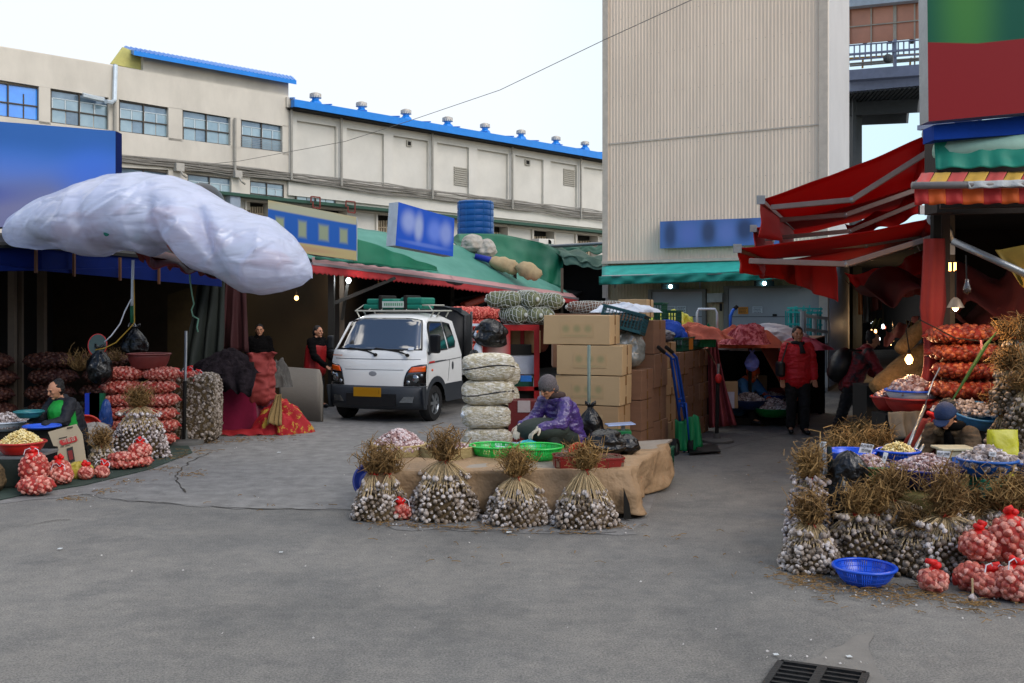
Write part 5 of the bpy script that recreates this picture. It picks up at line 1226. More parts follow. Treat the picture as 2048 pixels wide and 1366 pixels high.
prof = [(.10, .24), (.0, .30), (-.02, .45), (.0, .60), (.02, .62), (.02, .80), (.04, .90), (.045, .93), (.06, 1.05), (.075, 1.07), (.085, 1.12), (.13, 1.20), (.20, 1.27), (.34, 1.47), (.50, 1.69), (.56, 1.76), (.66, 1.81), (.85, 1.845), (1.2, 1.86), (1.5, 1.84), (1.64, 1.80), (1.70, 1.70), (1.74, 1.4), (1.78, 1.1), (1.78, .60), (1.78, .32)]
def hwz(z): return interp([(.24, .86), (.45, .90), (.62, .905), (1.0, .905), (1.15, .895), (1.25, .87), (1.7, .745), (1.8, .70), (1.87, .66)], z)
def surf(k, x):      # x in -1..1 across
 y, z = prof[k]; a = abs(x); front = max(0, 1-y/.9); bend = .20*a**3.5*front*(1 if z < 1.2 else .8) if y < 1 else -.03*a**4
 dz = -.07*a**5 if z > 1.7 else 0
 return Vector((x*hwz(z), y+bend, z+dz))
N_ = 20
b = MB(); rows = []; kb = 4
for k in range(kb, len(prof)): rows.append([surf(k, -1+2*i/N_) for i in range(N_+1)])
b.grid(rows)
def side_pts(s):
 fr_ = [surf(k, s) for k in range(kb, len(prof))]; return fr_
ay, az, ar = .62, .31, .40
arch = [Vector((0, ay+ar*math.cos(a), az+ar*math.sin(a))) for a in np.linspace(0, PI, 13)]
for s in (-1, 1):
 f = side_pts(s)                                           # front bottom .. over the roof .. rear bottom
 low = [Vector((s*hwz(max(.3, p.z)), p.y, p.z)) for p in arch]  # from rear of arch to front of arch
 poly = f+[p for p in low if p.y < 1.75 and p.z > .32]
 poly = [Vector((p.x, p.y, p.z)) for p in poly]
 pts2 = [(p.y, p.z) for p in poly]
 from mathutils.geometry import tessellate_polygon
 tri = tessellate_polygon([[Vector((y, z, 0)) for y, z in pts2]])
 b.add(poly, [t_ if s < 0 else t_[::-1] for t_ in tri])
TB(b, 'cab', m_paint, ang=50)
b = MB(); rows = []
for (y, z) in ((.12, .22), (.0, .26), (-.035, .34), (-.045, .46), (-.03, .58), (-.0, .625), (.05, .635)):
 rows.append([Vector((x*(hwz(z)+.012), y+.22*abs(x)**3.5, z)) for x in np.linspace(-1, 1, 25)])
b.grid(rows)
for s in (-1, 1):
 sk = [Vector((s*(hwz(z)+.012), y, z)) for (y, z) in ((.17, .22), (.17, .62), (.30, .63), (.62, .63))]
 o_ = [Vector((s*(hwz(.6)+.014), ay+(ar+.07)*math.cos(a), az+(ar+.07)*math.sin(a))) for a in np.linspace(.0, PI, 15)]
 i_ = [Vector((s*(hwz(.6)+.014), ay+(ar-.03)*math.cos(a), az+(ar-.03)*math.sin(a))) for a in np.linspace(.0, PI, 15)]
 b.grid([o_, i_] if s < 0 else [i_, o_])
 b.prism([(s*.918, .17, .24), (s*.918, .23, .24), (s*.918, .19, .62), (s*.918, .16, .62)], (-s*.02, 0, 0))
 b.prism([(s*.912, 1.04, .30), (s*.912, 1.78, .30), (s*.912, 1.78, .62), (s*.912, 1.02, .62)], (-s*.02, 0, 0))
 b.prism([(s*.912, .14, .24), (s*.912, .22, .24), (s*.912, .22, .62), (s*.912, .05, .62)], (-s*.02, 0, 0))
TB(b, 'bumper', m_grey_pl, ang=50)
b = MB(); b.prism([(-.46, -.06, .30), (.46, -.06, .30), (.46, -.06, .50), (-.46, -.06, .50)], (0, .05, 0)); TB(b, 'air_intake', mat('black_grille', '#08090a', .6), bpy.data.objects['bumper'])
for k in range(4): pass
def surf_patch(name, ks, xs, off, m, parent=None, mirror=False, n=10, frac=None):
 """a panel lying `off` in front of the cab surface; ks = profile range (floats), xs = x range (may vary with k)"""
 b = MB(); rows = []
 for i in range(n+1):
  kk = ks[0]+(ks[1]-ks[0])*i/n; k0 = int(kk); fr = kk-k0; k1 = min(k0+1, len(prof)-1); row = []
  xa, xb = xs(i/n) if callable(xs) else xs
  for j in range(n+1):
   x = xa+(xb-xa)*j/n; p = surf(k0, x).lerp(surf(k1, x), fr)
   e = surf(k1, x)-surf(k0, x) if k1 > k0 else Vector((0, .3, 1)); nn = Vector((e.x*0, -e.z, e.y)); nn.normalize()
   row.append(p+nn*off+Vector((math.copysign(abs(x)**6*off, x), 0, 0)))
  rows.append(row)
 b.grid(rows); return TB(b, name, m, parent, smooth=True, solid=.004)
wd = surf_patch('windscreen', (11.35, 15.15), lambda f: (-.93+.02*f, .93-.02*f), .004, mat('glass_seal', '#0d0e10', .4), n=14)
surf_patch('pane', (11.5, 14.95), lambda f: (-.90+.02*f, .90-.02*f), .009, m_wind, wd, n=14)
def sidepanel(name, yz, off, m, s=1, parent=None, th=.004):
 b = MB(); b.prism([(s*(hwz(z)+off), y, z) for y, z in yz], (-s*th, 0, 0)); return TB(b, name, m, parent)
for s in (-1, 1):
 sw = sidepanel('side_window', [(.40, 1.19), (1.16, 1.21), (1.15, 1.70), (.66, 1.715), (.56, 1.66)], .004, mat('glass_seal', '', .4) if False else MATS['glass_seal'], s)
 sidepanel('pane', [(.46, 1.22), (1.12, 1.235), (1.12, 1.67), (.70, 1.68), (.60, 1.61)], .008, m_wind, s, sw)
 qw = sidepanel('quarter_window', [(1.21, 1.22), (1.50, 1.24), (1.57, 1.34), (1.50, 1.66), (1.21, 1.70)], .004, MATS['glass_seal'], s)
 sidepanel('pane', [(1.24, 1.25), (1.48, 1.27), (1.54, 1.36), (1.47, 1.63), (1.24, 1.67)], .008, m_wind, s, qw)
 b = MB()
 def ln(pts, w_=.006):
  for (a, c) in zip(pts, pts[1:]): b.bar((s*(hwz(a[1])+.001), a[0], a[1]), (s*(hwz(c[1])+.001), c[0], c[1]), w_, .004, up=(1, 0, 0))
 ln([(.36, 1.18), (.28, .95), (.28, .65)]); ln([(1.2, 1.73), (1.2, 1.0), (1.12, .66)]); ln([(.28, 1.0), (1.74, 1.05)], .01); TB(b, 'door_seam', mat('seam_grey', '#4b4e50', .6))
 b = MB(); b.ell((s*.908, 1.33, .92), (.012, .035, .075), 12, 8); TB(b, 'door_handle', m_grey_pl)
 sidepanel('stripe', [(.34, 1.005), (.56, 1.012), (.56, 1.04), (.34, 1.035)], .004, m_tie, s); sidepanel('stripe', [(.58, 1.02), (1.05, 1.03), (1.05, 1.038), (.58, 1.035)], .004, m_grey_pl, s)
 b = MB(); b.ell((s*.905, .46, .885), (.012, .04, .022), 10, 6); TB(b, 'side_lamp', m_amber)
 b = MB(); b.box((s*(1.03 if s > 0 else .97), .30, 1.34), (.20 if s > 0 else .12, .08, .32 if s > 0 else .24), (0, 0, s*R(-12))); mr = TB(b, 'mirror', mat('mirror_black', '#101215', .4), bevel=.03)
 b = MB(); b.tube([(s*.86, .34, 1.17), (s*1.0, .30, 1.22)], .025, 8); b.prism([(s*.895, .34, 1.14), (s*.89, .52, 1.19), (s*.86, .46, 1.40), (s*.87, .36, 1.22)], (-s*.01, 0, 0)); TB(b, 'arm', m_grey_pl, mr)
 def hx(f): return ((s*.60, s*.995) if s > 0 else (-.995, -.60))
 rows = []; b = MB()
 def face(f, x, off=.006):
  z = .635+f*.36; k = 4+(z-.62)/(.93-.62)*3; k0 = int(min(k, 11)); k0 = min(k0, 9)
  yz = [interp([(q[1], q[0]) for q in prof[4:12]], z)][0]; a = abs(x); fr = max(0, 1-yz/.9)
  return Vector((x*hwz(z)*1.004, yz+.20*a**3.5*fr-off, z))
 for i in range(9):
  f = i/8; xin = .62+.10*f**2+.06*max(0, f-.75)*4*.5; rows.append([face(f*(1-.10*(1-j/8)**2), s*(xin+(1.0-xin)*j/8)) for j in range(9)])
 b.grid(rows); hl = TB(b, 'headlamp', mat('lamp_black', '#0b0c0e', .15, coat=1), smooth=True, solid=.006)
 rows = []
 for i in range(5):
  f = .66+.26*i/4; xin = .70+.10*(f-.66)*2; rows.append([face(f*(1-.06*(1-j/5)), s*(xin+(.985-xin)*j/5), .012) for j in range(6)])
 TB(MB().grid(rows), 'indicator', m_amber, hl, smooth=True, solid=.004)
 b = MB(); c = face(.33, s*.82, .0); b.ell(c+Vector((0, -.0, 0)), (.075, .035, .075), 16, 10); c2 = face(.16, s*.70, .0); b.ell(c2, (.04, .03, .04), 12, 8); b.ell(face(.48, s*.92, .0), (.035, .03, .035), 12, 8); TB(b, 'reflector', m_chrome, hl, smooth=True)
 b = MB(); b.prism([(s*.52, -.035, .36), (s*.74, .03, .36), (s*.76, .035, .46), (s*.60, -.02, .46)], (0, .02, 0)); TB(b, 'fog_lamp', m_chrome, bpy.data.objects['bumper'])
b = MB()
for (z, w_) in ((.90, .007), (1.075, .012)):
 y = interp([(q[1], q[0]) for q in prof[4:12]], z)
 pts = [(x*hwz(z)*.9, y+.20*abs(x*.9)**3.5*.95-.003, z) for x in np.linspace(-.68 if z < 1 else -1, .68 if z < 1 else 1, 15)]
 for a, c in zip(pts, pts[1:]): b.bar(a, c, .006, w_)
TB(b, 'panel_seam', mat('seam_shadow', '#6d7276', .5))
b = MB(); b.ell((0, .022, .83), (.075, .006, .045), 18, 8); TB(b, 'badge', mat('badge_grey', '#84888c', .5))
plm = blotch_mat('plate_face', '#9a7018', [(.5, .5, .4, .3, '#9a6a14', .6, .6), (.92, .5, .015, .25, '#6a4a14', .7, .4)])
b = MB(); b.add([(-.32, -.062, .45), (.20, -.062, .45), (.20, -.062, .605), (-.32, -.062, .605)], [(0, 1, 2, 3)]); o = TB(b, 'number_plate', plm, bpy.data.objects['bumper']); uv_quad(o)
o.data.materials[0] = plm; o.modifiers.new('s', 'SOLIDIFY').thickness = .006
b = MB(); b.prism([(-.82, .115, 1.125), (-.62, .07, 1.125), (-.62, .07, 1.14), (-.82, .115, 1.14)], (0, .02, 0)); TB(b, 'front_lettering', mat('lettering_orange', '#b06a48', .5))
for (x0, x1) in ((.02, -.52), (.62, -.02)):
 b = MB(); b.tube([(x0, .085, 1.155), (x0-.18, .13, 1.205), (x1, .17, 1.255)], .013, 6); b.ell((x0, .08, 1.15), (.04, .03, .03), 10, 6); b.bar((x0-.1, .135, 1.225), (x1-.02, .155, 1.245), .012, .02); TB(b, 'wiper', m_dark)
b = MB(); b.box((-.62, .19, 1.36), (.0, .0, .0));
b = MB(); b.prism([(.60, .148, 1.235), (.70, .155, 1.235), (.70, .175, 1.275), (.60, .168, 1.275)], (0, .002, 0)); TB(b, 'sticker', m_white_pl)
m_alloy = mat('alloy_wheel', '#8f9497', .3, .8, bump=0)
def car_wheel(x, y, r=.31):
 b = MB(); M = Matrix.Rotation(PI/2, 3, 'Y'); s = 1 if x > 0 else -1
 b.lathe([(r*.62, -.09), (r*.93, -.09), (r, -.06), (r, .06), (r*.93, .09), (r*.62, .09)], (x, y, r), 40, M=M, closed=True); w1 = TB(b, 'wheel', m_tyre, ang=40)
 b = MB(); b.lathe([(r*.58, -.05), (r*.64, -.085), (r*.64, .085), (r*.58, .05)], (x, y, r), 36, M=M, closed=True)
 for k in range(6):
  a = 2*PI*k/6; b.bar((x+s*.062, y, r), (x+s*.055, y+math.cos(a)*r*.6, r+math.sin(a)*r*.6), .055, .03, up=(1, 0, 0))
 b.lathe([(.001, -.07), (r*.16, -.075), (r*.2, .0), (r*.16, .075), (.001, .07)], (x, y, r), 16, M=M); TB(b, 'rim', m_alloy, w1)
 b = MB(); b.lathe([(.01, -.02), (r*.6, -.02), (r*.6, .02), (.01, .02)], (x-s*.0, y, r), 20, M=M); TB(b, 'brake_disc', m_dark, w1)
for x in (-.80, .80): car_wheel(x, ay); car_wheel(x, 3.55, .29)
b = MB(); b.box((0, 1.0, .45), (1.5, 1.5, .3)); b.box((0, 3.2, .48), (.8, 3.2, .18)); TB(b, 'chassis', m_dark)
b = MB(); zr_ = 1.89
for (z, x1, y0_, y1) in ((zr_+.0, .76, .80, 1.60), (zr_+.10, .64, .88, 1.55)):
 for s in (-1, 1): b.tube([(s*x1, y0_, z), (s*x1, y1, z)], .014, 6)
 for y in (y0_, y1): b.tube([(-x1, y, z), (x1, y, z)], .014, 6)
for x in np.linspace(-.8, .8, 7): b.tube([(x*.95, .80, zr_), (x*.80, .88, zr_+.10)], .01, 6);
for x in np.linspace(-.6, .6, 5): b.tube([(x, .80, zr_), (x, 1.60, zr_)], .012, 6)
for s in (-1, 1):
 for y in (.84, 1.1, 1.5): b.tube([(s*.76, y, zr_), (s*.70, y, 1.78)], .014, 6)
TB(b, 'roof_rack', mat('rack_cream', '#b4b3a6', .4, .3))
bedw = .86
b = MB(); b.box((0, 3.35, .72), (1.66, 3.0, .06)); TB(b, 'bed_floor', m_grey_pl)
for s in (-1, 1):
 b = MB(); b.box((s*bedw, 3.35, .90), (.03, 3.0, .36))
 for k in range(7): b.box((s*(bedw+.02), 1.95+k*.47, .9), (.02, .04, .34))
 b.box((s*(bedw+.02), 3.35, 1.075), (.03, 3.0, .03)); b.box((s*(bedw+.02), 3.35, .74), (.03, 3.0, .03)); TB(b, 'side_gate', mat('gate_white', '#b4b5b2', .5))
b = MB(); b.box((0, 1.86, 1.35), (1.7, .04, 1.2)); TB(b, 'headboard', m_grey_pl)
m_canvas = mat('black_canvas', '#0a0c0f', .6, var=.2, bump=.5, bs=6)
b = MB(); rows = []
for i in range(5):
 y = 1.80+i*.09; row = []
 for j in range(21):
  a = j/20; x = -.90+1.8*a; z = 1.98-.16*abs(2*a-1)**4+.015*nz(x*5, y*5)-.02*math.sin(i*PI/2)**2; row.append(Vector((x, y, z)))
 left = [Vector((-.93+.02*nz(y*4, z_*4), y, z_)) for z_ in np.linspace(.9, 1.8, 6)]
 right = [Vector((.93+.02*nz(y*4, z_*4), y, z_)) for z_ in (1.8, 1.7)] if i > 9 else [Vector((.93+.03*nz(y*6, z_*4), y, z_)) for z_ in (1.8, .95)]
 rows.append(left+row+right)
b.grid(rows)
b.prism([(-.9, 1.82, .92), (.93, 1.82, .92), (.93, 1.82, 1.80), (.7, 1.82, 1.93), (-.7, 1.82, 1.93), (-.9, 1.82, 1.8)], (0, .02, 0))
TB(b, 'canvas_cover', m_canvas, smooth=True, solid=.01)
b = MB()
for y in (2.22,): b.box((.9, y, 1.4), (.03, .045, .95))
TB(b, 'hoop', m_steel)
RT = Matrix.Rotation(TH, 3, 'Z'); proto = net_sack('onion_sack', (.7, .45, .27), 'red net onion sack on the truck bed', n=90, bs=.07, om=skin_mat('onion_red', '#a83a30', '#c85446', '#dd7a68', 22), loc=(0, 0, 0), group='red onion sacks on the truck bed')
k = 0
for col, y in enumerate((2.55, 3.3, 4.1)):
 for lay in range(5):
  loc = tloc+RT @ Vector((.52, y, .76+lay*.235)); lb = ['nearest the cab', 'middle', 'rearmost'][col]+' pile of red onion sacks on the truck, '+['bottom', 'second', 'third', 'fourth', 'top'][lay]+' sack'
  if k == 0: proto.location = loc; proto.rotation_euler = (0, 0, TH+PI/2); proto['label'] = lb
  else: dup(proto, loc, TH+PI/2+rnd(-.1, .1), lb)
  k += 1
t = thing('folded_tarp', 'folded green tarpaulin strapped to the truck roof rack', 'tarpaulin', tloc+RT @ Vector((0, 1.1, 1.92)), TH)
m_gt = mat('green_tarp2', '#0a6e5a', .6, bump=.5, bs=8)
for (x, w_, z, h_) in ((-.05, 1.15, 0, .09), (-.28, .55, .085, .1), (.33, .44, .085, .12)):
 b = MB(); b.box((x, 0, z+h_/2), (w_, .55, h_)); o = b.build('fold', m_gt, t, local=True, bevel=.03)
b = MB()
for x in (-.27, .22): b.box((x, 0, .12), (.07, .6, .25))
b.build('strap', m_dark, t, local=True, bevel=.02)
b = MB(); b.prism([(-.22, -.31, .03), (.20, -.31, .03), (.20, -.31, .14), (-.22, -.31, .14)], (0, .01, 0)); bn = b.build('banner', mat('banner_white', '#b9c2b8', .6), t, local=True)
b = MB()
for k in range(9): b.prism([(-.18+k*.042, -.3145, .06), (-.155+k*.042, -.3145, .06), (-.155+k*.042, -.3145, .11), (-.18+k*.042, -.3145, .11)], (0, .003, 0))
b.build('banner_print', mat('banner_green', '#5c8c6c', .6), bn, local=True)
def wrinkle(o, amp, sc, seed=0):
 me = o.data; me.update(); n = [Vector(v.normal) for v in me.vertices]
 for v, nn in zip(me.vertices, n): v.co += nn*amp*(fbm(v.co.x*sc+seed, v.co.y*sc, v.co.z*sc*1.8)+.5*(1-abs(nz(v.co.x*sc*.8, v.co.y*sc*.8+seed, v.co.z*sc*2.6))*2))
# ================================================================ helpers for hung cloth
def hang(name, tl, tr, bl, br, m, label=None, cat='cloth', parent=None, fold=.05, nf=4., n=(14, 34), seed=0, solid=.006, flare=1., scal=0, scn=30, sag=0, tag_kw=None):
 """cloth between four world corners, folds push it along its normal"""
 tl, tr, bl, br = [Vector(p) for p in (tl, tr, bl, br)]; nr = (tr-tl).cross(bl-tl).normalized(); rows = []
 for i in range(n[0]):
  f = i/(n[0]-1); row = []
  for j in range(n[1]):
   g = j/(n[1]-1); a = tl.lerp(tr, g); b_ = bl.lerp(br, g)
   if scal: b_ = b_+(bl-tl).normalized()*scal*abs(math.sin(g*scn*PI))
   p = a.lerp(b_, f); k = (.15+.85*f)*flare if flare else 1
   p = p+nr*fold*k*(math.sin(g*nf*2*PI+seed+1.5*nz(g*4, f*1.2, seed))+1.2*nz(g*nf*1.5, f*2, seed+3))
   p = p+Vector((0, 0, -sag*4*g*(1-g)))
   row.append(p)
  rows.append(row)
 o = MB().grid(rows).build(name, m, parent, smooth=True, solid=solid)
 if label: tag(o, label, cat, **(tag_kw or {}))
 return o
def lightpt(name, p, e, col=(1, .62, .3), r=.03):
 l = bpy.data.lights.new(name, 'POINT'); l.energy = e; l.color = col; l.shadow_soft_size = r
 o = bpy.data.objects.new(name, l); COL.objects.link(o); o.location = p; return o
m_warm = mat('warm_bulb_glow', '#ffcc88', .3, emit=(1, .5, .16), es=5, bump=0); m_cool = mat('cool_lamp_glow', '#e8f4ff', .3, emit=(.85, .95, 1), es=7, bump=0)
# ================================================================ MARKET HALL (green tarpaulin roof, red awning)
m_tarp_l = mat('faded_green_tarp', '#3a7869', .7, var=.12, vs=1.2, col2='#528c7d', bump=.3, bs=3)
m_tarp_g = mat('green_tarp_dark', '#076245', .6, var=.12, vs=1.5, bump=.5, bs=3)
m_dusty = mat('dusty_green_sheet', '#5a7562', .8, var=.15, vs=2, bump=.3, bs=4)
m_awn_red = mat('red_awning', '#b03a3c', .7, var=.1, vs=3, bump=.1, sheen=-.3); m_awn_pink = mat('faded_awning_top', '#a87a78', .7, var=.1, vs=3)
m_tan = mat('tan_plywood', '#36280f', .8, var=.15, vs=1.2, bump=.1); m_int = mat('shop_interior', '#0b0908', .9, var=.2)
hall = thing('market_hall', 'open fronted market shed with a green tarpaulin roof behind the truck', 'market shed', P(880, 750, 22))
def ed(t): return P(622+523*t, 519+71*t+2*math.sin(t*9), 19+8*t)
rows = []
top = [(0, (560, 446)), (.18, (715, 456)), (.50, (905, 488)), (.7, (1000, 524)), (1, (1128, 579))]
for i in range(60):
 t = i/59; A = ed(t); uu = interp([(a, b[0]) for a, b in top], t); vv = interp([(a, b[1]) for a, b in top], t); B = P(uu, vv, 19+8*t+4.5*(1-t)+.4); row = []
 for j in range(16):
  f = j/15; p = A.lerp(B, f); p.z += .03*nz(t*14, f*3, 2)+.015*nz(t*50, f*5)-.10*math.sin(f*PI)*(1-t); row.append(p)
 rows.append(row)
MB().grid(rows).build('tarp_roof', m_tarp_l, hall, smooth=True, solid=.01)
hang('tarp_flap', P(708, 474, 19.6), P(872, 534, 21.4), P(708, 525, 19.4), P(876, 543, 21.4), m_tarp_g, parent=hall, fold=.02, nf=3, flare=0)
hang('tarp_flap', P(630, 512, 18.9), P(868, 541, 22.3), P(630, 518, 18.85), P(880, 546, 22.4), mat('teal_tarp_edge', '#1f8069', .6), parent=hall, fold=.02, nf=9, n=(4, 60))
rows = []
T1 = [(900, 480), (915, 468), (950, 467), (1000, 468), (1040, 476), (1085, 486), (1115, 499), (1128, 510)]; B1 = [(915, 492), (935, 498), (965, 512), (1000, 524), (1040, 545), (1075, 560), (1105, 571), (1121, 575)]
for i in range(50):
 t = i/49*(len(T1)-1); k = min(int(t), len(T1)-2); f0 = t-k; row = []
 for j in range(14):
  f = j/13; u = (T1[k][0]*(1-f0)+T1[k+1][0]*f0)*(1-f)+(B1[k][0]*(1-f0)+B1[k+1][0]*f0)*f; v = (T1[k][1]*(1-f0)+T1[k+1][1]*f0)*(1-f)+(B1[k][1]*(1-f0)+B1[k+1][1]*f0)*f
  row.append(P(u, v, 28.5-1.2*f+.22*nz(i*.16, f*1.2, 5)+.12*math.sin(i*.55+f*3)+.10*nz(i*.4, f*4)))
 rows.append(row)
MB().grid(rows).build('hanging_tarp', m_tarp_g, hall, smooth=True, solid=.012)
hang('dusty_sheet', P(1068, 484, 30), P(1224, 517, 28.5), P(1122, 509, 28), P(1215, 538, 27), m_dusty, parent=hall, fold=.05, nf=3, flare=0)
hang('tarp_strip', P(1120, 491, 30), P(1213, 491, 30), P(1130, 500, 29.8), P(1214, 509, 29.4), m_tarp_g, parent=hall, fold=.05, nf=3, flare=0)
hang('sheet_edge', P(1122, 509, 28), P(1225, 520, 27.5), P(1128, 528, 27.8), P(1214, 541, 27), m_dusty, parent=hall, fold=.04, nf=3, flare=0)
b = MB(); b.tube([P(1098, 493, 29), P(1205, 487, 28.6), P(1212, 485, 28.5)], .05, 8); b.build('pipe', m_steel, hall, smooth=True)
def W2(u, Y, z): return ((u-CX)/F*Y, Y, z)
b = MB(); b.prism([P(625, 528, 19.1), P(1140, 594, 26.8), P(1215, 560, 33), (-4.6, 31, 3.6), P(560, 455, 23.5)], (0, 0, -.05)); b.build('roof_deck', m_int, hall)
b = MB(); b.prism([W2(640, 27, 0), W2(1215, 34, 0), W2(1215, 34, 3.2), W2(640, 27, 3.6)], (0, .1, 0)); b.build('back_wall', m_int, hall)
b = MB(); b.prism([P(1118, 620, 28.6), P(1222, 620, 28.6), P(1222, 522, 28.6), P(1118, 512, 28.6)], (0, .1, 0)); b.build('shade_panel', m_int, hall)  # near-black sheet put in as the deep shade under the shed roof
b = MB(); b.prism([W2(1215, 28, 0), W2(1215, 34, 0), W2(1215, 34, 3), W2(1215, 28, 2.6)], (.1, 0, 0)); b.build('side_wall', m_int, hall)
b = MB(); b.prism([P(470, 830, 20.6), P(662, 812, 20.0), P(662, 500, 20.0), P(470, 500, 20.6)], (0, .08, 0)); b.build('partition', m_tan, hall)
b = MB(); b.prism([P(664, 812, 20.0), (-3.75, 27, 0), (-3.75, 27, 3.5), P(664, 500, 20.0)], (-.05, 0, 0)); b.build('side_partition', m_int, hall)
for (u, Y, w_, m) in ((663, 19.6, .12, mat('dark_steel', '#17150f', .6)), (684, 20.2, .09, mat('old_steel', '#4d4337', .7)), (905, 24.5, .09, MATS['dark_steel']), (1030, 26, .09, MATS['dark_steel']), (1124, 26.6, .07, MATS['old_steel'])):
 MB().bar(W2(u, Y, 0), W2(u, Y, 3.0), w_).build('post', m, hall)
for (a, c) in ((P(664, 608, 19.7), P(790, 556, 20.6)), (P(684, 640, 20), P(700, 540, 20.0)), (P(905, 600, 24.4), P(1000, 585, 25.6)), (P(925, 630, 24.6), P(1000, 590, 25))): MB().bar(a, c, .06).build('brace', MATS['dark_steel'], hall)
m_gloom = [mat('sack_brown', '#5a432a', .9, var=.3, vs=3), mat('sack_ochre', '#7a5a30', .9, var=.3, vs=3), mat('sack_rust', '#6e3420', .9, var=.3, vs=3)]
random.seed(31)
for k in range(16):
 u = 705+k*27+rnd(-6, 6); Y = 23+k*.32; z = rnd(.0, 1.3); hh = rnd(.5, .9)
 b = MB(); b.ell(((u-CX)/F*Y, Y, z+hh/2), (.2+rnd(0, .08), .2, hh/2), 10, 7); b2 = b.build('goods_sack', m_gloom[k % 3], smooth=True)
 tag(b2, 'dim brown sack in the shadow of the market shed, behind the truck', 'sack', 'dim sacks in the market shed')
o = MB().bar(P(925, 612, 24), P(985, 590, 24.2), .5, .16).build('orange_float', mat('orange_plastic', '#7d2a14', .5), bevel=.05); tag(o, 'dull orange trough stored under the roof behind the truck', 'trough')
aw = thing('red_awning', 'long faded red awning with scalloped edge above the truck', 'awning', ed(.5))
for k, (t0, t1) in enumerate(((0, .53), (.53, 1.0))):
 A, B = ed(t0), ed(t1); dn = Vector((.12, -.5, -.10))
 b = MB(); hang('awning_cloth', A+Vector((0, .1, .05)), B+Vector((0, .1, .05)), A+dn, B+dn, m_awn_pink, parent=aw, fold=.01, nf=6, n=(5, 40))
 q0, q1 = A+dn, B+dn
 MB().bar(q0+Vector((0, 0, 0)), q1, .05, .05).build('front_bar', mat('awning_bar', '#8c8486', .4, .4), aw)
 hang('valance', q0+Vector((0, -.02, -.02)), q1+Vector((0, -.02, -.02)), q0+Vector((.02, -.04, -.20)), q1+Vector((.02, -.04, -.17)), m_awn_red, parent=aw, fold=.015, nf=10, n=(5, 160), scal=-.035, scn=36)
s1 = blotch_mat('yellow_blue_sign', '#a49468', [(.5, .86, .6, .16, '#9a9f8c', .8, .4), (.5, .52, .62, .30, '#14509c', 1, -.08), (.13, .52, .045, .16, '#8a9268', .9, -.35), (.38, .52, .045, .17, '#8a9268', .85, -.35), (.62, .52, .055, .17, '#8a9268', .85, -.35), (.85, .52, .045, .16, '#8a9268', .85, -.35), (.3, .1, .4, .06, '#a07860', .6, .6)])
panel('sign', [P(536, 496, 18.2), P(713, 521, 18.9), P(713, 434, 18.9), P(536, 400, 18.2)], (-.02, .25, 0), s1, mat('sign_edge', '#9aa3a8', .5), None, 'yellow and blue shop sign with blurred lettering beside the wrapped canopy', 'sign')
s2 = blotch_mat('blue_white_sign', '#174cae', [(.2, .62, .12, .24, '#8e9cc8', .85, .6), (.38, .55, .07, .3, '#9aa6c4', .85, .6), (.66, .55, .12, .26, '#5f7ac8', .9, .6), (.86, .55, .1, .28, '#8090c4', .85, .6), (.5, .15, .38, .05, '#5f78c0', .7, .6)])
panel('sign', [P(791, 491, 20.6), P(906, 513, 21.3), P(909, 437, 21.3), P(797, 404, 20.6)], (-.22, .2, 0), s2, mat('sign_edge_w', '#b4bcc4', .5), None, 'tilted blue shop sign with blurred pale lettering standing on the green roof', 'sign')
t = thing('water_tank', 'blue cylindrical water tank on the roof in front of the warehouse', 'water tank', P(951, 470, 33)); Yt = 33; c = Vector(((951-CX)/F*Yt, Yt, ZV(500, Yt))); hh = ZV(403, Yt)-c.z
b = MB(); pr_ = [(.60, 0)]
for k in range(8): z = hh*(k+.5)/8; pr_ += [(.605, z-.03), (.59, z), (.605, z+.03)]
pr_ += [(.60, hh-.03), (.55, hh), (.01, hh+.02)]; b.lathe(pr_, c, 30); b.build('shell', mat('tank_blue', '#0a589e', .45, var=.12, vs=2), t, ang=40)
b = MB()
for k in range(5): a = -PI/2+(-2+k)*.5; b.bar(c+Vector((.605*math.cos(a), .605*math.sin(a), 0)), c+Vector((.605*math.cos(a), .605*math.sin(a), hh)), .02)
b.build('rib', mat('tank_rib', '#1c68a8', .5), t)
m_wsack = mat('white_sack', '#b3aea4', .7, col2='#8f8679', vs=5, bump=.6, bs=8); m_bsack = mat('beige_sack', '#a48f6c', .8, var=.2, vs=5, bump=.6, bs=8)
bag('sack', (.62, .5, .5), m_wsack, 'larger of two white sacks near the top of the green roof', P(945, 506, 26), 'sack', knot=False, seed=71)
bag('sack', (.5, .45, .5), m_wsack, 'smaller white sack lower on the green roof beside the larger', P(973, 516, 26), 'sack', knot=False, seed=72)
b = MB(); b.tube([P(950, 512, 25.6), P(980, 520, 25.6), P(1018, 533, 25.6)], [.07, .085, .08], 10); tag(b.build('blue_roll', mat('blue_roll_m', '#16288c', .5, bump=.3), smooth=True), 'rolled blue sheet lying on the green roof under the white sacks', 'rolled sheet')
def lsack(pts, rs, lb, s):
 b = MB(); A, B = pts; b.tube([A.lerp(B, f)+Vector((0, 0, .03*nz(f*6, s))) for f in np.linspace(0, 1, 15)], [rs*(1-abs(2*f-1)**3*.75)*(1+.25*nz(f*5, s, 3)) for f in np.linspace(0, 1, 15)], 14); o = b.build('sack', m_bsack, smooth=True); wrinkle(o, .03, 5, s); tag(o, lb, 'sack')
lsack((P(978, 520, 25.6), P(1042, 540, 25.6)), .19, 'long beige sack on the green roof just below the blue roll', 4)
lsack((P(1032, 532, 25.4), P(1082, 552, 25.4)), .2, 'lowest beige sack on the green roof, at its right edge', 9)
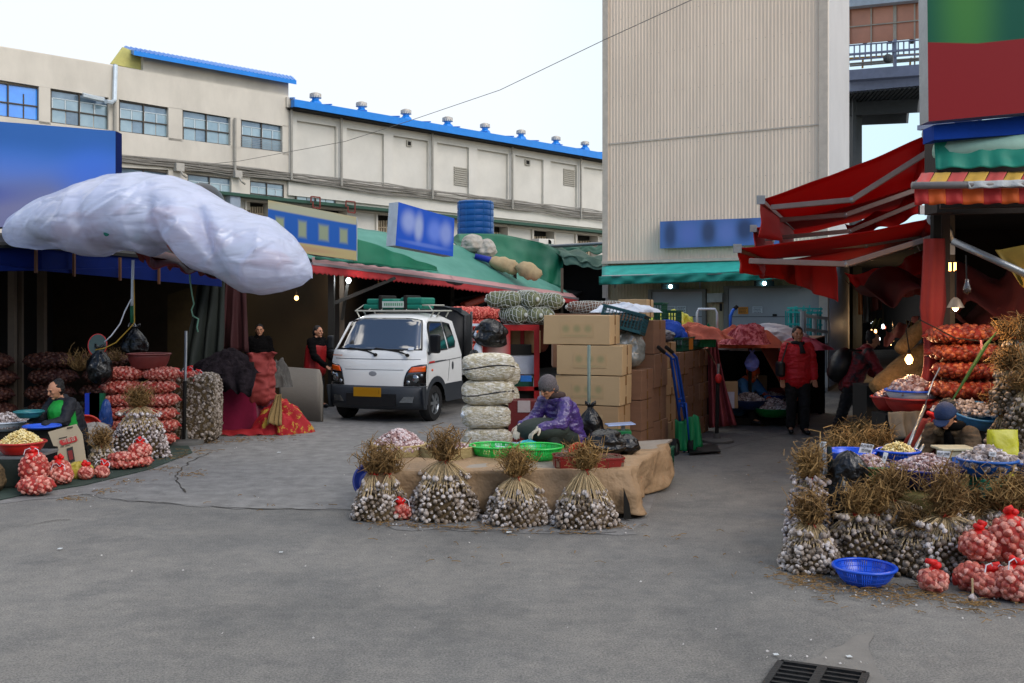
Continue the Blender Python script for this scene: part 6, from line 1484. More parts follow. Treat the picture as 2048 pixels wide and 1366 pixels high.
for (u, v, Y, m, r, e, cl, lb) in ((697, 561, 19.9, m_cool, .05, 10, (.9, .95, 1), 'round white lamp glowing under the red awning above the truck'), (593, 596, 19.3, m_warm, .04, 2, (1, .6, .28), 'bare warm bulb glowing on the tan partition left of the truck'), (757, 570, 23, m_warm, .03, 3, (1, .6, .28), 'tiny orange bulb deep in the shed behind the truck')):
 t = thing('hanging_lamp', lb, 'lamp', P(u, v, Y)); MB().ell(P(u, v, Y), (r, r, r*1.15), 12, 8).build('bulb', m, t, smooth=True)
 b = MB(); b.tube([P(u, v, Y)+Vector((0, 0, r)), P(u, v, Y)+Vector((0, 0, r+.08))], r*.5, 8); b.tube([P(u, v, Y)+Vector((0, 0, r+.08)), P(u, v, Y)+Vector((.02, 0, .7))], .008, 4); b.build('socket', m_dark, t)
 lightpt('lamp_light', P(u, v, Y)+Vector((0, -.16, 0)), e, cl)
rows = []
for i in range(2):
 row = []
 for j in range(24):
  g = j/23; u = 560+85*g; Y = 17.3-.35*g; vt = 735 if g < .75 else 735+60*((g-.75)/.25)**3; vb = 843; zt_ = ZV(vt, Y)
  row.append(Vector(((u-CX)/F*Y, Y, 0.01 if i else ZV(735+4*g+(34*((g-.88)/.12)**3 if g > .88 else 0), 17.0))))
 rows.append(row)
tag(MB().grid(rows).build('barrier', mat('grey_concrete_board', '#7c766c', .8, var=.1, vs=1.5), solid=.05, ang=25), 'curved grey barrier panel standing left of the truck', 'barrier')
# ================================================================ LEFT SHOP
shop = thing('left_shop', 'dark open shop on the left under the plastic wrapped canopy', 'shop', P(200, 800, 16))
m_blue_f = mat('blue_fascia', '#05164a', .85, spec=.1, var=.15, vs=2)
b = MB(); b.prism([P(-260, 545, 12.8), P(75, 541, 13.6), P(440, 573, 17.5), P(440, 530, 17.5), P(75, 497, 13.6), P(-260, 492, 12.8)], (0, .12, 0)); b.build('fascia', m_blue_f, shop)
for u, Y in ((72, 13.6), (148, 14.2), (240, 15.0), (318, 15.9)): MB().bar(P(u, 500+(u-72)*.09, Y-.02), P(u, 546+(u-72)*.09, Y-.02), .05, .03).build('fascia_bracket', mat('rust_bracket', '#4a2a14', .8), shop)
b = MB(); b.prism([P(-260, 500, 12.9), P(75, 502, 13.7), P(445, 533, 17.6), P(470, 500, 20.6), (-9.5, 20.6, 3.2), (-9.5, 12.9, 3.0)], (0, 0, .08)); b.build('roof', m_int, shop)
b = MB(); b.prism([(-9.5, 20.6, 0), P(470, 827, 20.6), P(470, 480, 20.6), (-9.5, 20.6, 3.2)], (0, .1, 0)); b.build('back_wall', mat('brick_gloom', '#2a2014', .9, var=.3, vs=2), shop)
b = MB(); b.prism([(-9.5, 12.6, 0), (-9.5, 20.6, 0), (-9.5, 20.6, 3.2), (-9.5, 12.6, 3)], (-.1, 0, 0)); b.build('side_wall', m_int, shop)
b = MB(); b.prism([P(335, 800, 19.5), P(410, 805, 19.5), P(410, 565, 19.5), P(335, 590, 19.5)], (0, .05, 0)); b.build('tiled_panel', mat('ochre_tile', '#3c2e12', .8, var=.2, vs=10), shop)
for (u, Y, w_) in ((25, 15.5, .10), (42, 15.7, .06), (84, 17, .12)): MB().bar(W2(u, Y, 0), W2(u, Y, 3), w_).build('post', mat('old_pipe', '#5c5044', .7), shop)
hang('dark_curtain', P(452, 560, 18.5), P(492, 565, 18.5), P(440, 700, 18.3), P(498, 705, 18.3), mat('maroon_cloth', '#30090b', .8), parent=shop, fold=.08, nf=2)
hang('dark_curtain', P(395, 570, 18), P(450, 565, 18), P(360, 760, 17.6), P(448, 720, 17.8), mat('black_green_cloth', '#141b16', .8), parent=shop, fold=.1, nf=3)
s3 = blotch_mat('big_blue_sign', '#3464a8', [(.45, .6, .55, .16, '#4a7ad0', .9, .9), (.5, .1, .7, .4, '#7a7a9c', .95, .8), (.9, .55, .12, .25, '#3f6fd0', .7, .8), (.2, .35, .3, .12, '#2446a8', .8, .8)], rough=.4)
panel('sign', [P(-260, 470, 14.6), P(231, 440, 15.2), P(231, 262, 15.2), P(-260, 222, 14.6)], (0, .25, 0), s3, m_blue_f, None, 'large blurred blue sign above the plastic wrapped canopy at the left edge', 'sign')
def film_mat():
 m = bpy.data.materials.new('translucent_film'); m.use_nodes = True; nt = m.node_tree; N = nt.nodes; L = nt.links; b = N['Principled BSDF']
 b.inputs['Base Color'].default_value = tuple(lin('#dae3fa'))+(1,); b.inputs['Roughness'].default_value = .25; b.inputs['Specular IOR Level'].default_value = .9
 tc = N.new('ShaderNodeTexCoord'); mp = N.new('ShaderNodeMapping'); mp.inputs['Scale'].default_value = (.7, 1, 2.8); mp.inputs['Rotation'].default_value = (0, R(28), 0); L.new(tc.outputs['Object'], mp.inputs[0])
 n = N.new('ShaderNodeTexNoise'); n.inputs['Scale'].default_value = 1.8; n.inputs['Detail'].default_value = 3; n.inputs['Distortion'].default_value = .6; L.new(mp.outputs[0], n.inputs['Vector'])
 bp = N.new('ShaderNodeBump'); bp.inputs['Strength'].default_value = .6; bp.inputs['Distance'].default_value = .1; L.new(n.outputs['Fac'], bp.inputs['Height']); L.new(bp.outputs[0], b.inputs['Normal'])
 tl = N.new('ShaderNodeBsdfTranslucent'); tl.inputs[0].default_value = tuple(lin('#d6e0f6'))+(1,)
 tr = N.new('ShaderNodeBsdfTransparent'); m1 = N.new('ShaderNodeMixShader'); m2 = N.new('ShaderNodeMixShader'); m1.inputs[0].default_value = .42
 r = N.new('ShaderNodeMapRange'); r.inputs['From Min'].default_value = .4; r.inputs['From Max'].default_value = .65; r.inputs['To Min'].default_value = .06; r.inputs['To Max'].default_value = .34; L.new(n.outputs['Fac'], r.inputs['Value'])
 L.new(b.outputs[0], m1.inputs[1]); L.new(tl.outputs[0], m1.inputs[2]); L.new(r.outputs[0], m2.inputs[0]); L.new(m1.outputs[0], m2.inputs[1]); L.new(tr.outputs[0], m2.inputs[2])
 L.new(m2.outputs[0], N['Material Output'].inputs['Surface']); return m
TOP = [(8, 470), (22, 446), (60, 420), (110, 392), (170, 366), (230, 351), (290, 345), (350, 353), (400, 372), (450, 405), (500, 428), (545, 440), (580, 470), (608, 502), (622, 530), (625, 552)]
BOT = [(10, 480), (30, 494), (70, 498), (120, 497), (165, 512), (200, 513), (232, 497), (265, 500), (300, 511), (330, 497), (350, 502), (390, 540), (440, 556), (490, 588), (520, 591), (560, 585), (600, 572), (622, 556)]
wc = thing('wrapped_canopy', 'huge bundle of goods wrapped in translucent plastic film on the canopy of the left shop', 'wrapped bundle', P(320, 520, 13))
def vt_(u): return interp(TOP, u)
def vb_(u): return interp(BOT, u)
rows = []; NU = 210; NV = 110
for i in range(NU+1):
 u = 9+616*i/NU; Yc = 13.4-.9*(i/NU); a_, c_ = vt_(u), vb_(u); cz = ZV((a_+c_)/2, Yc); hz = max(.02, PX((c_-a_)/2, Yc)); e_ = min(1, min(i, NU-i)/14); dy = min(1.1, .25+hz*1.3)*max(.05, e_**.5); row = []
 for j in range(NV):
  an = 2*PI*j/NV; y = -math.cos(an); z = math.sin(an); U = (u-300)*.0065; Z = z*hz
  q1 = U*.55+Z*.9; q2 = Z*.6-U*.5           # folds run down to the right
  r1 = 1-min(1, abs(nz(q1*.9+3, q2*3.4, y*.5))*4.5); r2 = 1-min(1, abs(nz(q1*1.6, q2*6.5+9, y*.8))*4.5)
  fl = .07*r1**2+.03*r2**2+.14*nz(U*1.1, Z*1.0, y*.7+2)
  lobe = -.22*math.exp(-((u-(455+Z*-95))/22)**2)-.12*math.exp(-((u-(215+Z*10))/12)**2)*max(0, .6-z)-.14*math.exp(-((u-(345-Z*30))/14)**2)*max(0, .7-z)
  k = 1+(fl+lobe)*e_
  row.append(Vector(((u-CX)/F*Yc, Yc+y*dy*k, cz+z*hz*(1+.30*fl*e_+(.10*lobe if z < 0 else 0)))))
 rows.append(row)
MB().grid(rows, wrap=True).build('plastic_film', film_mat(), wc, smooth=True)
m_pinkin = mat('pink_wrapped_cloth', '#98504c', .8, var=.25, vs=2, bump=.5, bs=4, col2='#a87a70'); m_grin = mat('grey_wrapped_cloth', '#6f7468', .8, var=.2)
b = MB(); b2 = MB()
for k in range(10):
 u = 115+k*46; Yc = 13.3-.9*(u/620); a_, c_ = vt_(u), vb_(u); hz = PX((c_-a_)/2, Yc); q = P(u, a_*.36+c_*.64, Yc); (b if k % 4 else b2).ell(q, (.36, .5, hz*.5), 16, 10)
b.build('bundle', m_pinkin, wc, smooth=True); b2.build('bundle', m_grin, wc, smooth=True)
for (u, v) in ((213, 465), (275, 472), (455, 470)): MB().ell(P(u, v, 12.35), (.04, .02, .05), 8, 6).build('colour_patch', mat('teal_patch', '#0c6a5c', .6), wc)
hang('red_tarpaulin', P(270, 505, 13.2), P(440, 545, 13.0), P(285, 528, 13.3), P(415, 552, 13.2), mat('deep_red_tarp', '#5a100c', .6), 'deep red tarpaulin with a tattered hem hanging under the wrapped canopy', 'tarpaulin', fold=.05, nf=4, scal=-.05, scn=13, n=(10, 60), sag=0)
hang('red_tarpaulin', P(300, 495, 13.9), P(520, 560, 13.7), P(300, 530, 12.6), P(470, 558, 12.6), MATS['deep_red_tarp'], 'red tarpaulin spread beneath the wrapped canopy', 'tarpaulin', fold=.04, nf=3)
b = MB(); b.ell(P(405, 415, 17), (.38, .5, .42), 18, 10); tag(b.build('black_cover', mat('black_plastic_cover', '#12151f', .4, bump=.3, bs=5), smooth=True), 'rounded black covered bundle on the roof behind the wrapped canopy', 'covered bundle')
s_mat = tag(MB().add([G(-60, 1015)+Vector((0, 0, .012)), G(55, 990)+Vector((0, 0, .012)), G(170, 972)+Vector((0, 0, .012)), G(300, 940)+Vector((0, 0, .012)), G(385, 907)+Vector((0, 0, .012)), G(350, 850)+Vector((0, 0, .012)), G(-100, 850)+Vector((0, 0, .012))], [tuple(range(7))]).build('ground_mat', mat('dark_green_mat', '#2a3a32', .8, var=.3, vs=8), solid=.008), 'dark green ground sheet under the goods of the left stall', 'ground sheet')
Ys = 13.9; sacks = []
pa = net_sack('net_sack', (.56, .42, .2), 'net sack', n=110, bs=.058, loc=(0, 0, 0), group='red net sacks of garlic piled under the brown basin')
pb = net_sack('net_sack', (.5, .42, .19), 'net sack', n=100, bs=.055, loc=(0, 0, 0), group='red net sacks of garlic piled under the brown basin')
lay = ['bottom', 'second', 'third', 'fourth', 'fifth', 'top']
for k in range(6):
 for s in (0, 1):
  loc = Vector(((247+(s*70)+(3 if k % 2 else -3)-CX)/F*Ys, Ys+.05*s, .02+k*.182)); rz = R((4, -5, 3, -3, 5, -2)[k]+s*6)
  lb = lay[k]+' layer of the red net sack pile on the left, '+('right' if s else 'left')+'-hand sack'
  src = pb if s else pa
  if k == 0: src.location = loc; src.rotation_euler = (0, 0, rz); src['label'] = lb
  else: dup(src, loc, rz, lb, rot=(rnd(-.05, .05), rnd(-.05, .05), rz+(PI if k % 2 else 0)))
basin('basin', .285, .21, mat('brown_red_plastic', '#6e2e2a', .45), 'brownish red basin standing on top of the red net sack pile', loc=P(298, 737, 14.0), rb=.74)
t = thing('garlic_block', 'tall block of garlic bulbs packed close, behind the umbrella pole on the left', 'garlic stack', ((388-CX)/F*14.5, 14.5, 0)); b = MB(); co_ = MB()
lumpy(b, co_, (0, 0, .50), (.74, .6, 1.0), 900, .055, ex=(7, 7, 7), tv=BV, tf=BF); tag(b.build('garlic_bulbs', m_bulb_dirty, t, smooth=True, local=True), kind='stuff'); co_.build('root_mass', m_root, t, local=True)
for (u, v, sx_, lb) in ((352, 770, .4, 'small red net sack on the tall garlic block, leftmost'), (378, 766, .42, 'red net sack on the tall garlic block, middle'), (398, 773, .38, 'red net sack on the tall garlic block, by the burgundy cloth')): net_sack('net_sack', (sx_, .34, .18), lb, n=60, bs=.055, loc=P(u, v, 14.4), tie=2, group='red net sacks on the garlic block')
garlic_bundle('garlic_bundle', .68, .5, .54, .66, .24, .15, nb=420, label='big pale garlic bundle leaning on the red net sack pile', group='tied garlic bundles on the left', loc=((278-CX)/F*12.9, 12.9, 0), bm=m_bulb_pale)
garlic_bundle('garlic_bundle', .36, .3, .18, .27, .16, .10, nb=120, label='small garlic bundle beside the printed cardboard on the left', group='tied garlic bundles on the left', loc=((203-CX)/F*12.2, 12.2, 0), bm=m_bulb)
for (u, v, Y, sz, rz, tie, rot, lb) in ((247, 946, 11.95, (.38, .3, .14), 10, None, None, 'lower red net sack lying before the big left garlic bundle'), (247, 924, 11.95, (.36, .28, .12), -6, None, None, 'upper red net sack lying before the big left garlic bundle'),
      (281, 938, 12.1, (.28, .26, .14), 30, None, None, 'red net sack tucked at the right end of the lying pair'), (280, 917, 12.1, (.28, .24, .2), 20, 2, None, 'knotted red net sack on top of the pair, white string upright'),
      (172, 970, 11.2, (.17, .15, .15), 0, 1, None, 'small round red net sack, left of two on the green sheet'), (199, 966, 11.3, (.17, .15, .14), 0, 2, (R(-25), R(12), 0), 'small red net sack with white string, right of two on the green sheet'),
      (68, 969, 10.5, (.31, .26, .34), 0, 2, None, 'standing red net sack before the peeled garlic table'), (72, 993, 10.3, (.36, .26, .19), 8, None, None, 'red net sack lying in front of the peeled garlic table'),
      (118, 959, 11.0, (.26, .24, .22), 5, 1, None, 'upper of two red net sacks in front of the printed cardboard'), (122, 981, 10.9, (.27, .24, .18), -5, 2, None, 'lower of two red net sacks in front of the printed cardboard')):
 p = P(u, v, Y); p.z = max(.015, p.z); o = net_sack('net_sack', sz, lb, n=46, bs=.055, loc=p, rz=R(rz), tie=tie, group='small net sacks of garlic')
 if rot: o.rotation_euler = rot
pole('umbrella_stand', (P(369, 880, 14.2).x, 14.2, .1), P(372, 662, 14.2), .019, m_steel, 'slim steel umbrella pole on a flat disc before the garlic block', 'umbrella stand', base=.27, mb=mat('grey_disc', '#5a5955', .7))
b = MB(); b.tube([P(368, 880, 14.17), P(370, 762, 14.17)], .026, 10); tag(b.build('pole_sleeve', m_dark, smooth=True), 'dark lower sleeve of the steel umbrella pole on the left', 'pole')
t = thing('low_table', 'low table with a dark green cloth under the basin of peeled garlic', 'table', (NX(30, 10.8), 10.8, 0)); zt_ = .36
MB().box((NX(10, 10.8), 10.95, zt_-.02), (.75, .6, .03)).build('tabletop', m_steel, t)
hang('table_cloth', (NX(-70, 10.7), 10.66, zt_-.04), (NX(72, 10.7), 10.66, zt_-.04), (NX(-70, 10.7), 10.66, .02), (NX(72, 10.7), 10.66, .02), mat('black_green_mat', '#1b241e', .8), parent=t, fold=.015, nf=3)
for x in (NX(-40, 10.7), NX(62, 10.7)): MB().bar((x, 10.62, 0), (x, 10.62, zt_), .035).build('leg', m_steel, t)
basin('basin', .245, .13, mat('scarlet_plastic', '#a8201a', .35), 'scarlet basin heaped with peeled garlic at the left edge', loc=(NX(33, 10.75), 10.85, zt_)); heap('peeled_garlic_heap', .215, .14, 420, .034, m_peeled, 'mound of peeled cream coloured garlic in the scarlet basin', loc=(NX(33, 10.75), 10.85, zt_+.10), tv=CV, tf=CF)
m_cl2 = mat('cardboard_pale', '#a3957c', .8, var=.06, vs=3, bump=.05)
t = thing('printed_cardboard', 'leaning flattened carton printed with a red bar and a dark red jar', 'cardboard', P(140, 950, 11.4)); Yc = 11.55
fr_ = [(113, 944), (176, 950), (164, 868), (152, 848), (96, 864), (107, 892), (116, 893)]
b = MB(); b.prism([P(u, v, Yc-.06+.0016*(v-850)*-1) for u, v in fr_], (0, .012, 0)); b.build('sheet', m_cl2, t)
def cp(name, pts, m): return MB().prism([P(u, v, Yc-.075+.0016*(v-850)*-1) for u, v in pts], (0, .003, 0)).build(name, m, t)
cp('red_bar', [(119, 886), (119, 881), (152, 872), (155, 880), (152, 883), (124, 891)], mat('print_red', '#a8302c', .7))
cp('jar_print', [(133, 897), (145, 893), (150, 922), (138, 926)], mat('jar_dark', '#2c2a26', .6)); b = MB(); b.prism([P(u, v, Yc-.079-.0016*(v-850)) for u, v in ((135, 902), (144, 900), (147, 918), (139, 921))], (0, .002, 0)); b.build('jar_label', mat('jar_red', '#7a2a26', .6), t)
for (x0, y0_, x1, h_) in ((118, 876, 133, 2), (121, 893, 127, 1.3), (131, 891, 139, 1.3), (134, 855, 146, 3)):
 uu = x0
 while uu < x1: cp('print_mark', [(uu, y0_+h_-(uu-x0)*.22), (uu+1.6, y0_+h_-(uu-x0)*.22-.3), (uu+1.6, y0_-(uu-x0)*.22-.3), (uu, y0_-(uu-x0)*.22)], m_dark); uu += 2.4
def txt(s, p, size, m, rot, parent, name='lettering', ext=.001):
 cu = bpy.data.curves.new(name, 'FONT'); cu.body = s; cu.size = size; cu.extrude = ext; cu.align_x = 'CENTER'; cu.align_y = 'CENTER'
 o = bpy.data.objects.new(name, cu); COL.objects.link(o); dg = bpy.context.evaluated_depsgraph_get(); me = bpy.data.meshes.new_from_object(o.evaluated_get(dg)); bpy.data.objects.remove(o)
 o = bpy.data.objects.new(name, me); COL.objects.link(o); me.materials.append(m); off = Vector(parent.location) if parent else Vector((0, 0, 0))
 if parent: o.parent = parent
 o.location = Vector(p)-off; o.rotation_euler = rot; return o
txt('마늘즙', P(138, 880, Yc-.13), .055, mat('print_cream', '#cdb9a4', .7), (PI/2, R(-15), 0), t)
b = MB(); b.prism([P(78, 905, 11.9), P(103, 905, 11.9), P(104, 866, 11.9), P(80, 864, 11.9)], (0, .16, 0)); tag(b.build('green_box', mat('green_plastic_box', '#06482a', .5)), 'small dark green plastic box behind the printed cardboard', 'box')
bag('sack', (.46, .4, .34), mat('dull_white_sack', '#8c8884', .7, var=.15, vs=4, bump=.6, bs=8), 'dull white sack slumped behind the small left garlic bundle', (NX(192, 12.9), 12.9, .12), 'sack', knot=False, seed=81)
bag('plastic_bag', (.3, .2, .2), mat('yellow_film', '#9c8a1e', .35, col2='#b5a24c', bump=.6, bs=9), 'yellowish printed bag at the foot of the printed cardboard', (NX(152, 11.2), 11.3, .0), knot=False, seed=83)
bag('plastic_bag', (.16, .14, .46), mat('blue_film', '#1c3c78', .4, bump=.6, bs=9), 'blue plastic bag against the red net sack pile', (NX(212, 13.4), 13.4, .26), knot=False, seed=85)
for k, (u, c_, lb) in enumerate(((186, '#0f2f9c', 'blue folded board standing left of the red net sack pile'), (195, '#0a5234', 'green folded board standing beside the blue one'))):
 o = MB().bar((NX(u, 13.6), 13.6, .2), (NX(u, 13.6), 13.6, .78), .055, .2).build('folded_board', mat('board%d' % k if 0 else ('board_blue' if k == 0 else 'board_green'), c_, .5)); tag(o, lb, 'board')
basin('basin', .2, .1, mat('orange_red_plastic', '#a82c20', .4), 'orange red basin on edge behind the seated figure on the left', loc=(NX(172, 13), 13.0, .32), rot=(R(75), 0, R(20)))
bag('plastic_bag', (.34, .28, .5), m_black_bag, 'black plastic bag hanging below the round green disc', P(199, 768, 13.6), seed=91)
bag('plastic_bag', (.38, .3, .42), m_black_bag, 'black plastic bag hanging from the white post behind the brown basin', P(270, 712, 14.4), seed=93)
t = thing('round_disc', 'round dark green disc with a red rim hanging on cords at the left shop', 'disc', P(195, 690, 13.7)); MM = Matrix.Rotation(R(78), 3, 'X') @ Matrix.Rotation(R(15), 3, 'Y')
b = MB(); b.lathe([(.001, -.01), (.135, -.01), (.135, .01), (.001, .01)], P(195, 690, 13.7), 28, M=MM, sx=.85, sy=1.1); b.build('plate', mat('disc_green', '#1d3a34', .3), t); b = MB(); b.tube([P(195, 690, 13.7)+MM @ Vector((.118*math.cos(a), .152*math.sin(a), 0)) for a in np.linspace(0, 2*PI, 29)], .009, 5, cap=False); b.build('rim', m_tie, t)
t = thing('hanging_post', 'white post with a green sleeve hanging under the wrapped canopy', 'post', P(265, 650, 13.6)); b = MB(); b.tube([P(266, 520, 13.6), P(264, 612, 13.6)], .02, 8); b.build('tube', m_white_pl, t, smooth=True); b = MB(); b.tube([P(264, 612, 13.6), P(264, 646, 13.6)], .026, 8); b.build('sleeve', mat('green_sleeve', '#0c5a3c', .5), t, smooth=True)
b = MB(); b.tube([P(264, 646, 13.6)+Vector((.05*math.cos(a), 0, -.05+.06*math.sin(a))) for a in np.linspace(0, PI, 10)], .008, 5); b.build('hook', m_steel, t)
for (pts, r, m, lb) in (([(262, 598), (250, 622), (240, 648), (222, 672), (209, 684)], .009, m_white_s, 'pale cord slanting from the white post to the round green disc'), ([(268, 560), (269, 645), (256, 660), (232, 685), (210, 696), (190, 700)], .008, mat('yellow_cord', '#a8862c', .6), 'yellow cord looping from the white post to the round green disc'), ([(379, 528), (380, 560), (384, 588), (388, 608), (383, 620), (386, 632), (397, 638), (394, 655), (396, 664)], .011, mat('green_cord', '#6f9c84', .6), 'pale green cord dangling from the wrapped canopy')):
 o = MB().tube([P(u, v, 13.5) for u, v in pts], r, 6).build('cord', m, smooth=True); tag(o, lb, 'cord')
b = MB(); plume(b, (0, 0, 0), .02, .22, .34, n=90, curl=.1); o = b.build('straw_tuft', m_straw, local=True); o.location = P(160, 742, 14.5); tag(o, 'tuft of dry garlic leaves in the dark behind the seated figure', 'straw tuft')
b = MB(); plume(b, (0, 0, 0), .02, .16, .22, n=60, curl=.1); o = b.build('straw_tuft', m_straw, local=True); o.location = P(234, 722, 14.8); tag(o, 'tuft of dry leaves between the two hanging black bags', 'straw tuft')
pd = net_sack('onion_sack', (.75, .5, .26), 'x', n=90, bs=.07, om=skin_mat('shaded_onion', '#34160e', '#462012', '#5a301e', 24), nm=mat('dark_red_net', '#34100a', .7), loc=(0, 0, 0), group='dim sacks stacked inside the left shop'); first = True  # darker onion and net colours carry the shade of the shop
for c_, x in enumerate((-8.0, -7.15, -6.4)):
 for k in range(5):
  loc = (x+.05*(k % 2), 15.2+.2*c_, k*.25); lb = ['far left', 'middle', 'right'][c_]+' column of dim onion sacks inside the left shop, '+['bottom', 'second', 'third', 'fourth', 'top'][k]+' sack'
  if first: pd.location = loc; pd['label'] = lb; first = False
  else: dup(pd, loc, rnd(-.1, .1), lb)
basin('basin', .3, .12, m_white_pl, 'pale basin of garlic at the left edge behind the red one', loc=(NX(15, 12.6), 12.6, .40)); heap('garlic_heap', .27, .14, 200, .042, m_bulb_pale, 'garlic heaped in the pale basin at the left edge', loc=(NX(15, 12.6), 12.6, .46))
MB().box((NX(15, 12.6), 12.7, .2), (.9, .6, .39)).build('wooden_crate', m_dark); tag(bpy.data.objects['wooden_crate'], 'dark box under the pale garlic basin at the left edge', 'box')
basin('basin', .16, .08, mat('teal_plastic', '#2b6f74', .4), 'teal bowl beside the seated figure on the left', 'bowl', loc=(NX(58, 12.2), 12.2, .60))
basin('basin', .2, .04, mat('blue_tray', '#2a56c4', .4), 'flat blue tray in front of the seated figure on the left', 'tray', loc=(NX(84, 11.9), 11.9, .50)); MB().box((NX(84, 11.9), 12.0, .25), (.36, .3, .49)).build('wooden_crate', m_dark); tag(bpy.data.objects['wooden_crate.001'], 'dark box under the flat blue tray', 'box')
bag('garlic_sack', (.3, .25, .32), m_root, 'corner of a garlic pile cut by the left picture edge', (NX(-8, 10.6), 10.5, 0), 'garlic pile', knot=False, seed=99)
m_burg = mat('burgundy_cloth', '#680f2c', .8, spec=.1, var=.15, vs=4, bump=.4, bs=10, sheen=.2)
xa, xb = NX(378, 15.2), NX(512, 15.4)
MB().box(((xa+xb)/2, 15.9, .55), (xb-xa-.1, .9, 1.1)).build('covered_crate', m_dark); tag(bpy.data.objects['covered_crate'], 'crate hidden under the burgundy cover on the left', 'crate')
cloth_drape('burgundy_cover', [(xa+.08, 15.45, 1.1), (xb-.05, 15.45, .98), (xb, 16.3, 1.0), (xa, 16.3, 1.12)], [1.05, .95, .9, 1.0], m_burg, 'burgundy cloth covering goods between the garlic block and the floral cloth', 'cloth cover', fold=.045, seed=6, n=24, spread=.14, per=2.2)
hang('red_hem', (xa+.1, 15.2, .06), (xb+.12, 15.2, .1), (xa+.05, 15.05, .015), (xb+.2, 15.1, .015), mat('scarlet_cloth', '#8c1016', .7), 'scarlet cloth peeking from under the burgundy cover', 'cloth', fold=.02, nf=4, n=(4, 30))
m_blank = mat('charcoal_blanket', '#0e0b0d', .95, spec=.05, col2='#2a2428', vs=12, bump=.6, bs=30)
crumple('black_blanket', ((xa+xb)/2-.02, 15.55, .98), (.90, .9, .34), m_blank, 'charcoal blanket heaped on the burgundy cover', 'blanket', 61, amp=.25, sc=1.4)
hang('black_blanket', (NX(410, 15.2), 15.25, 1.1), (NX(514, 15.2), 15.2, 1.0), (NX(448, 15.1), 14.98, .72), (NX(508, 15.1), 14.95, .62), m_blank, 'hanging fold of charcoal blanket over the front of the burgundy cover', 'blanket', fold=.06, nf=2.5)
t = bag('sack', (.40, .38, .78), mat('brick_red_sack', '#7c2c28', .8, var=.15, bump=.6, bs=9), 'brick red sack standing upright behind the floral cloth', (NX(523, 15.6), 15.6, .45), 'sack', knot=False, seed=103, flat=True); wrinkle(t.children[0], .07, 6, 3)
crumple('grey_cloth', (NX(553, 16), 16.0, .72), (.55, .45, .36), mat('grey_felt', '#4a4844', .9, bump=.5, bs=12), 'grey felt cloth hung over the end of the cloth pile', 'cloth', 65)
m_floral = mat('floral_cloth', '#98101a', .75, col2='#a8862c', vs=7, thresh=(.56, .6), bump=.4, bs=10)
crumple('floral_cloth', (NX(556, 15.4), 15.5, 0), (.85, .7, .60), m_floral, 'red cloth with a gold flower print piled on the ground left of the truck', 'cloth', 69, amp=.25, sc=1.5)
hang('straw_cloth', (NX(548, 15.3), 15.4, .60), (NX(560, 15.2), 15.3, .62), (NX(534, 15.1), 15.05, .2), (NX(566, 15.1), 15.05, .16), mat('straw_gold_cloth', '#7a6238', .8, bump=.5), 'straw coloured fringe hanging over the floral cloth', 'cloth', fold=.03, nf=3)
# ================================================================ RIGHT SHOP
AL = Vector((.351, .936, 0))        # direction of the lane
C0 = Vector((NX(1868, 10.7), 10.7, 0))
rs = thing('right_shop', 'open fronted garlic shop on the right corner under red awnings', 'shop', C0)
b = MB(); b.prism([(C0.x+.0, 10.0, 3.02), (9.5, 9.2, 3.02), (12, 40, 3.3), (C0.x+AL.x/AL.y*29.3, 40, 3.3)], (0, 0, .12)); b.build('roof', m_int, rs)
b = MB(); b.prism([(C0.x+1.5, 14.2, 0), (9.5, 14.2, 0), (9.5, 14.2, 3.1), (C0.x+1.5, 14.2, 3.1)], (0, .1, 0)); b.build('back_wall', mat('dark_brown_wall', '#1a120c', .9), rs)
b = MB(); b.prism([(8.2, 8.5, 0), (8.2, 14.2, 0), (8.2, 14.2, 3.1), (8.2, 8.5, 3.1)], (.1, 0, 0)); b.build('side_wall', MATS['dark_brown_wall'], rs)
for (u, Y, m) in ((1888, 10.6, mat('corner_post', '#2a1d16', .6)), (1898, 10.8, MATS['old_steel']), (1880, 12.9, MATS['corner_post'])): MB().bar(W2(u, Y, 0), W2(u, Y, 3.05), .09).build('post', m, rs)
b = MB(); b.bar(P(1880, 405, 9.7), P(2200, 398, 9.3), .1, .12); b.bar(P(1905, 424, 9.9), P(2200, 418, 9.6), .05, .05); b.build('beam', mat('dark_beam', '#251b15', .7), rs)
b = MB(); b.tube([P(1905, 482, 9.6), P(1985, 518, 9.4), P(2060, 552, 9.2)], .035, 8); b.build('strut', m_steel, rs, smooth=True)
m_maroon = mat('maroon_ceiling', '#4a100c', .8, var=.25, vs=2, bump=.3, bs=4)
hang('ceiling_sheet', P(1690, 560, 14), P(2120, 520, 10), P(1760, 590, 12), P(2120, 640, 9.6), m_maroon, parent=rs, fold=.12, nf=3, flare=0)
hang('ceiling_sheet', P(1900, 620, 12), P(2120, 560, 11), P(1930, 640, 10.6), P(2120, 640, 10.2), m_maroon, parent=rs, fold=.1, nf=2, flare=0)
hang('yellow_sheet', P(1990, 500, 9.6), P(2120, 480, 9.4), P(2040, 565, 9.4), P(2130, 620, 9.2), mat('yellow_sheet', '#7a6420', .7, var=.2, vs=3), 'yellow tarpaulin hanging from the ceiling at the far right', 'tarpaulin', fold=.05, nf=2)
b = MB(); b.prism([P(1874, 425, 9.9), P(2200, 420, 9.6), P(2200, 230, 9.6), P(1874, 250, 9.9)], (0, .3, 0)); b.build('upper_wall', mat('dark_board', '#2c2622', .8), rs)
m_red_aw = mat('red_acrylic', '#a81410', .65, var=.12, vs=1.5, bump=.08, bs=8, sheen=-.45); m_red_val = mat('red_acrylic_valance', '#b01a12', .65, var=.1, vs=1.5, sheen=-.3)
m_arm = mat('awning_arm', '#84716a', .45, .3)
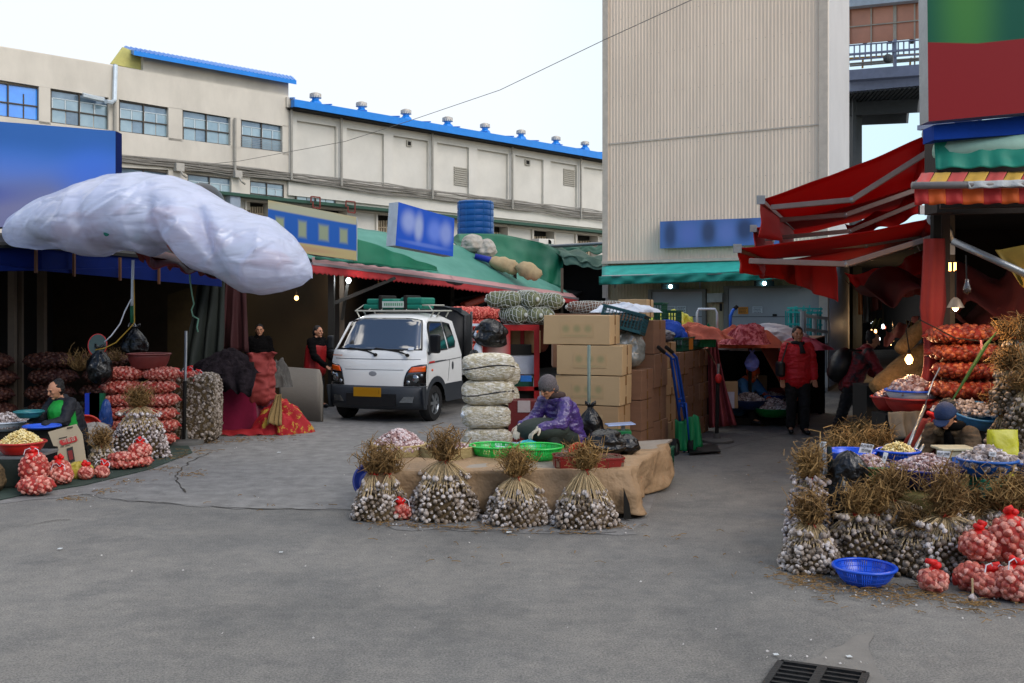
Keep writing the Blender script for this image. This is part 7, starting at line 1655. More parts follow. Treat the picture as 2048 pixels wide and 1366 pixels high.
def retract(label, roll, front, Lr, Lf, arm_pts, arm_w, val=None, sag=.03, group='red retractable awnings on the right'):
 """roll/front = near ends of roller and front bar; Lr/Lf = vectors to the far ends"""
 t = thing('retractable_awning', label, 'awning', roll, 0, group); rows = []
 for i in range(20):
  f = i/19; a = roll.lerp(front, f); c = (roll+Lr).lerp(front+Lf, f); rows.append([a.lerp(c, j/13)+Vector((0, 0, -sag*math.sin(f*PI)*(1+.3*math.sin(j/13*PI))+.012*nz(f*5, j*.6))) for j in range(14)])
 MB().grid(rows).build('awning_cloth', m_red_aw, t, smooth=True, solid=.008)
 b = MB(); b.tube([roll, roll+Lr], .07, 12); b.build('roller', m_red_aw, t, smooth=True)
 b = MB(); ax = Lr.normalized(); MM = Vector((0, 0, 1)).rotation_difference(ax).to_matrix(); b.lathe([(.001, -.03), (.085, -.03), (.085, .02), (.001, .02)], roll-ax*.02, 18, M=MM); b.tube([roll-ax*.03+Vector((.03, 0, -.03)), roll-ax*.03+Vector((.16, 0, -.14)), roll-ax*.03+Vector((.2, 0, -.28))], .022, 6); b.tube([roll-ax*.03+Vector((-.02, 0, -.05)), roll-ax*.03+Vector((.06, 0, -.2)), roll-ax*.03+Vector((.12, 0, -.3))], .016, 6); b.box(roll-ax*.03+Vector((.1, 0, -.33)), (.2, .06, .12)); b.build('end_bracket', mat('cast_white', '#b9b4b0', .4, .3), t, ang=50)
 b = MB(); b.tube([roll-ax*.055+Vector((.05*math.cos(a), 0, .05*math.sin(a))) for a in np.linspace(0, 2*PI, 13)], .008, 4); b.tube([roll-ax*.055+Vector((.02*math.cos(a), 0, .02*math.sin(a))) for a in np.linspace(0, 2*PI, 9)], .007, 4); b.build('gear_ring', m_dark, t)
 MB().bar(front, front+Lf, .06, .08).build('front_bar', m_arm, t); b = MB(); b.box(front-ax*.02, (.09, .04, .10)); b.build('end_cap', m_steel, t)
 for pts in arm_pts:
  for a, c in zip(pts, pts[1:]): MB().bar(a, c, arm_w, arm_w*.9).build('arm', m_arm, t, bevel=.006)
  MB().ell(pts[1], (arm_w*.62, arm_w*.6, arm_w*.62), 10, 6).build('elbow', m_steel, t, smooth=True)
 if val: hang('valance', front, front+Lf, front+Vector(val[0]), front+Lf+Vector(val[1]), m_red_val, parent=t, fold=.05, nf=2, n=(8, 30), scal=val[2] if len(val) > 2 else 0, scn=3)
 return t
rA, fA = P(1860, 268, 10.7), P(1522, 400, 11.5); rB, fB = P(1870, 437, 10.7), P(1475, 497, 11.5)
retract('upper red awning on the right corner, reaching highest over the lane', rA, fA, AL*5.2, AL*4.2, [[P(1543, 415, 11.5), P(1704, 400, 11.1), P(1862, 300, 10.8)], [P(1560, 440, 12.6), P(1690, 430, 12.4), P(1846, 375, 12.3)]], .066, val=((.0, -.02, -.42), (0, 0, -.30)))
retract('lower red awning nearest the viewer, its folding arm fully visible beneath', rB, fB, AL*3.0, AL*3.0, [[P(1498, 522, 11.3), P(1692, 528, 11.0), P(1888, 468, 10.7)], [P(1590, 498, 13.2), P(1732, 490, 13.0), P(1850, 470, 13)]], .066, val=((.06, 0, -.28), (.1, 0, -.30), -.02))
rC, fC = P(1838, 372, 13.6), P(1507, 457, 14.2)
retract('red awning set back between the upper and lower ones on the right', rC, fC, AL*2.6, AL*2.6, [[P(1530, 478, 14.1), P(1700, 462, 13.9), P(1838, 405, 13.6)]], .066, val=((.05, 0, -.40), (.05, 0, -.40)))
rD, fD = P(1830, 470, 15.5), P(1560, 522, 16.2)
retract('farther red awning down the lane, mostly hidden by its hanging valance', rD, fD, AL*3, AL*3, [[P(1600, 530, 16), P(1700, 530, 15.8), P(1830, 490, 15.5)]], .066, val=((.2, 0, -.30), (.1, 0, -.34)))
hang('red_sheet', P(1690, 448, 15), P(1842, 385, 14.4), P(1700, 472, 14.6), P(1846, 425, 14.0), m_red_aw, 'red sheet slung between the middle and lower red awnings', 'sheet', fold=.04, nf=2, sag=.05, flare=0)
hang('red_valance', P(1530, 522, 12.8), P(1592, 528, 13.4), P(1532, 549, 12.8), P(1592, 570, 13.4), m_red_val, 'left of two long red valances hanging below the lower awning', 'valance', fold=.03, nf=1.5)
hang('red_valance', P(1588, 526, 13.0), P(1672, 532, 12.4), P(1592, 571, 13.0), P(1676, 604, 12.4), m_red_val, 'right of two long red valances hanging below the lower awning, longest of all', 'valance', fold=.04, nf=1.5)
hang('red_sheet', P(1688, 545, 14.5), P(1850, 500, 13.4), P(1712, 577, 14.2), P(1845, 545, 13), m_red_aw, 'red sheet swagging beside the corner post over the lane', 'sheet', fold=.06, nf=2, sag=.1, flare=0)
hang('orange_sheet', P(1745, 560, 15), P(1850, 520, 13.8), P(1752, 592, 14.6), P(1848, 592, 13.6), mat('orange_red_sheet', '#8c2c10', .7), 'orange red sheet hanging behind the swagged red one', 'sheet', fold=.05, nf=2)
sa = thing('striped_awning', 'short red orange and yellow striped awning at the right edge', 'awning', P(1940, 390, 9))
cols = [mat('stripe_red', '#b32c28', .65, var=.1, vs=4, sheen=-.3), mat('stripe_orange', '#c85a18', .65, var=.1, vs=4, sheen=-.3)]; colt = [mat('stripe_top_red', '#b84a44', .65, var=.1, vs=4), mat('stripe_top_yellow', '#c0963c', .65, var=.1, vs=4)]
edges_ = [1829, 1856, 1890, 1924, 1966, 2002, 2037, 2075, 2115, 2150]
def sz_(u, v, Y): return P(u, v+.012*(1829-u)*1.0, Y)
for k in range(9):
 u0, u1 = edges_[k], edges_[k+1]; f0 = .05*(k % 3)
 hang('valance_stripe', sz_(u0, 373, 8.72), sz_(u1, 373, 8.72), sz_(u0+1, 409, 8.68), sz_(u1+1, 409, 8.68), cols[k % 2], parent=sa, fold=.014, nf=1, n=(6, 8))
 hang('top_stripe', sz_(u0+14, 346, 9.25), sz_(u1+12, 346, 9.25), sz_(u0, 370, 8.75), sz_(u1, 370, 8.75), colt[k % 2], parent=sa, fold=.012, nf=1, n=(6, 8))
b = MB(); b.tube([sz_(1824, 371, 8.66), sz_(2150, 371, 8.66)], .032, 8); b.build('front_bar', mat('bar_dusty', '#7d7672', .5, .3), sa, smooth=True)
hang('torn_edge', sz_(1936, 364, 8.63), sz_(2150, 360, 8.63), sz_(1938, 378, 8.62), sz_(2150, 374, 8.62), mat('white_worn_sheet', '#a8aaa8', .6, bump=.4), parent=sa, fold=.02, nf=6, n=(5, 60))
b = MB(); b.tube([P(1872, 300, 9.6), P(1900, 302, 9.5), P(1980, 295, 9.4), P(2120, 287, 9.2)], [.08, .115, .12, .12], 12); o = b.build('rolled_tarp', mat('pale_teal_roll', '#8cb0a0', .6, var=.1, bump=.4, bs=7), smooth=True); tag(o, 'pale teal tarpaulin rolled above the striped awning', 'tarpaulin')
hang('teal_tarp', P(1868, 280, 9.5), P(2120, 300, 9.1), P(1872, 337, 9.4), P(2120, 332, 9.05), mat('teal_tarp', '#17806a', .6, var=.15, vs=3, bump=.5, bs=5), 'wrinkled teal tarpaulin hanging under the roll over the striped awning', 'tarpaulin', fold=.02, nf=5)
b = MB(); b.prism([P(1868, 280, 9.3), P(2140, 262, 9.2), P(2140, 222, 9.2), P(1868, 250, 9.3)], (0, .25, 0)); o = b.build('blue_beam', mat('blue_beam_paint', '#063486', .8, spec=.15, var=.1)); tag(o, 'blue painted beam under the green and red sign', 'beam')
b = MB(); b.bar(P(1838, 256, 10.2), P(1960, 236, 9.5), .05); b.bar(P(1870, 254, 9.6), P(2120, 232, 9.4), .04); b.bar(P(1900, 240, 9.5), P(1990, 252, 9.5), .03); o = b.build('sign_bracket', m_bsteel); tag(o, 'thin blue grey bars carrying the green and red sign', 'bracket')
gs = blotch_mat('green_red_sign', '#00503c', [(.25, .56, .16, .5, '#3f7a36', .95, .9), (.5, -.0, 2, .315, '#84161a', 1, -.01)], rough=.5)
gs_ = panel('sign', [P(1857, 243, 9.2), P(2170, 214, 9.0), P(2170, -260, 9.0), P(1852, -260, 9.2)], (0, .2, 0), gs, m_steel, None, 'tall green sign with a red lower band at the top right corner', 'sign')
rows = []
for i in range(24):
 f = i/23; row = []; v = 478+f*395; w_ = interp([(0, 20), (.35, 24), (.52, 14), (.62, 14), (.8, 20), (1, 30)], f); cu = 1868-8*f
 for j in range(30):
  a = 2*PI*j/30; r = PX(w_, 10.4)*(1+.12*math.sin(a*6+f*3)+.1*nz(a, f*5)); q = P(cu, v, 10.4); row.append(q+Vector((r*math.cos(a), r*.8*math.sin(a), 0)))
 rows.append(row)
t = thing('wrapped_post', 'corner post wrapped in dark red cloth tied at mid height', 'post', (NX(1865, 10.4), 10.4, 0)); MB().grid(rows, wrap=True).build('cloth', mat('dark_red_cloth', '#7a201c', .75, var=.15, vs=3, bump=.3, bs=8), t, smooth=True)
MB().bar((NX(1866, 10.4), 10.4, 0), (NX(1872, 10.4), 10.4, 3), .08).build('core', m_dark, t)
b = MB(); q = P(1868, 712, 10.4); b.tube([q+Vector((PX(16, 10.4)*math.cos(a), PX(14, 10.4)*math.sin(a), 0)) for a in np.linspace(0, 2*PI, 17)], .012, 5); b.build('strap', m_blk, t)
po = net_sack('onion_sack', (.72, .5, .2), 'x', n=120, bs=.062, om=m_onion_d, nm=mat('dark_red_net2', '#7a1e10', .7), loc=(0, 0, 0), group='orange red onion sacks stacked in the right shop')
ordn = ['lowest', 'second', 'third', 'fourth', 'fifth', 'sixth', 'seventh', 'eighth', 'top']
for k in range(9):
 v = 1015-(k+1)*.0; z = .1+k*.185; loc = Vector((NX(1930+(6, -4, 8, -6, 4, -2, 6, 2, -4)[k], 10.15), 10.15, z)); lb = ordn[k]+' orange red onion sack of the lamp lit stack in the right shop'
 if k == 0: po.location = loc; po['label'] = lb
 else: dup(po, loc, None, lb, rot=(rnd(-.06, .06), rnd(-.05, .05), (PI if k % 2 else 0)+rnd(-.12, .12)))
pg = net_sack('onion_sack', (.16, .16, .5), 'narrow orange red net of onions hanging before the wrapped post', n=40, bs=.055, om=m_onion_d, nm=MATS['dark_red_net2'], tie=1, loc=(NX(1866, 9.3), 9.3, .42))
m_bd = m_bulb_dirty
pw = None
for k, (u, v, Y, s_) in enumerate(((2030, 735, 9.3, 1.0), (2020, 800, 9.1, 1.05), (2052, 850, 8.9, 1.1), (2012, 880, 9.2, .95), (2060, 780, 9.5, 1.1))):
 z = ZV(v+25, Y); lb = ['uppermost garlic bundle of the hanging wall at the right edge', 'garlic bundle halfway up the wall at the right edge', 'garlic bundle by the yellow bag at the right edge', 'lowest garlic bundle of the wall behind the yellow bag', 'garlic bundle of the wall cut by the right edge'][k]
 t = garlic_bundle('garlic_bundle', .34*s_, .3, .30*s_, .38*s_, .16, .13, nb=130, bs=.048, label=lb, group='garlic bundles stacked at the right edge', loc=(NX(u, Y), Y, z), bm=m_bd, rz=k)
def bulb_lamp(u, v, Y, r, label, e, cone=False, cordtop=None):
 t = thing('hanging_lamp', label, 'lamp', P(u, v, Y)); c = P(u, v, Y)
 b = MB(); b.lathe([(.002, -r*1.25), (r*.6, -r*1.05), (r, -r*.3), (r*.95, r*.2), (r*.5, r*.9), (r*.35, r*1.3), (.002, r*1.35)], c, 16); b.build('bulb', m_warm, t, smooth=True)
 b = MB(); b.lathe([(r*.42, r*1.2), (r*.42, r*2.2), (r*.2, r*2.4)], c, 12)
 b.tube([c+Vector((0, 0, r*2.3))]+[P(*q) for q in (cordtop or [(u, v-80, Y)])], .008, 5); b.build('socket', m_dark, t)
 if cone:
  b = MB(); b.lathe([(r*2.6, -r*.2), (r*1.4, r*2.2), (r*.5, r*3.0), (r*.45, r*3.0), (r*1.3, r*2.1), (r*2.5, -r*.2)], c, 24, closed=True); b.build('lamp_shade', mat('lamp_shade_tin', '#8c7a66', .5, .4), t, ang=50)
 lightpt('lamp_light', c+Vector((0, 0, -r*1.6)), e); return t
bulb_lamp(1818, 718, 10.6, .042, 'bright bare bulb glowing above the red basins on the right', 12, cordtop=[(1812, 660, 10.6), (1822, 640, 10.6)])
bulb_lamp(1911, 614, 9.3, .03, 'cone shaded lamp glowing over the orange red onion sacks', 22, cone=True, cordtop=[(1911, 540, 9.3)])
t = thing('hanging_lamp', 'unlit clear bulb hanging right of the cone shaded lamp', 'lamp', P(1934, 575, 9.3)); b = MB(); b.lathe([(.002, -.05), (.035, -.03), (.04, 0), (.02, .06), (.018, .09), (.002, .1)], P(1934, 578, 9.3), 12); b.build('bulb', mat('unlit_glass', '#3a2a22', .1, spec=1), t, smooth=True); b = MB(); b.tube([P(1933, 560, 9.3), P(1932, 510, 9.3)], .008, 4); b.build('cord', m_dark, t)
for k, u in enumerate((1900, 1910)):
 t = thing('tube_lamp', ('left' if k == 0 else 'right')+' of two short warm tubes glowing near the ceiling of the right shop', 'lamp', P(u, 533, 9.5)); MB().bar(P(u, 525, 9.5), P(u, 542, 9.5), .018).build('tube', mat('amber_tube', '#ffb060', .3, emit=(1, .42, .12), es=4, bump=0), t); MB().bar(P(u, 522, 9.5), P(u, 525, 9.5), .04).build('socket', m_dark, t)
o = MB().tube([P(1840, 640, 10.2), P(1870, 655, 10), P(1910, 676, 9.8), P(1960, 682, 9.6), P(2010, 665, 9.4), P(2060, 630, 9.2)], .007, 5).build('cord', m_dark); tag(o, 'thin cord slung across the orange red onion sacks', 'cord')
o = MB().bar(P(1962, 680, 9.55), P(1964, 702, 9.55), .02, .012).build('clothes_peg', mat('pink_peg', '#b47a80', .5)); tag(o, 'pink clothes peg clipped on the cord', 'clothes peg')
o = MB().tube([P(1905, 800, 9.1), P(1940, 742, 9.1), P(1972, 690, 9.1), P(1993, 664, 9.1)], [.008, .016, .018, .004], 5).build('green_leaf', mat('green_leaf', '#3c5a1e', .5)); tag(o, 'long green leaf slanting across the onion sacks', 'leaf')
m_olive = mat('olive_sheet', '#5a5228', .75, var=.2, vs=3, bump=.3, bs=8)
ZP = .50
cloth_drape('platform_cover', [(NX(1752, 7.75), 7.7, ZP), (3.95, 7.45, ZP), (3.95, 9.0, ZP), (NX(1752, 9.0), 9.0, ZP)], [.45, .3, .3, .45], m_olive, 'olive sheet covering the low platform of the right stall', 'cloth cover', fold=.02, seed=2, spread=.04)
MB().box((3.35, 8.3, .24), (1.0, 1.2, .46)).build('platform', m_dark); tag(bpy.data.objects['platform'], 'low platform hidden beneath the olive sheet', 'platform')
MB().box((NX(1715, 8.5), 8.6, .3), (.55, .7, .5)).build('wooden_crate', m_dark); tag(bpy.data.objects['wooden_crate.002'], 'dark crate behind the black bag of the right stall', 'box')
t = thing('bollard_post', 'galvanised steel pipe standing at the left corner of the right stall', 'post', (NX(1646, 7.95), 7.95, 0)); b = MB(); b.tube([(NX(1646, 7.95), 7.95, 0), P(1646, 886, 7.95)], .027, 14); b.build('pipe', m_steel, t, smooth=True); b = MB(); b.lathe([(.018, 0), (.027, 0), (.027, .004), (.018, .004)], P(1646, 885, 7.95), 14, closed=True); b.build('rim', m_white_pl, t)
b = MB(); b.tube([P(1658, 893, 7.9), P(1660, 915, 7.9), P(1664, 1010, 7.9)], .02, 6); o = b.build('umbrella', mat('folded_umbrella', '#1d2b2a', .5)); tag(o, 'folded dark umbrella standing right of the galvanised pipe', 'umbrella')
bag('plastic_bag', (.36, .24, .60), m_black_bag, 'large black plastic bag hanging at the corner of the right stall', (NX(1698, 7.85), 7.85, .22), seed=112, knot=False)
m_bb = mat('bright_blue_plastic', '#0e4cc4', .3, var=.05, bump=0, spec=.6); m_navyb = mat('dark_blue_plastic', '#1c2468', .3, var=.1, bump=0); m_mid = mat('mid_blue_plastic', '#15529c', .35, bump=0); m_gb = mat('deep_green_plastic', '#06683a', .35, bump=0)
basin('slotted_basket', .205, .13, m_bb, 'bright blue slotted basket standing empty on the road in front of the right garlic bundles', 'basket', G(1729, 1168), slots=True, rb=.6)
def onp(u, Y, z=ZP): return Vector((NX(u, Y), Y, z))
basin('basin', .2, .10, m_bb, 'bright blue basin behind the green one, a price card stuck in it', loc=onp(1703, 8.7, .60)); basin('basin', .2, .15, m_gb, 'green basin of pinkish garlic behind the black bag', loc=onp(1738, 8.15, .52)); heap('garlic_heap', .17, .10, 170, .042, m_bulb_pink, 'pinkish garlic heaped in the green basin behind the black bag', loc=onp(1738, 8.15, .62))
basin('slotted_basket', .17, .10, m_bb, 'small bright blue basket filled with peeled garlic', 'basket', loc=onp(1796, 8.6, .62), slots=True); heap('peeled_garlic_heap', .15, .08, 260, .032, m_peeled, 'cream coloured peeled garlic in the small blue basket', loc=onp(1796, 8.6, .69), tv=CV, tf=CF)
basin('basin', .295, .17, m_navyb, 'wide dark blue basin in the middle of the right stall', loc=onp(1852, 7.98, .505), rb=.6); heap('garlic_clove_heap', .26, .12, 560, .044, m_bulb_pink, 'loose garlic cloves heaped in the wide dark blue basin', loc=onp(1856, 7.98, .63), tv=CV*1.15, tf=CF)
basin('basin', .21, .14, m_mid, 'mid blue basin of whole garlic bulbs standing on the green stool', loc=onp(1974, 7.72, .64), rb=.55); heap('garlic_heap', .19, .10, 90, .062, m_bulb_pale, 'large whole garlic bulbs heaped in the mid blue basin', loc=onp(1974, 7.72, .74))
basin('basin', .2, .14, m_mid, 'mid blue basin cut off by the right picture edge', loc=onp(2068, 7.7, .62), rb=.55); heap('garlic_heap', .18, .09, 80, .055, m_bulb_pale, 'garlic bulbs in the basin at the right picture edge', loc=onp(2068, 7.7, .72))
stool(onp(1990, 7.72), (.3, .14), mat('green_stool', '#0a7256', .4), 'green plastic stool carrying the mid blue basin')
MB().box(onp(2042, 7.6, .58), (.16, .14, .14)).build('grey_box', mat('dark_grey_box', '#26282a', .5), bevel=.01); tag(bpy.data.objects['grey_box'], 'small dark grey box beside the green stool', 'box')
t = thing('cream_scale', 'cream coloured counter scale behind the blue basins', 'scale', onp(1915, 8.35, .6)); MB().box(onp(1912, 8.4, .68), (.26, .2, .14)).build('body', mat('cream_plastic', '#a8a088', .5), t, bevel=.012); MB().box(onp(1908, 8.4, .765), (.3, .24, .022)).build('plate', mat('cream_plate', '#b4ae94', .4), t, bevel=.006); MB().box(onp(1916, 8.29, .68), (.1, .008, .05)).build('display', mat('display_blue', '#2a5ca8', .4), t)
bag('plastic_bag', (.28, .22, .44), mat('lemon_film', '#a09c14', .35, col2='#cfca2c', vs=4, bump=.5, bs=8), 'lemon yellow plastic bag standing behind the mid blue basin', onp(2006, 8.25, .5), knot=False, seed=124, flat=True)
basin('basin', .26, .14, mat('light_blue_basin', '#3a78a8', .4), 'light blue basin tilted behind the capped man', loc=(NX(1960, 9.6), 9.6, .82), rot=(R(15), 0, 0)); heap('garlic_heap', .3, .08, 90, .055, m_bulb_pale, 'garlic bulbs behind the capped man under the onion sacks', loc=(NX(1935, 9.75), 9.8, .93))
MB().box((NX(1950, 9.8), 9.8, .4), (.8, .3, .8)).build('wooden_crate', m_dark); tag(bpy.data.objects['wooden_crate.003'], 'dark crate behind the capped man', 'box')
m_card_w = mat('card_white', '#c9cdd2', .6, var=.03)
def card(q, lines, label, sz, Y, tilt=0):
 t = thing('price_card', label, 'price card', P(*q[0], Y), 0, 'handwritten price cards'); b = MB(); b.prism([P(u, v, Y) for u, v in q], (0, .004, 0)); b.build('board', m_card_w, t)
 cx = sum(u for u, v in q)/4; cy = sum(v for u, v in q)/4
 for k, s in enumerate(lines): txt(s, P(cx, cy+(k-(len(lines)-1)/2)*sz*1.25*F/Y, Y-.006), sz, m_dark, (PI/2, tilt, 0), t)
 b = MB(); b.bar(P(cx, max(v for u, v in q)-2, Y+.01), P(cx, max(v for u, v in q)+14, Y+.01), .006); b.build('stick', m_straw_l, t); return t
card([(1717, 905), (1743, 907), (1748, 890), (1723, 886)], ['국산육쪽', '깐마늘'], 'handwritten price card standing between the bright blue and green basins', .030, 8.3, R(6))
card([(1775, 903), (1796, 898), (1792, 884), (1771, 889)], ['깐마늘', '5000'], 'tilted price card behind the peeled garlic', .026, 8.9, R(-12))
card([(1874, 913), (1899, 916), (1901, 903), (1875, 901)], ['국산 깐쪽'], 'price card stuck in the heap of loose cloves', .026, 7.9, R(3))
card([(1763, 925), (1770, 927), (1777, 906), (1768, 904)], ['5'], 'narrow price card leaning on the wide dark blue basin', .03, 7.8, R(10))
card([(1978, 912), (1992, 914), (1993, 905), (1979, 903)], ['국산'], 'small price card among the whole garlic bulbs', .02, 7.55, R(4))
for k, (a, c, lb) in enumerate((((1812, 903), (1850, 812), 'front silver tent pole leaning beside the capped man'), ((1826, 905), (1862, 840), 'middle silver tent pole leaning beside the capped man'), ((1838, 905), (1866, 858), 'short silver tent pole nearest the capped man'))):
 o = MB().tube([P(a[0], a[1], 8.9), P(c[0], c[1], 9.4+.1*k)], .016, 8).build('tent_pole', m_steel, smooth=True); tag(o, lb, 'pole')
o = MB().tube([P(1850, 812, 9.4), P(1856, 790, 9.35), P(1866, 762, 9.4), P(1880, 735, 9.4)], [.005, .007, .005, .007], 6).build('white_strap', m_steel); tag(o, 'pale strap twisted up from the silver tent pole', 'strap')
hang('red_cover', P(1838, 838, 9.7), P(1862, 836, 9.6), P(1795, 905, 9.7), P(1850, 905, 9.5), mat('brick_cloth', '#7c2a24', .75), 'brick red cloth slanting down behind the silver poles', 'cloth', fold=.05, nf=2)
hang('draped_cloth', P(1776, 824, 10.2), P(1842, 822, 10.2), P(1783, 878, 10.1), P(1840, 880, 10.1), mat('stone_cloth', '#6e6658', .8, bump=.4, bs=8), 'stone grey cloth draped below the red basins', 'cloth', fold=.05, nf=2)
MB().box((NX(1812, 10.6), 10.65, .42), (.55, .4, .8)).build('wooden_crate', m_dark); tag(bpy.data.objects['wooden_crate.004'], 'dark crate under the red basins on the right', 'box')
m_rb = mat('red_basin', '#942420', .4, var=.06)
basin('basin', .26, .17, m_rb, 'front red basin under the glowing bulb', loc=(NX(1822, 10.4), 10.4, .84), rb=.6); basin('basin', .2, .15, m_rb, 'red basin partly behind the front red one', loc=(NX(1782, 10.75), 10.75, .84), rb=.6)
basin('basin', .26, .12, m_white_pl, 'white basin with blue rim set in the front red one', loc=(NX(1824, 10.42), 10.42, .97), rb=.75, rimm=m_bb); heap('garlic_heap', .23, .13, 110, .062, m_bulb_pink, 'pinkish whole garlic bulbs heaped under the glowing bulb', loc=(NX(1824, 10.42), 10.42, 1.07)); heap('garlic_heap', .16, .06, 50, .05, m_bulb_pink, 'few garlic bulbs in the rear red basin', loc=(NX(1780, 10.75), 10.75, .98))
m_reed = mat('reed_bundle', '#6e5430', .85, col2='#94754a', vs=18, bump=.8, bs=50, stretch=(1, 1, 1))
for k, (a, c, r, lb) in enumerate((((1752, 778), (1852, 700), .13, 'thick straw roll slanting up behind the glowing bulb'), ((1800, 700), (1856, 640), .09, 'thinner straw roll above the thick one'), ((1775, 775), (1850, 755), .16, 'straw roll lying behind the red basins'))):
 A = P(*a, 11.6); B = P(*c, 11.9); b = MB(); b.tube([A.lerp(B, f)+Vector((0, 0, .02*nz(f*5, k))) for f in np.linspace(0, 1, 9)], [r*(.8+.25*math.sin(f*PI)) for f in np.linspace(0, 1, 9)], 12); o = b.build('straw_roll', m_reed, smooth=True); tag(o, lb, 'straw roll')
MB().box((NX(1800, 12.3), 12.3, .5), (1.0, .5, 1.0)).build('wooden_crate', m_dark); tag(bpy.data.objects['wooden_crate.005'], 'dark crate under the slanting straw rolls', 'box')
m_b2 = m_bulb_dirty
for (u, Y, w_, d_, hb, ht, hp, rp, nb, bm, sm, two, lb, rz) in (
 (1622, 7.42, .42, .36, .26, .34, .21, .13, 230, m_bulb, m_straw, False, 'whitish garlic bundle nearest the galvanised pipe on its left', .3),
 (1618, 7.86, .36, .34, .56, .60, .24, .10, 260, m_bulb_pale, m_straw_l, False, 'taller slender garlic bundle behind the whitish one by the pipe', 1),
 (1732, 7.50, .58, .42, .36, .38, .24, .18, 300, m_b2, m_straw_l, True, 'dirty garlic bundle behind the blue slotted basket with a wild straw top', 0),
 (1782, 7.66, .54, .38, .38, .47, .25, .13, 260, m_b2, m_straw, False, 'garlic bundle below the wide dark blue basin', 2),
 (1830, 7.36, .52, .38, .28, .33, .07, .05, 260, m_b2, m_straw, False, 'low garlic bundle between the wild topped ones on the right', 3),
 (1890, 7.28, .56, .40, .34, .42, .36, .19, 330, m_bulb, m_straw, False, 'large garlic bundle in the middle of the right group, tallest straw top', 4),
 (1952, 7.46, .54, .38, .38, .43, .07, .05, 260, m_bulb, m_straw, False, 'garlic bundle right of the large middle one, short top', 5),
 (2026, 7.36, .48, .38, .38, .44, .28, .18, 280, m_bulb, m_straw_l, True, 'garlic bundle at the right edge behind the red net sacks', 6)):
 garlic_bundle('garlic_bundle', w_, d_, hb, ht, hp*.92, rp*.60, nb=nb, bs=.046, bm=bm, sm=sm, label=lb, group='tied garlic bundles on the right', loc=(NX(u, Y), Y, 0), rz=0, two=two)
for (u, Y, s_, lb) in ((1716, 11.2, 1.0, 'garlic bundle on the lane side, left of two below the red basins'), (1742, 10.9, 1.05, 'garlic bundle on the lane side, right of two below the red basins'), (1690, 9.3, .9, 'straw topped garlic bundle behind the price cards, leftmost'), (1752, 9.5, 1, 'shadowy garlic bundle behind the tilted price card')):
 garlic_bundle('garlic_bundle', .42*s_, .36, .34, .42, .22, .11, nb=150, bs=.055, bm=m_bulb_pale if Y > 10 else m_b2, sm=m_straw_l, label=lb, group='garlic bundles behind the right stall', loc=(NX(u, Y), Y, .0 if Y > 10 else .12), two=True)
for (u, v, sz, rz, tie, rot, lb) in ((1867, 1184, (.21, .19, .16), 0, 1, None, 'round red net sack with a red knot, alone before the right bundles'), (1951, 1180, (.22, .2, .2), 20, None, (0, R(-20), 0), 'red net sack at the left of the right corner pile'), (1982, 1196, (.26, .22, .17), -10, 2, (R(-14), R(10), 0), 'front red net sack of the right corner pile, tied with white string'),
      (1978, 1180, (.3, .26, .22), 12, 1, None, 'red net sack lying on the right corner pile, second from the left'), (2032, 1202, (.26, .24, .24), 0, 2, None, 'red net sack in the lower right of the corner pile'), (2036, 1180, (.3, .26, .34), 10, 1, None, 'tallest red net sack at the right edge of the corner pile')):
 p = G(u, v); z = 0
 if 'second from' in lb: z = .17; p.y += .12
 if 'tallest' in lb: z = .16; p.y += .1
 net_sack('net_sack', sz, lb, n=34 if sz[0] < .25 else 46, bs=.062, loc=(p.x, p.y, z), rz=R(rz), tie=tie, group='small net sacks of garlic on the right').rotation_euler = rot or (0, 0, R(rz))
t = thing('single_garlic', 'single garlic bulb with its dry stalk standing up on the road', 'garlic', G(1945, 1204)); b = MB(); b.inst(BV, BF, [mat4((0, 0, .025), (.05, 0, 1), .06)]); b.build('bulb', m_bulb_pale, t, smooth=True, local=True); b = MB(); b.tube([(0, 0, .05), (.0, 0, .1), (-.002, 0, .155)], [.007, .006, .008], 6); b.build('stalk', m_stalk, t, local=True)
# ================================================================ THE LANE BEYOND
ln_ = thing('lane_market', 'far covered end of the market lane, dark with hanging lamps', 'market hall', (NX(1780, 45), 45, 0))
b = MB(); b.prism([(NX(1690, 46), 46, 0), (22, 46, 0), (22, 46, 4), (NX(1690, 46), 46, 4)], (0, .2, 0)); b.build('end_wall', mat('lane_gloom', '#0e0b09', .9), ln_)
b = MB(); b.prism([(7.4, 19, 3.2), (12.5, 19, 3.2), (20, 46, 4.0), (12.2, 46, 4.0)], (0, 0, .06)); b.build('roof', mat('lane_roof', '#27221f', .9), ln_)
b = MB(); b.prism([(9.3, 28.0, 0), (13.5, 45, 0), (13.5, 45, 4), (9.3, 28.0, 4)], (-.15, 0, 0)); b.build('left_wall', mat('lane_wall', '#4e4a44', .9), ln_)
b = MB(); b.prism([(C0.x+2.6, 15, 0), (C0.x+14, 45, 0), (C0.x+14, 45, 3.2), (C0.x+2.6, 15, 3.2)], (.2, 0, 0)); b.build('right_wall', m_int, ln_)
hang('lane_awning', P(1772, 662, 22), P(1840, 632, 21), P(1766, 690, 20), P(1835, 668, 19.5), mat('lane_orange', '#7a2c12', .7), 'orange awning far down the lane', 'awning', fold=.05, nf=2, flare=0)
hang('lane_awning', P(1743, 641, 26), P(1764, 638, 26), P(1741, 656, 25), P(1757, 655, 25), mat('lane_lime', '#5a7040', .7), 'small pale green awning far down the lane', 'awning', fold=.03, nf=2, flare=0)
hang('lane_awning', P(1812, 640, 18), P(1838, 650, 18), P(1820, 668, 17.6), P(1836, 690, 17.6), mat('lane_yellow', '#7a6a18', .7), 'yellow cloth hanging beside the wrapped post', 'cloth', fold=.03, nf=2)
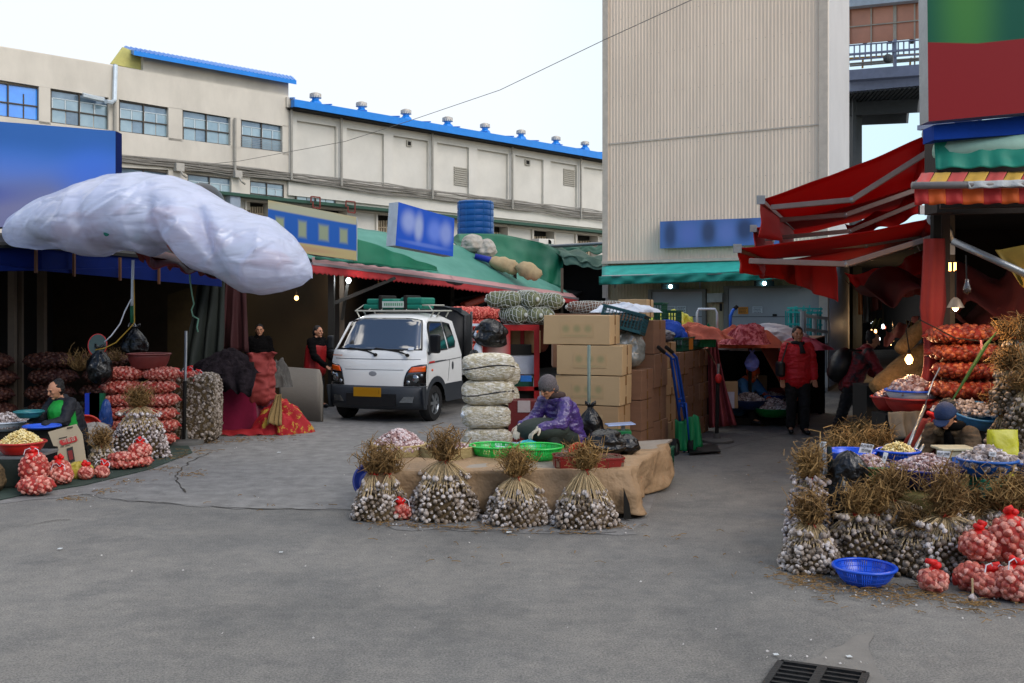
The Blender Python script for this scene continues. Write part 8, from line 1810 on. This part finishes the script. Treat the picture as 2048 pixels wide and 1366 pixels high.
hang('hanging_cloth', P(1716, 555, 15.5), P(1724, 556, 15.5), P(1717, 628, 15.4), P(1725, 630, 15.4), mat('ochre_strap', '#8a5526', .8), 'ochre strap hanging where the lane narrows', 'strap', fold=.02, nf=1)
hang('hanging_cloth', P(1727, 560, 15.5), P(1745, 560, 15.5), P(1728, 645, 15.4), P(1742, 645, 15.4), mat('grey_green_cloth', '#474a44', .8), 'grey cloth hanging right of the ochre strap', 'cloth', fold=.04, nf=1.5)
hang('hanging_cloth', P(1745, 555, 15.5), P(1768, 555, 15.5), P(1744, 622, 15.4), P(1763, 620, 15.4), mat('rust_cloth', '#57271a', .8), 'rust brown cloth hanging under the far red awning', 'cloth', fold=.04, nf=1.5)
for k, (u, v, Y, m, r) in enumerate(((1745, 648, 30, m_cool, .07), (1766, 653, 31, m_cool, .065), (1751, 663, 29, m_warm, .06), (1743, 661, 34, m_warm, .04), (1758, 678, 33, m_cool, .06), (1772, 680, 32, m_warm, .05), (1785, 680, 30, m_warm, .06), (1775, 672, 38, m_warm, .04), (1770, 655, 36, mat('red_glow', '#ff5050', .3, emit=(1, .1, .06), es=6), .04), (1782, 689, 36, m_warm, .03))):
 t = thing('lane_lamp', ['white lamp highest in the lane', 'white lamp right of the highest one in the lane', 'orange lamp just below the highest white one', 'faint orange lamp left of the brighter orange one', 'low white lamp in the lane', 'orange lamp beside the low white one', 'brightest orange lamp, farthest right in the lane', 'tiny orange lamp above the brightest one', 'tiny red lamp between the two high white ones', 'tiny orange lamp below the brightest one'][k], 'lamp', P(u, v, Y)); MB().ell(P(u, v, Y), (r*.65, r*.65, r*1.1), 10, 6).build('bulb', m, t, smooth=True); b = MB(); b.tube([P(u, v, Y)+Vector((0, 0, r)), P(u, v, Y)+Vector((0, 0, .6))], .01, 4); b.build('cord', m_dark, t)
for (u, Y, e) in ((1750, 27, 60), (1785, 30, 60)): lightpt('lamp_light', P(u, 650, Y), e*.3)
b = MB(); b.prism([P(1745, 545, 60), P(1850, 545, 60), P(1850, 505, 60), P(1790, 500, 60), P(1745, 515, 60)], (0, 2, 0)); o = b.build('distant_building', mat('pale_building', '#a8b0b4', .8, var=.1)); tag(o, 'pale building far off seen between the red awnings', 'building')
random.seed(77)
b = MB()
def scatter(b, uvs, n, spread, l=.05, w_=.003):
 for _ in range(n):
  u, v = random.choice(uvs); p = G(u+random.gauss(0, spread), v+random.gauss(0, spread*.16)); a = rnd(0, 6.28); q = Vector((math.cos(a), math.sin(a), 0))*l*rnd(.3, 1); p.z = .012+rnd(0, .008)
  b.tube([p-q, p+Vector((0, 0, rnd(0, .012)))+q.cross(Vector((0, 0, 1)))*rnd(-.3, .3), p+q], w_*rnd(.6, 1.3), 3, cap=False)
scatter(b, [(1600, 1160), (1640, 1170), (1690, 1180), (1760, 1190), (1830, 1195), (1900, 1200), (1960, 1212), (1800, 1180)], 330, 34)
scatter(b, [(1560, 1150), (1700, 1200), (1850, 1215), (2000, 1225)], 90, 60)
scatter(b, [(760, 1050), (830, 1052), (900, 1055), (960, 1058), (1040, 1062), (1150, 1064), (1230, 1055)], 200, 26)
scatter(b, [(430, 885), (480, 880), (540, 878), (580, 868), (390, 905), (350, 915)], 260, 22)
scatter(b, [(380, 950), (320, 940), (260, 965), (210, 985), (150, 1000)], 160, 20, .035); scatter(b, [(1000, 1100), (1300, 1100), (1450, 950), (1550, 900), (600, 1000)], 60, 130)
tag(b.build('straw_litter', m_straw), 'scattered straw and stalk scraps on the road around the stalls', 'straw litter', kind='stuff')
b = MB()
for (pts, n, sp) in (([(1640, 1175), (1760, 1195), (1900, 1205), (1980, 1215)], 130, 45), ([(800, 1055), (1000, 1062), (1250, 1062)], 40, 50), ([(250, 960), (350, 930), (450, 890), (180, 990)], 70, 28), ([(1620, 1320), (1700, 1330), (1540, 1320)], 14, 25), ([(300, 1150), (600, 1200), (1000, 1150), (1300, 1250), (500, 1000), (1450, 1000)], 50, 160)):
 for _ in range(n):
  u, v = random.choice(pts); p = G(u+random.gauss(0, sp), min(1360, v+random.gauss(0, sp*.3))); s = rnd(.004, .014); a = rnd(0, 6); p.z = .011
  b.add([p, p+Vector((s*math.cos(a), s*math.sin(a), .003)), p+Vector((s*math.cos(a+1.2), s*math.sin(a+1.2), .008)), p+Vector((s*.8*math.cos(a+2.2), s*.8*math.sin(a+2.2), .002))], [(0, 1, 2, 3)])
tag(b.build('skin_litter', mat('skin_white', '#b4b0ac', .7), solid=.001), 'pale garlic skins and crumbs scattered on the road', 'garlic skins', kind='stuff')
for (u, v, s, lb) in ((120, 1101, .035, 'small crumpled white paper scrap on the road at the left'), (558, 907, .05, 'white paper scrap on the concrete in front of the barrier'), (1018, 1068, .045, 'pale scrap of film before the middle garlic bundle'), (1552, 1314, .03, 'small white scrap left of the drain grate'), (1698, 1318, .03, 'white cigarette end sized scrap above the drain grate'), (562, 1108, .03, 'thin white scrap in the middle of the road')):
 p = G(u, v); s *= .6; b = MB(); rows = [[p+Vector(((i-2)*s*.4, (j-2)*s*.4, .015+.35*s*abs(nz(i*.9+u, j*.9)))) for j in range(5)] for i in range(5)]; tag(b.grid(rows).build('paper_scrap', m_paper, solid=.001), lb, 'paper scrap')
# ================================================================ PEOPLE
m_skin = mat('skin', '#a8765a', .55, var=.06, bump=.05, bs=60); m_hair = mat('black_hair', '#0c0a0a', .6, bump=.6, bs=90)
def remesh(o, vox, sm=3):
 r = o.modifiers.new('r', 'REMESH'); r.mode = 'VOXEL'; r.voxel_size = vox; r.use_smooth_shade = True
 s = o.modifiers.new('s', 'SMOOTH'); s.factor = .5; s.iterations = sm
 return bake(o)
def limb(b, pts, rs, ex=None):
 for (a, c, ra, rb) in zip(pts, pts[1:], rs, rs[1:]): b.capsule(a, c, ra, rb, 12, ex)
def head(b, c, f, up=Vector((0, 0, 1)), s=1.):
 """c = centre of skull, f = facing direction"""
 f = Vector(f).normalized(); r = f.cross(up).normalized(); u = r.cross(f).normalized(); M = Matrix((r, f, u)).transposed()
 b.ell(c, (.074*s, .092*s, .1*s), 18, 14, M=M)
 b.ell(c+f*.028*s-u*.045*s, (.056*s, .062*s, .07*s), 14, 10, M=M)      # jaw
 b.ell(c+f*.068*s-u*.098*s, (.022*s, .02*s, .018*s), 10, 6, M=M)       # chin
 b.capsule(c+f*.088*s+u*.012*s, c+f*.108*s-u*.028*s, .010*s, .016*s, 8)  # nose
 b.ell(c+f*.084*s+u*.022*s, (.05*s, .014*s, .010*s), 10, 6, M=M)       # brow
 b.ell(c+f*.086*s-u*.062*s, (.024*s, .012*s, .010*s), 10, 6, M=M)      # lips
 for k in (-1, 1): b.ell(c+r*.077*s*k-u*.01*s-f*.005*s, (.010*s, .022*s, .03*s), 8, 6, M=M); b.ell(c+f*.07*s+r*.036*s*k-u*.02*s, (.02*s, .018*s, .02*s), 8, 6, M=M)
 return M, r, u, f
def face(t, c, f, up=Vector((0, 0, 1)), s=1.):
 f = Vector(f).normalized(); r = f.cross(up).normalized(); u = r.cross(f).normalized(); M = Matrix((r, f, u)).transposed()
 b = MB()
 for k in (-1, 1): b.ell(c+f*.089*s+r*.032*k*s+u*.004*s, (.014*s, .006*s, .007*s), 8, 6, M=M)
 b.build('eyes', mat('eye_dark', '#1a1210', .3), t)
 b = MB()
 for k in (-1, 1): b.ell(c+f*.095*s+r*.034*k*s+u*.024*s, (.02*s, .005*s, .004*s), 8, 5, M=M)
 b.build('eyebrows', m_hair, t)
 b = MB(); b.ell(c+f*.097*s-u*.062*s, (.022*s, .006*s, .006*s), 10, 6, M=M); b.build('lips', mat('lips', '#7c3f38', .5), t)
def hand(b, w_, d, palm_n, s=1., curl=.5, side=1):
 """w_ wrist, d pointing direction of the hand, palm_n palm normal; five separate bent fingers"""
 w_ = Vector(w_); d = Vector(d).normalized(); n = Vector(palm_n).normalized(); n = (n-d*n.dot(d)).normalized(); x = d.cross(n)*side
 b.capsule(w_, w_+d*.03*s, .026*s, .028*s, 10);
 for k in (-1.2, 0, 1.2): b.capsule(w_+d*.02*s+x*.016*k*s, w_+d*.085*s+x*.022*k*s, .016*s, .014*s, 8)
 for k, L_ in zip((-1.5, -.5, .5, 1.5), (.062, .074, .07, .055)):
  p = w_+d*.09*s+x*.0205*k*s; a1 = d; c1 = curl
  dirs = [(d*math.cos(c1*q)+n*math.sin(c1*q)).normalized() for q in (.6, 1.4, 2.1)]; r = .0095*s
  for q, dd in zip((.45, .32, .23), dirs): e = p+dd*L_*s*q*1.15; b.capsule(p, e, r, r*.9, 8); p = e; r *= .9
 p = w_+d*.03*s+x*.03*s; e = p+(d*.5+x*.8+n*.3).normalized()*.04*s; b.capsule(p, e, .014*s, .011*s, 8); b.capsule(e, e+(d*.9+x*.2+n*.5).normalized()*.032*s, .011*s, .009*s, 8)
def shoe(t, p, d, m, s=1., name='shoe'):
 d = Vector(d).normalized(); b = MB(); b.capsule(Vector(p)+Vector((0, 0, .045)), Vector(p)+d*.15*s+Vector((0, 0, .035)), .048*s, .038*s, 10); b.capsule(Vector(p)+Vector((0, 0, .05)), Vector(p)+Vector((0, 0, .1)), .045*s, .045*s, 10); return b.build(name, m, t, smooth=True)
def person(label, root, sk, mats, facing, hair=None, hs=1., vox=.009, group=None, hoff=None, gl=False, hairlen=.0):
 """sk: dict of world joint points: hip, chest, neck, head, sL sR eL eR wL wR hpL hpR kL kR aL aR (L/R), toes dL dR"""
 t = thing('person', label, 'person', root, 0, group); S = {k: Vector(v) for k, v in sk.items()}; f = Vector(facing).normalized()
 sd_ = (S['sR']-S['sL']).normalized()
 b = MB(); head(b, S['head'], f, s=hs); limb(b, [S['neck'], S['head']-Vector((0, 0, .05))-f*.01], [.055, .052])
 limb(b, [S['hip'], S['chest'], S['neck']], [.14, .145, .07], (sd_, 1.2)); limb(b, [S['sL'], S['chest'], S['sR']], [.055, .1, .055])
 for k in 'LR':
  limb(b, [S['s'+k], S['e'+k], S['w'+k]], [.052, .042, .028]); limb(b, [S['hp'+k], S['k'+k], S['a'+k]], [.085, .058, .04])
  hd = (S['w'+k]-S['e'+k]).normalized(); hand(b, S['w'+k], sk.get('hd'+k, hd), sk.get('hn'+k, f), 1., .55, 1 if k == 'L' else -1); b.capsule(S['a'+k], S['a'+k]+Vector(sk['d'+k]).normalized()*.12-Vector((0, 0, .02)), .035, .03, 8)
 o = b.build('body', m_skin, t); remesh(o, .006, 2); o.data.materials.clear(); o.data.materials.append(m_skin)
 face(t, S['head'], f, s=hs)
 jm, tm, sm_ = mats[:3]
 b = MB(); limb(b, [S['hip']-Vector((0, 0, .03)), (S['hip']+S['chest'])/2, S['chest'], S['neck']-Vector((0, 0, .02))], [.175, .165, .17, .085], (sd_, 1.22)); limb(b, [S['sL'], S['chest']+Vector((0, 0, .03)), S['sR']], [.078, .12, .078])
 for k in 'LR': limb(b, [S['s'+k], S['e'+k], S['w'+k].lerp(S['e'+k], .06)], [.08, .066, .047])
 o = b.build('jacket', jm, t); remesh(o, vox, 4); wrinkle(o, .012, 9, len(label)); o.data.materials.clear(); o.data.materials.append(jm)
 b = MB()
 for k in 'LR': limb(b, [S['hp'+k], S['k'+k], S['a'+k]+Vector((0, 0, .03))], [.112, .08, .065]);
 limb(b, [S['hpL'], S['hpR']], [.115, .115]); o = b.build('trousers', tm, t); remesh(o, vox, 4); wrinkle(o, .009, 10, 3); o.data.materials.clear(); o.data.materials.append(tm)
 for k in 'LR': shoe(t, S['a'+k]-Vector((0, 0, .075)), sk['d'+k], sm_)
 if hair == 'hair':
  u = Vector((0, 0, 1)); b = MB(); r = f.cross(u).normalized(); M = Matrix((r, f, u)).transposed(); c = S['head']
  b.ell(c-f*.022+u*.026, (.082, .088, .094), 18, 12, M=M); b.ell(c-f*.05-u*.02, (.082, .062, .09), 14, 10, M=M)
  for k in (-1, 1): b.ell(c+r*.070*k-f*.03+u*.0, (.014, .035, .055), 10, 8, M=M)
  if hairlen: b.ell(c-f*.06-u*.09, (.075, .045, .08+hairlen), 12, 8, M=M)
  o = b.build('hair', m_hair, t); remesh(o, .008, 2); wrinkle(o, .008, 24, 2); o.data.materials.clear(); o.data.materials.append(m_hair)
 return t, S
def standing(x, y, h, fdir, arms, stride=.12, lean=0.):
 """joint dictionary for a standing or walking figure; arms = (swing L, swing R, bend)"""
 f = Vector((fdir[0], fdir[1], 0)).normalized(); r = Vector((f.y, -f.x, 0)); o = Vector((x, y, 0)); U = Vector((0, 0, 1))
 k = h/1.62; sk = {}
 hip = o+U*.88*k; ch = o+U*1.2*k+f*lean*.6; nk = o+U*1.37*k+f*lean*1.0; hd = o+U*1.505*k+f*(lean*1.25+.02)
 sk.update(hip=hip, chest=ch, neck=nk, head=hd)
 for n, s, sw, st in (('L', -1, arms[0], stride), ('R', 1, arms[1], -stride)):
  sh = nk+r*s*.165*k-U*.06*k; el = sh-U*.27*k+r*s*.06+f*sw*.5; wr = el-U*.20*k+f*(sw*.6+arms[2]); hp = hip+r*s*.085*k-U*.03
  kn = o+r*s*.09*k+U*.47*k+f*(st*.6+.03); an = o+r*s*.09*k+U*.085+f*st
  sk.update({'s'+n: sh, 'e'+n: el, 'w'+n: wr, 'hp'+n: hp, 'k'+n: kn, 'a'+n: an, 'd'+n: f+r*s*.15})
 return sk, f
m_redj = mat('red_quilted_coat', '#b3101c', .6, var=.12, vs=6, bump=.4, bs=18); m_blackt = mat('black_trousers', '#0b0b0d', .8); m_bshoe = mat('black_shoes', '#0d0d0f', .3)
g = G(1595, 868)
sk, f = standing(g.x, g.y, 1.66, (-.05, -1), (.06, -.05, .05), .06)
t, S = person('person in a red coat and black trousers walking down the lane towards the viewer', g, sk, (m_redj, m_blackt, m_bshoe), f, 'hair')
b = MB(); b.tube([S['neck']+Vector((.08*math.cos(a), .07*math.sin(a)-.01, .01*math.sin(2*a))) for a in np.linspace(0, 2*PI, 15)], .03, 8); b.tube([S['neck']+Vector((.02, -.09, 0)), S['chest']+Vector((.03, -.18, .02))], [.03, .045], 8); b.build('scarf', mat('grey_black_scarf', '#1e1c1e', .9, bump=.5), t, smooth=True)
tb_ = thing('shoulder_bag', 'black shoulder bag carried by the person in the red coat', 'bag', S['wR']); b = MB(); c = S['hip']+Vector((-.26, .02, .1)); b.box(c, (.1, .28, .24)); b.build('body', mat('black_leather', '#0c0c0d', .4), tb_, bevel=.04); b = MB(); b.tube([c+Vector((0, -.1, .12)), S['sR']+Vector((-.0, -.07, .06)), S['sR']+Vector((0, .06, .06)), c+Vector((0, .1, .12))], .012, 6); b.build('strap', MATS['black_leather'], tb_)
g = Vector((NX(1700, 14.6), 14.6, 0)); sk, f = standing(g.x, g.y, 1.6, (.98, -.2), (.1, .25, .22), .22, lean=.24)
t, S = person('person in black and red stooping towards the straw goods in the lane', g, sk, (mat('black_red_jacket', '#141216', .6, col2='#7c0f18', vs=2.2, thresh=(.47, .54), bump=.4, bs=20), m_blackt, m_bshoe), f+Vector((0, 0, -.5)), 'hair')
t2 = thing('backpack', 'large black backpack on the stooping person in the lane', 'backpack', S['chest']-f*.3); c = S['chest']-f*.27+Vector((0, 0, -.08)); b = MB(); M = Matrix.Rotation(R(20), 3, 'Y'); b.ell(c, (.17, .19, .27), 16, 12, M=M); b.ell(c-f*.1-Vector((0, 0, .08)), (.09, .15, .14), 12, 8, M=M); b.build('body', mat('black_nylon', '#0a0c0e', .45, bump=.4, bs=14), t2, smooth=True)
b = MB()
for k in (-1, 1): q = Vector((f.y, -f.x, 0))*k*.12; b.tube([c+q+f*.1+Vector((0, 0, .22)), S['neck']+q*1.1-Vector((0, 0, .03)), S['chest']+q*1.2+f*.2-Vector((0, 0, .02)), c+q+f*.14-Vector((0, 0, .18))], .016, 6)
b.build('strap', MATS['black_nylon'], t2)
m_blackc = mat('black_coat', '#070607', .9, spec=.1)
g = Vector((NX(519, 19.7), 19.7, 0)); sk, f = standing(g.x, g.y, 1.62, (.25, -1), (.05, .0, .06), .03)
person('person in a hooded black coat standing before the tan partition', g, sk, (m_blackc, m_blackt, m_bshoe), f, 'hair', vox=.012)
g = Vector((NX(630, 19.3), 19.3, 0)); sk, f = standing(g.x, g.y, 1.6, (.8, -.5), (.2, .25, .18), .05, lean=.05)
t, S = person('person in black wearing a red apron vest beside the truck', g, sk, (m_blackc, m_blackt, m_bshoe), f, 'hair', vox=.012)
b = MB(); limb(b, [S['hip']-Vector((0, 0, .12)), S['hip'], S['chest']-Vector((0, 0, .04))], [.20, .19, .186], ((S['sR']-S['sL']).normalized(), 1.2)); o = b.build('vest', mat('red_vest', '#8c0c10', .6), t); remesh(o, .012, 3); o.data.materials.clear(); o.data.materials.append(MATS['red_vest'])
def seated(x, y, z, fdir, tilt=.15, head_dn=.3, reach=(.3, .3), rh=(0, 0), knees=.42, spread=.16, k=1., foot=.42):
 f = Vector((fdir[0], fdir[1], 0)).normalized(); r = Vector((f.y, -f.x, 0)); U = Vector((0, 0, 1)); hip = Vector((x, y, z)); sk = {}
 ch = hip+U*.30*k+f*tilt*.6; nk = hip+U*.47*k+f*tilt*1.15; hd = nk+U*.125*k+f*(.05+head_dn*.10); sk.update(hip=hip, chest=ch, neck=nk, head=hd)
 for n, s, rc, hh in (('L', -1, reach[0], rh[0]), ('R', 1, reach[1], rh[1])):
  sh = nk+r*s*.165*k-U*.055; el = sh-U*.20*k+f*.12+r*s*.07; wr = el+f*rc*.75-U*(.05-hh)-r*s*.10; hp = hip+r*s*.09; kn = hip+f*knees+r*s*spread+U*.12; an = kn-U*(kn.z-.09)+f*(foot-knees)*.3
  sk.update({'s'+n: sh, 'e'+n: el, 'w'+n: wr, 'hp'+n: hp, 'k'+n: kn, 'a'+n: an, 'd'+n: f, 'hd'+n: (f*.8-U*.5-r*s*.3), 'hn'+n: -U})
 return sk, (f-U*head_dn)
m_purp = mat('purple_quilted', '#3e2a6a', .35, var=.3, vs=14, bump=.7, bs=24, spec=.7); m_wool = mat('grey_knit', '#5c5658', .9, var=.3, vs=60, bump=.8, bs=80); m_glove = mat('cotton_glove', '#b3aa98', .9)
Yp = 10.95; sk, f = seated(NX(1140, Yp), Yp, .50, (-.75, -.66), .20, .55, (.30, .34), (.02, .02))
stool((NX(1144, Yp), Yp+.02, 0), (.28, .40), m_dark, 'low dark stool under the person in the purple jacket')
t, S = person('seated person in a purple quilted jacket and grey knit hat behind the centre table', (NX(1140, Yp), Yp, 0), sk, (m_purp, mat('dark_green_trousers', '#1d2620', .8), m_bshoe), f)
ff = Vector(f).normalized(); b = MB(); c = S['head']; r_ = ff.cross(Vector((0, 0, 1))).normalized(); u_ = r_.cross(ff); M = Matrix((r_, ff, u_)).transposed(); b.ell(c-ff*.012+u_*.03, (.098, .112, .105), 18, 12, M=M); b.ell(c-ff*.05-u_*.04, (.09, .06, .07), 12, 8, M=M); o = b.build('knit_hat', m_wool, t); remesh(o, .008, 2); o.data.materials.clear(); o.data.materials.append(m_wool)
b = MB(); b.tube([S['neck']+Vector((.085*math.cos(a), .08*math.sin(a), .03)) for a in np.linspace(0, 2*PI, 15)], .036, 8); b.build('scarf', mat('brown_scarf', '#3a2c28', .9), t, smooth=True)
for k in 'LR':
 b = MB(); hand(b, S['w'+k]-Vector(sk['hd'+k]).normalized()*.01, sk['hd'+k], sk['hn'+k], 1.16, .55, 1 if k == 'L' else -1); b.capsule(S['w'+k], S['w'+k].lerp(S['e'+k], .15), .036, .04, 10); o = b.build('glove', m_glove, t); remesh(o, .007, 1); o.data.materials.clear(); o.data.materials.append(m_glove)
b = MB(); c = (S['kL']+S['kR'])/2+Vector((0, 0, .02)); b.ell(c, (.3, .25, .13), 14, 8); b.build('apron', mat('dark_apron', '#26302a', .8, bump=.5, bs=10), t, smooth=True)
Yc_ = 9.25; sk, f = seated(NX(1928, Yc_), Yc_, .38, (-.72, -.70), .25, .75, (.28, .30), (.0, .0), k=1.02)
t, S = person('seated person in a navy cap and brown coat bending over the right stall', (NX(1925, Yc_), Yc_, 0), sk, (mat('brown_coat', '#4a3a28', .85, var=.2, vs=8, bump=.4, bs=25), mat('dark_trousers', '#17171a', .8), m_bshoe), f, 'hair')
stool((NX(1928, Yc_), Yc_+.04, 0), (.28, .28), m_dark, 'low dark stool under the capped person at the right stall')
m_cap = mat('navy_cap', '#1a2c4e', .75, var=.1, bump=.3, bs=60); ff = Vector(f).normalized(); r_ = ff.cross(Vector((0, 0, 1))).normalized(); u_ = r_.cross(ff); M = Matrix((r_, ff, u_)).transposed(); c = S['head']
rows = []
for i in range(9):
 th = PI/2*i/8; rows.append([c+u_*.012-ff*.006+M @ Vector((.094*math.cos(th)*math.cos(a), .108*math.cos(th)*math.sin(a), .10*math.sin(th))) for a in np.linspace(0, 2*PI, 24, endpoint=False)])
cp_ = MB().grid(rows, wrap=True).build('cap', m_cap, t, smooth=True, solid=.005)
rows = [[c+u_*(.02-.02*i/5)+ff*(.095+.075*i/5*math.cos(a*.8))+r_*.075*a*(1-.06*i) for a in np.linspace(-1, 1, 12)] for i in range(6)]
MB().grid(rows).build('visor', m_cap, cp_, smooth=True, solid=.006)
b = MB(); b.tube([S['neck']+Vector((.09*math.cos(a), .085*math.sin(a), .02)) for a in np.linspace(0, 2*PI, 15)], .04, 8); b.capsule(S['neck']+ff*.08, S['chest']+ff*.17, .04, .06); b.build('scarf', m_blackc, t, smooth=True)
b = MB(); b.tube([S['neck']+Vector((.115*math.cos(a), .11*math.sin(a), -.035)) for a in np.linspace(-.4, PI+.4, 13)], .04, 8); b.build('collar', mat('fur_collar', '#5a4a34', .95, bump=1, bs=70), t, smooth=True)
Yl = 12.6; sk, f = seated(NX(146, Yl), Yl, .34, (-.5, -.85), .14, .35, (.28, .3), (.02, .02))
t, S = person('seated person in a dark jacket with a bright green vest at the left stall', (NX(146, Yl), Yl, 0), sk, (mat('navy_black_jacket', '#10131c', .7), m_blackt, m_bshoe), f, 'hair')
b = MB(); ff = Vector((f.x, f.y, 0)).normalized(); rr = Vector((ff.y, -ff.x, 0)); limb(b, [S['hip']+ff*.09, S['chest']+ff*.09-rr*.03, S['chest']+ff*.08+Vector((0, 0, .07))], [.175, .165, .12], (rr, 1.15)); o = b.build('vest', mat('bright_green_vest', '#0f8a30', .6), t); remesh(o, .01, 3); o.data.materials.clear(); o.data.materials.append(MATS['bright_green_vest'])
stool((NX(147, Yl), Yl+.03, 0), (.28, .24), m_dark, 'low dark stool under the seated person in the green vest')
Yo = 16.9; sk, f = seated(NX(1478, Yo), Yo, .30, (.6, -.8), .18, .6, (.26, .3), (-.02, -.05), k=.95)
t, S = person('crouching person in a light blue jacket and orange hood under the covered stall', (NX(1478, Yo), Yo, 0), sk, (mat('light_blue_jacket', '#356a9c', .7), m_blackt, m_bshoe), f, vox=.012)
b = MB(); b.ell(S['head']-Vector(f).normalized()*.02+Vector((0, 0, .015)), (.112, .115, .13), 16, 12); b.ell(S['neck'], (.12, .12, .07), 12, 8); o = b.build('hood', mat('orange_hood', '#b04a1c', .7, bump=.4), t); remesh(o, .01, 2); wrinkle(o, .008, 14, 1); o.data.materials.clear(); o.data.materials.append(MATS['orange_hood'])
for k in 'LR':
 b = MB(); b.capsule(S['w'+k], S['w'+k].lerp(S['e'+k], .6), .052, .062, 10); b.build('sleeve_cover', MATS['orange_hood'], t, smooth=True)
stool((NX(1478, Yo), Yo+.03, 0), (.26, .2), m_dark, 'low dark stool under the person in the orange hood')
Yo = 17.5; sk, f = seated(NX(1500, Yo), Yo, .30, (-.1, -1), .10, .25, (.2, .2), (-.02, -.02), k=.95)
t, S = person('person in a black coat sitting deepest in the covered stall behind the lilac bag', (NX(1500, Yo), Yo, 0), sk, (m_blackc, m_blackt, m_bshoe), f, 'hair', vox=.012)
stool((NX(1500, Yo), Yo+.03, 0), (.26, .2), m_dark, 'low dark stool at the back of the covered stall')
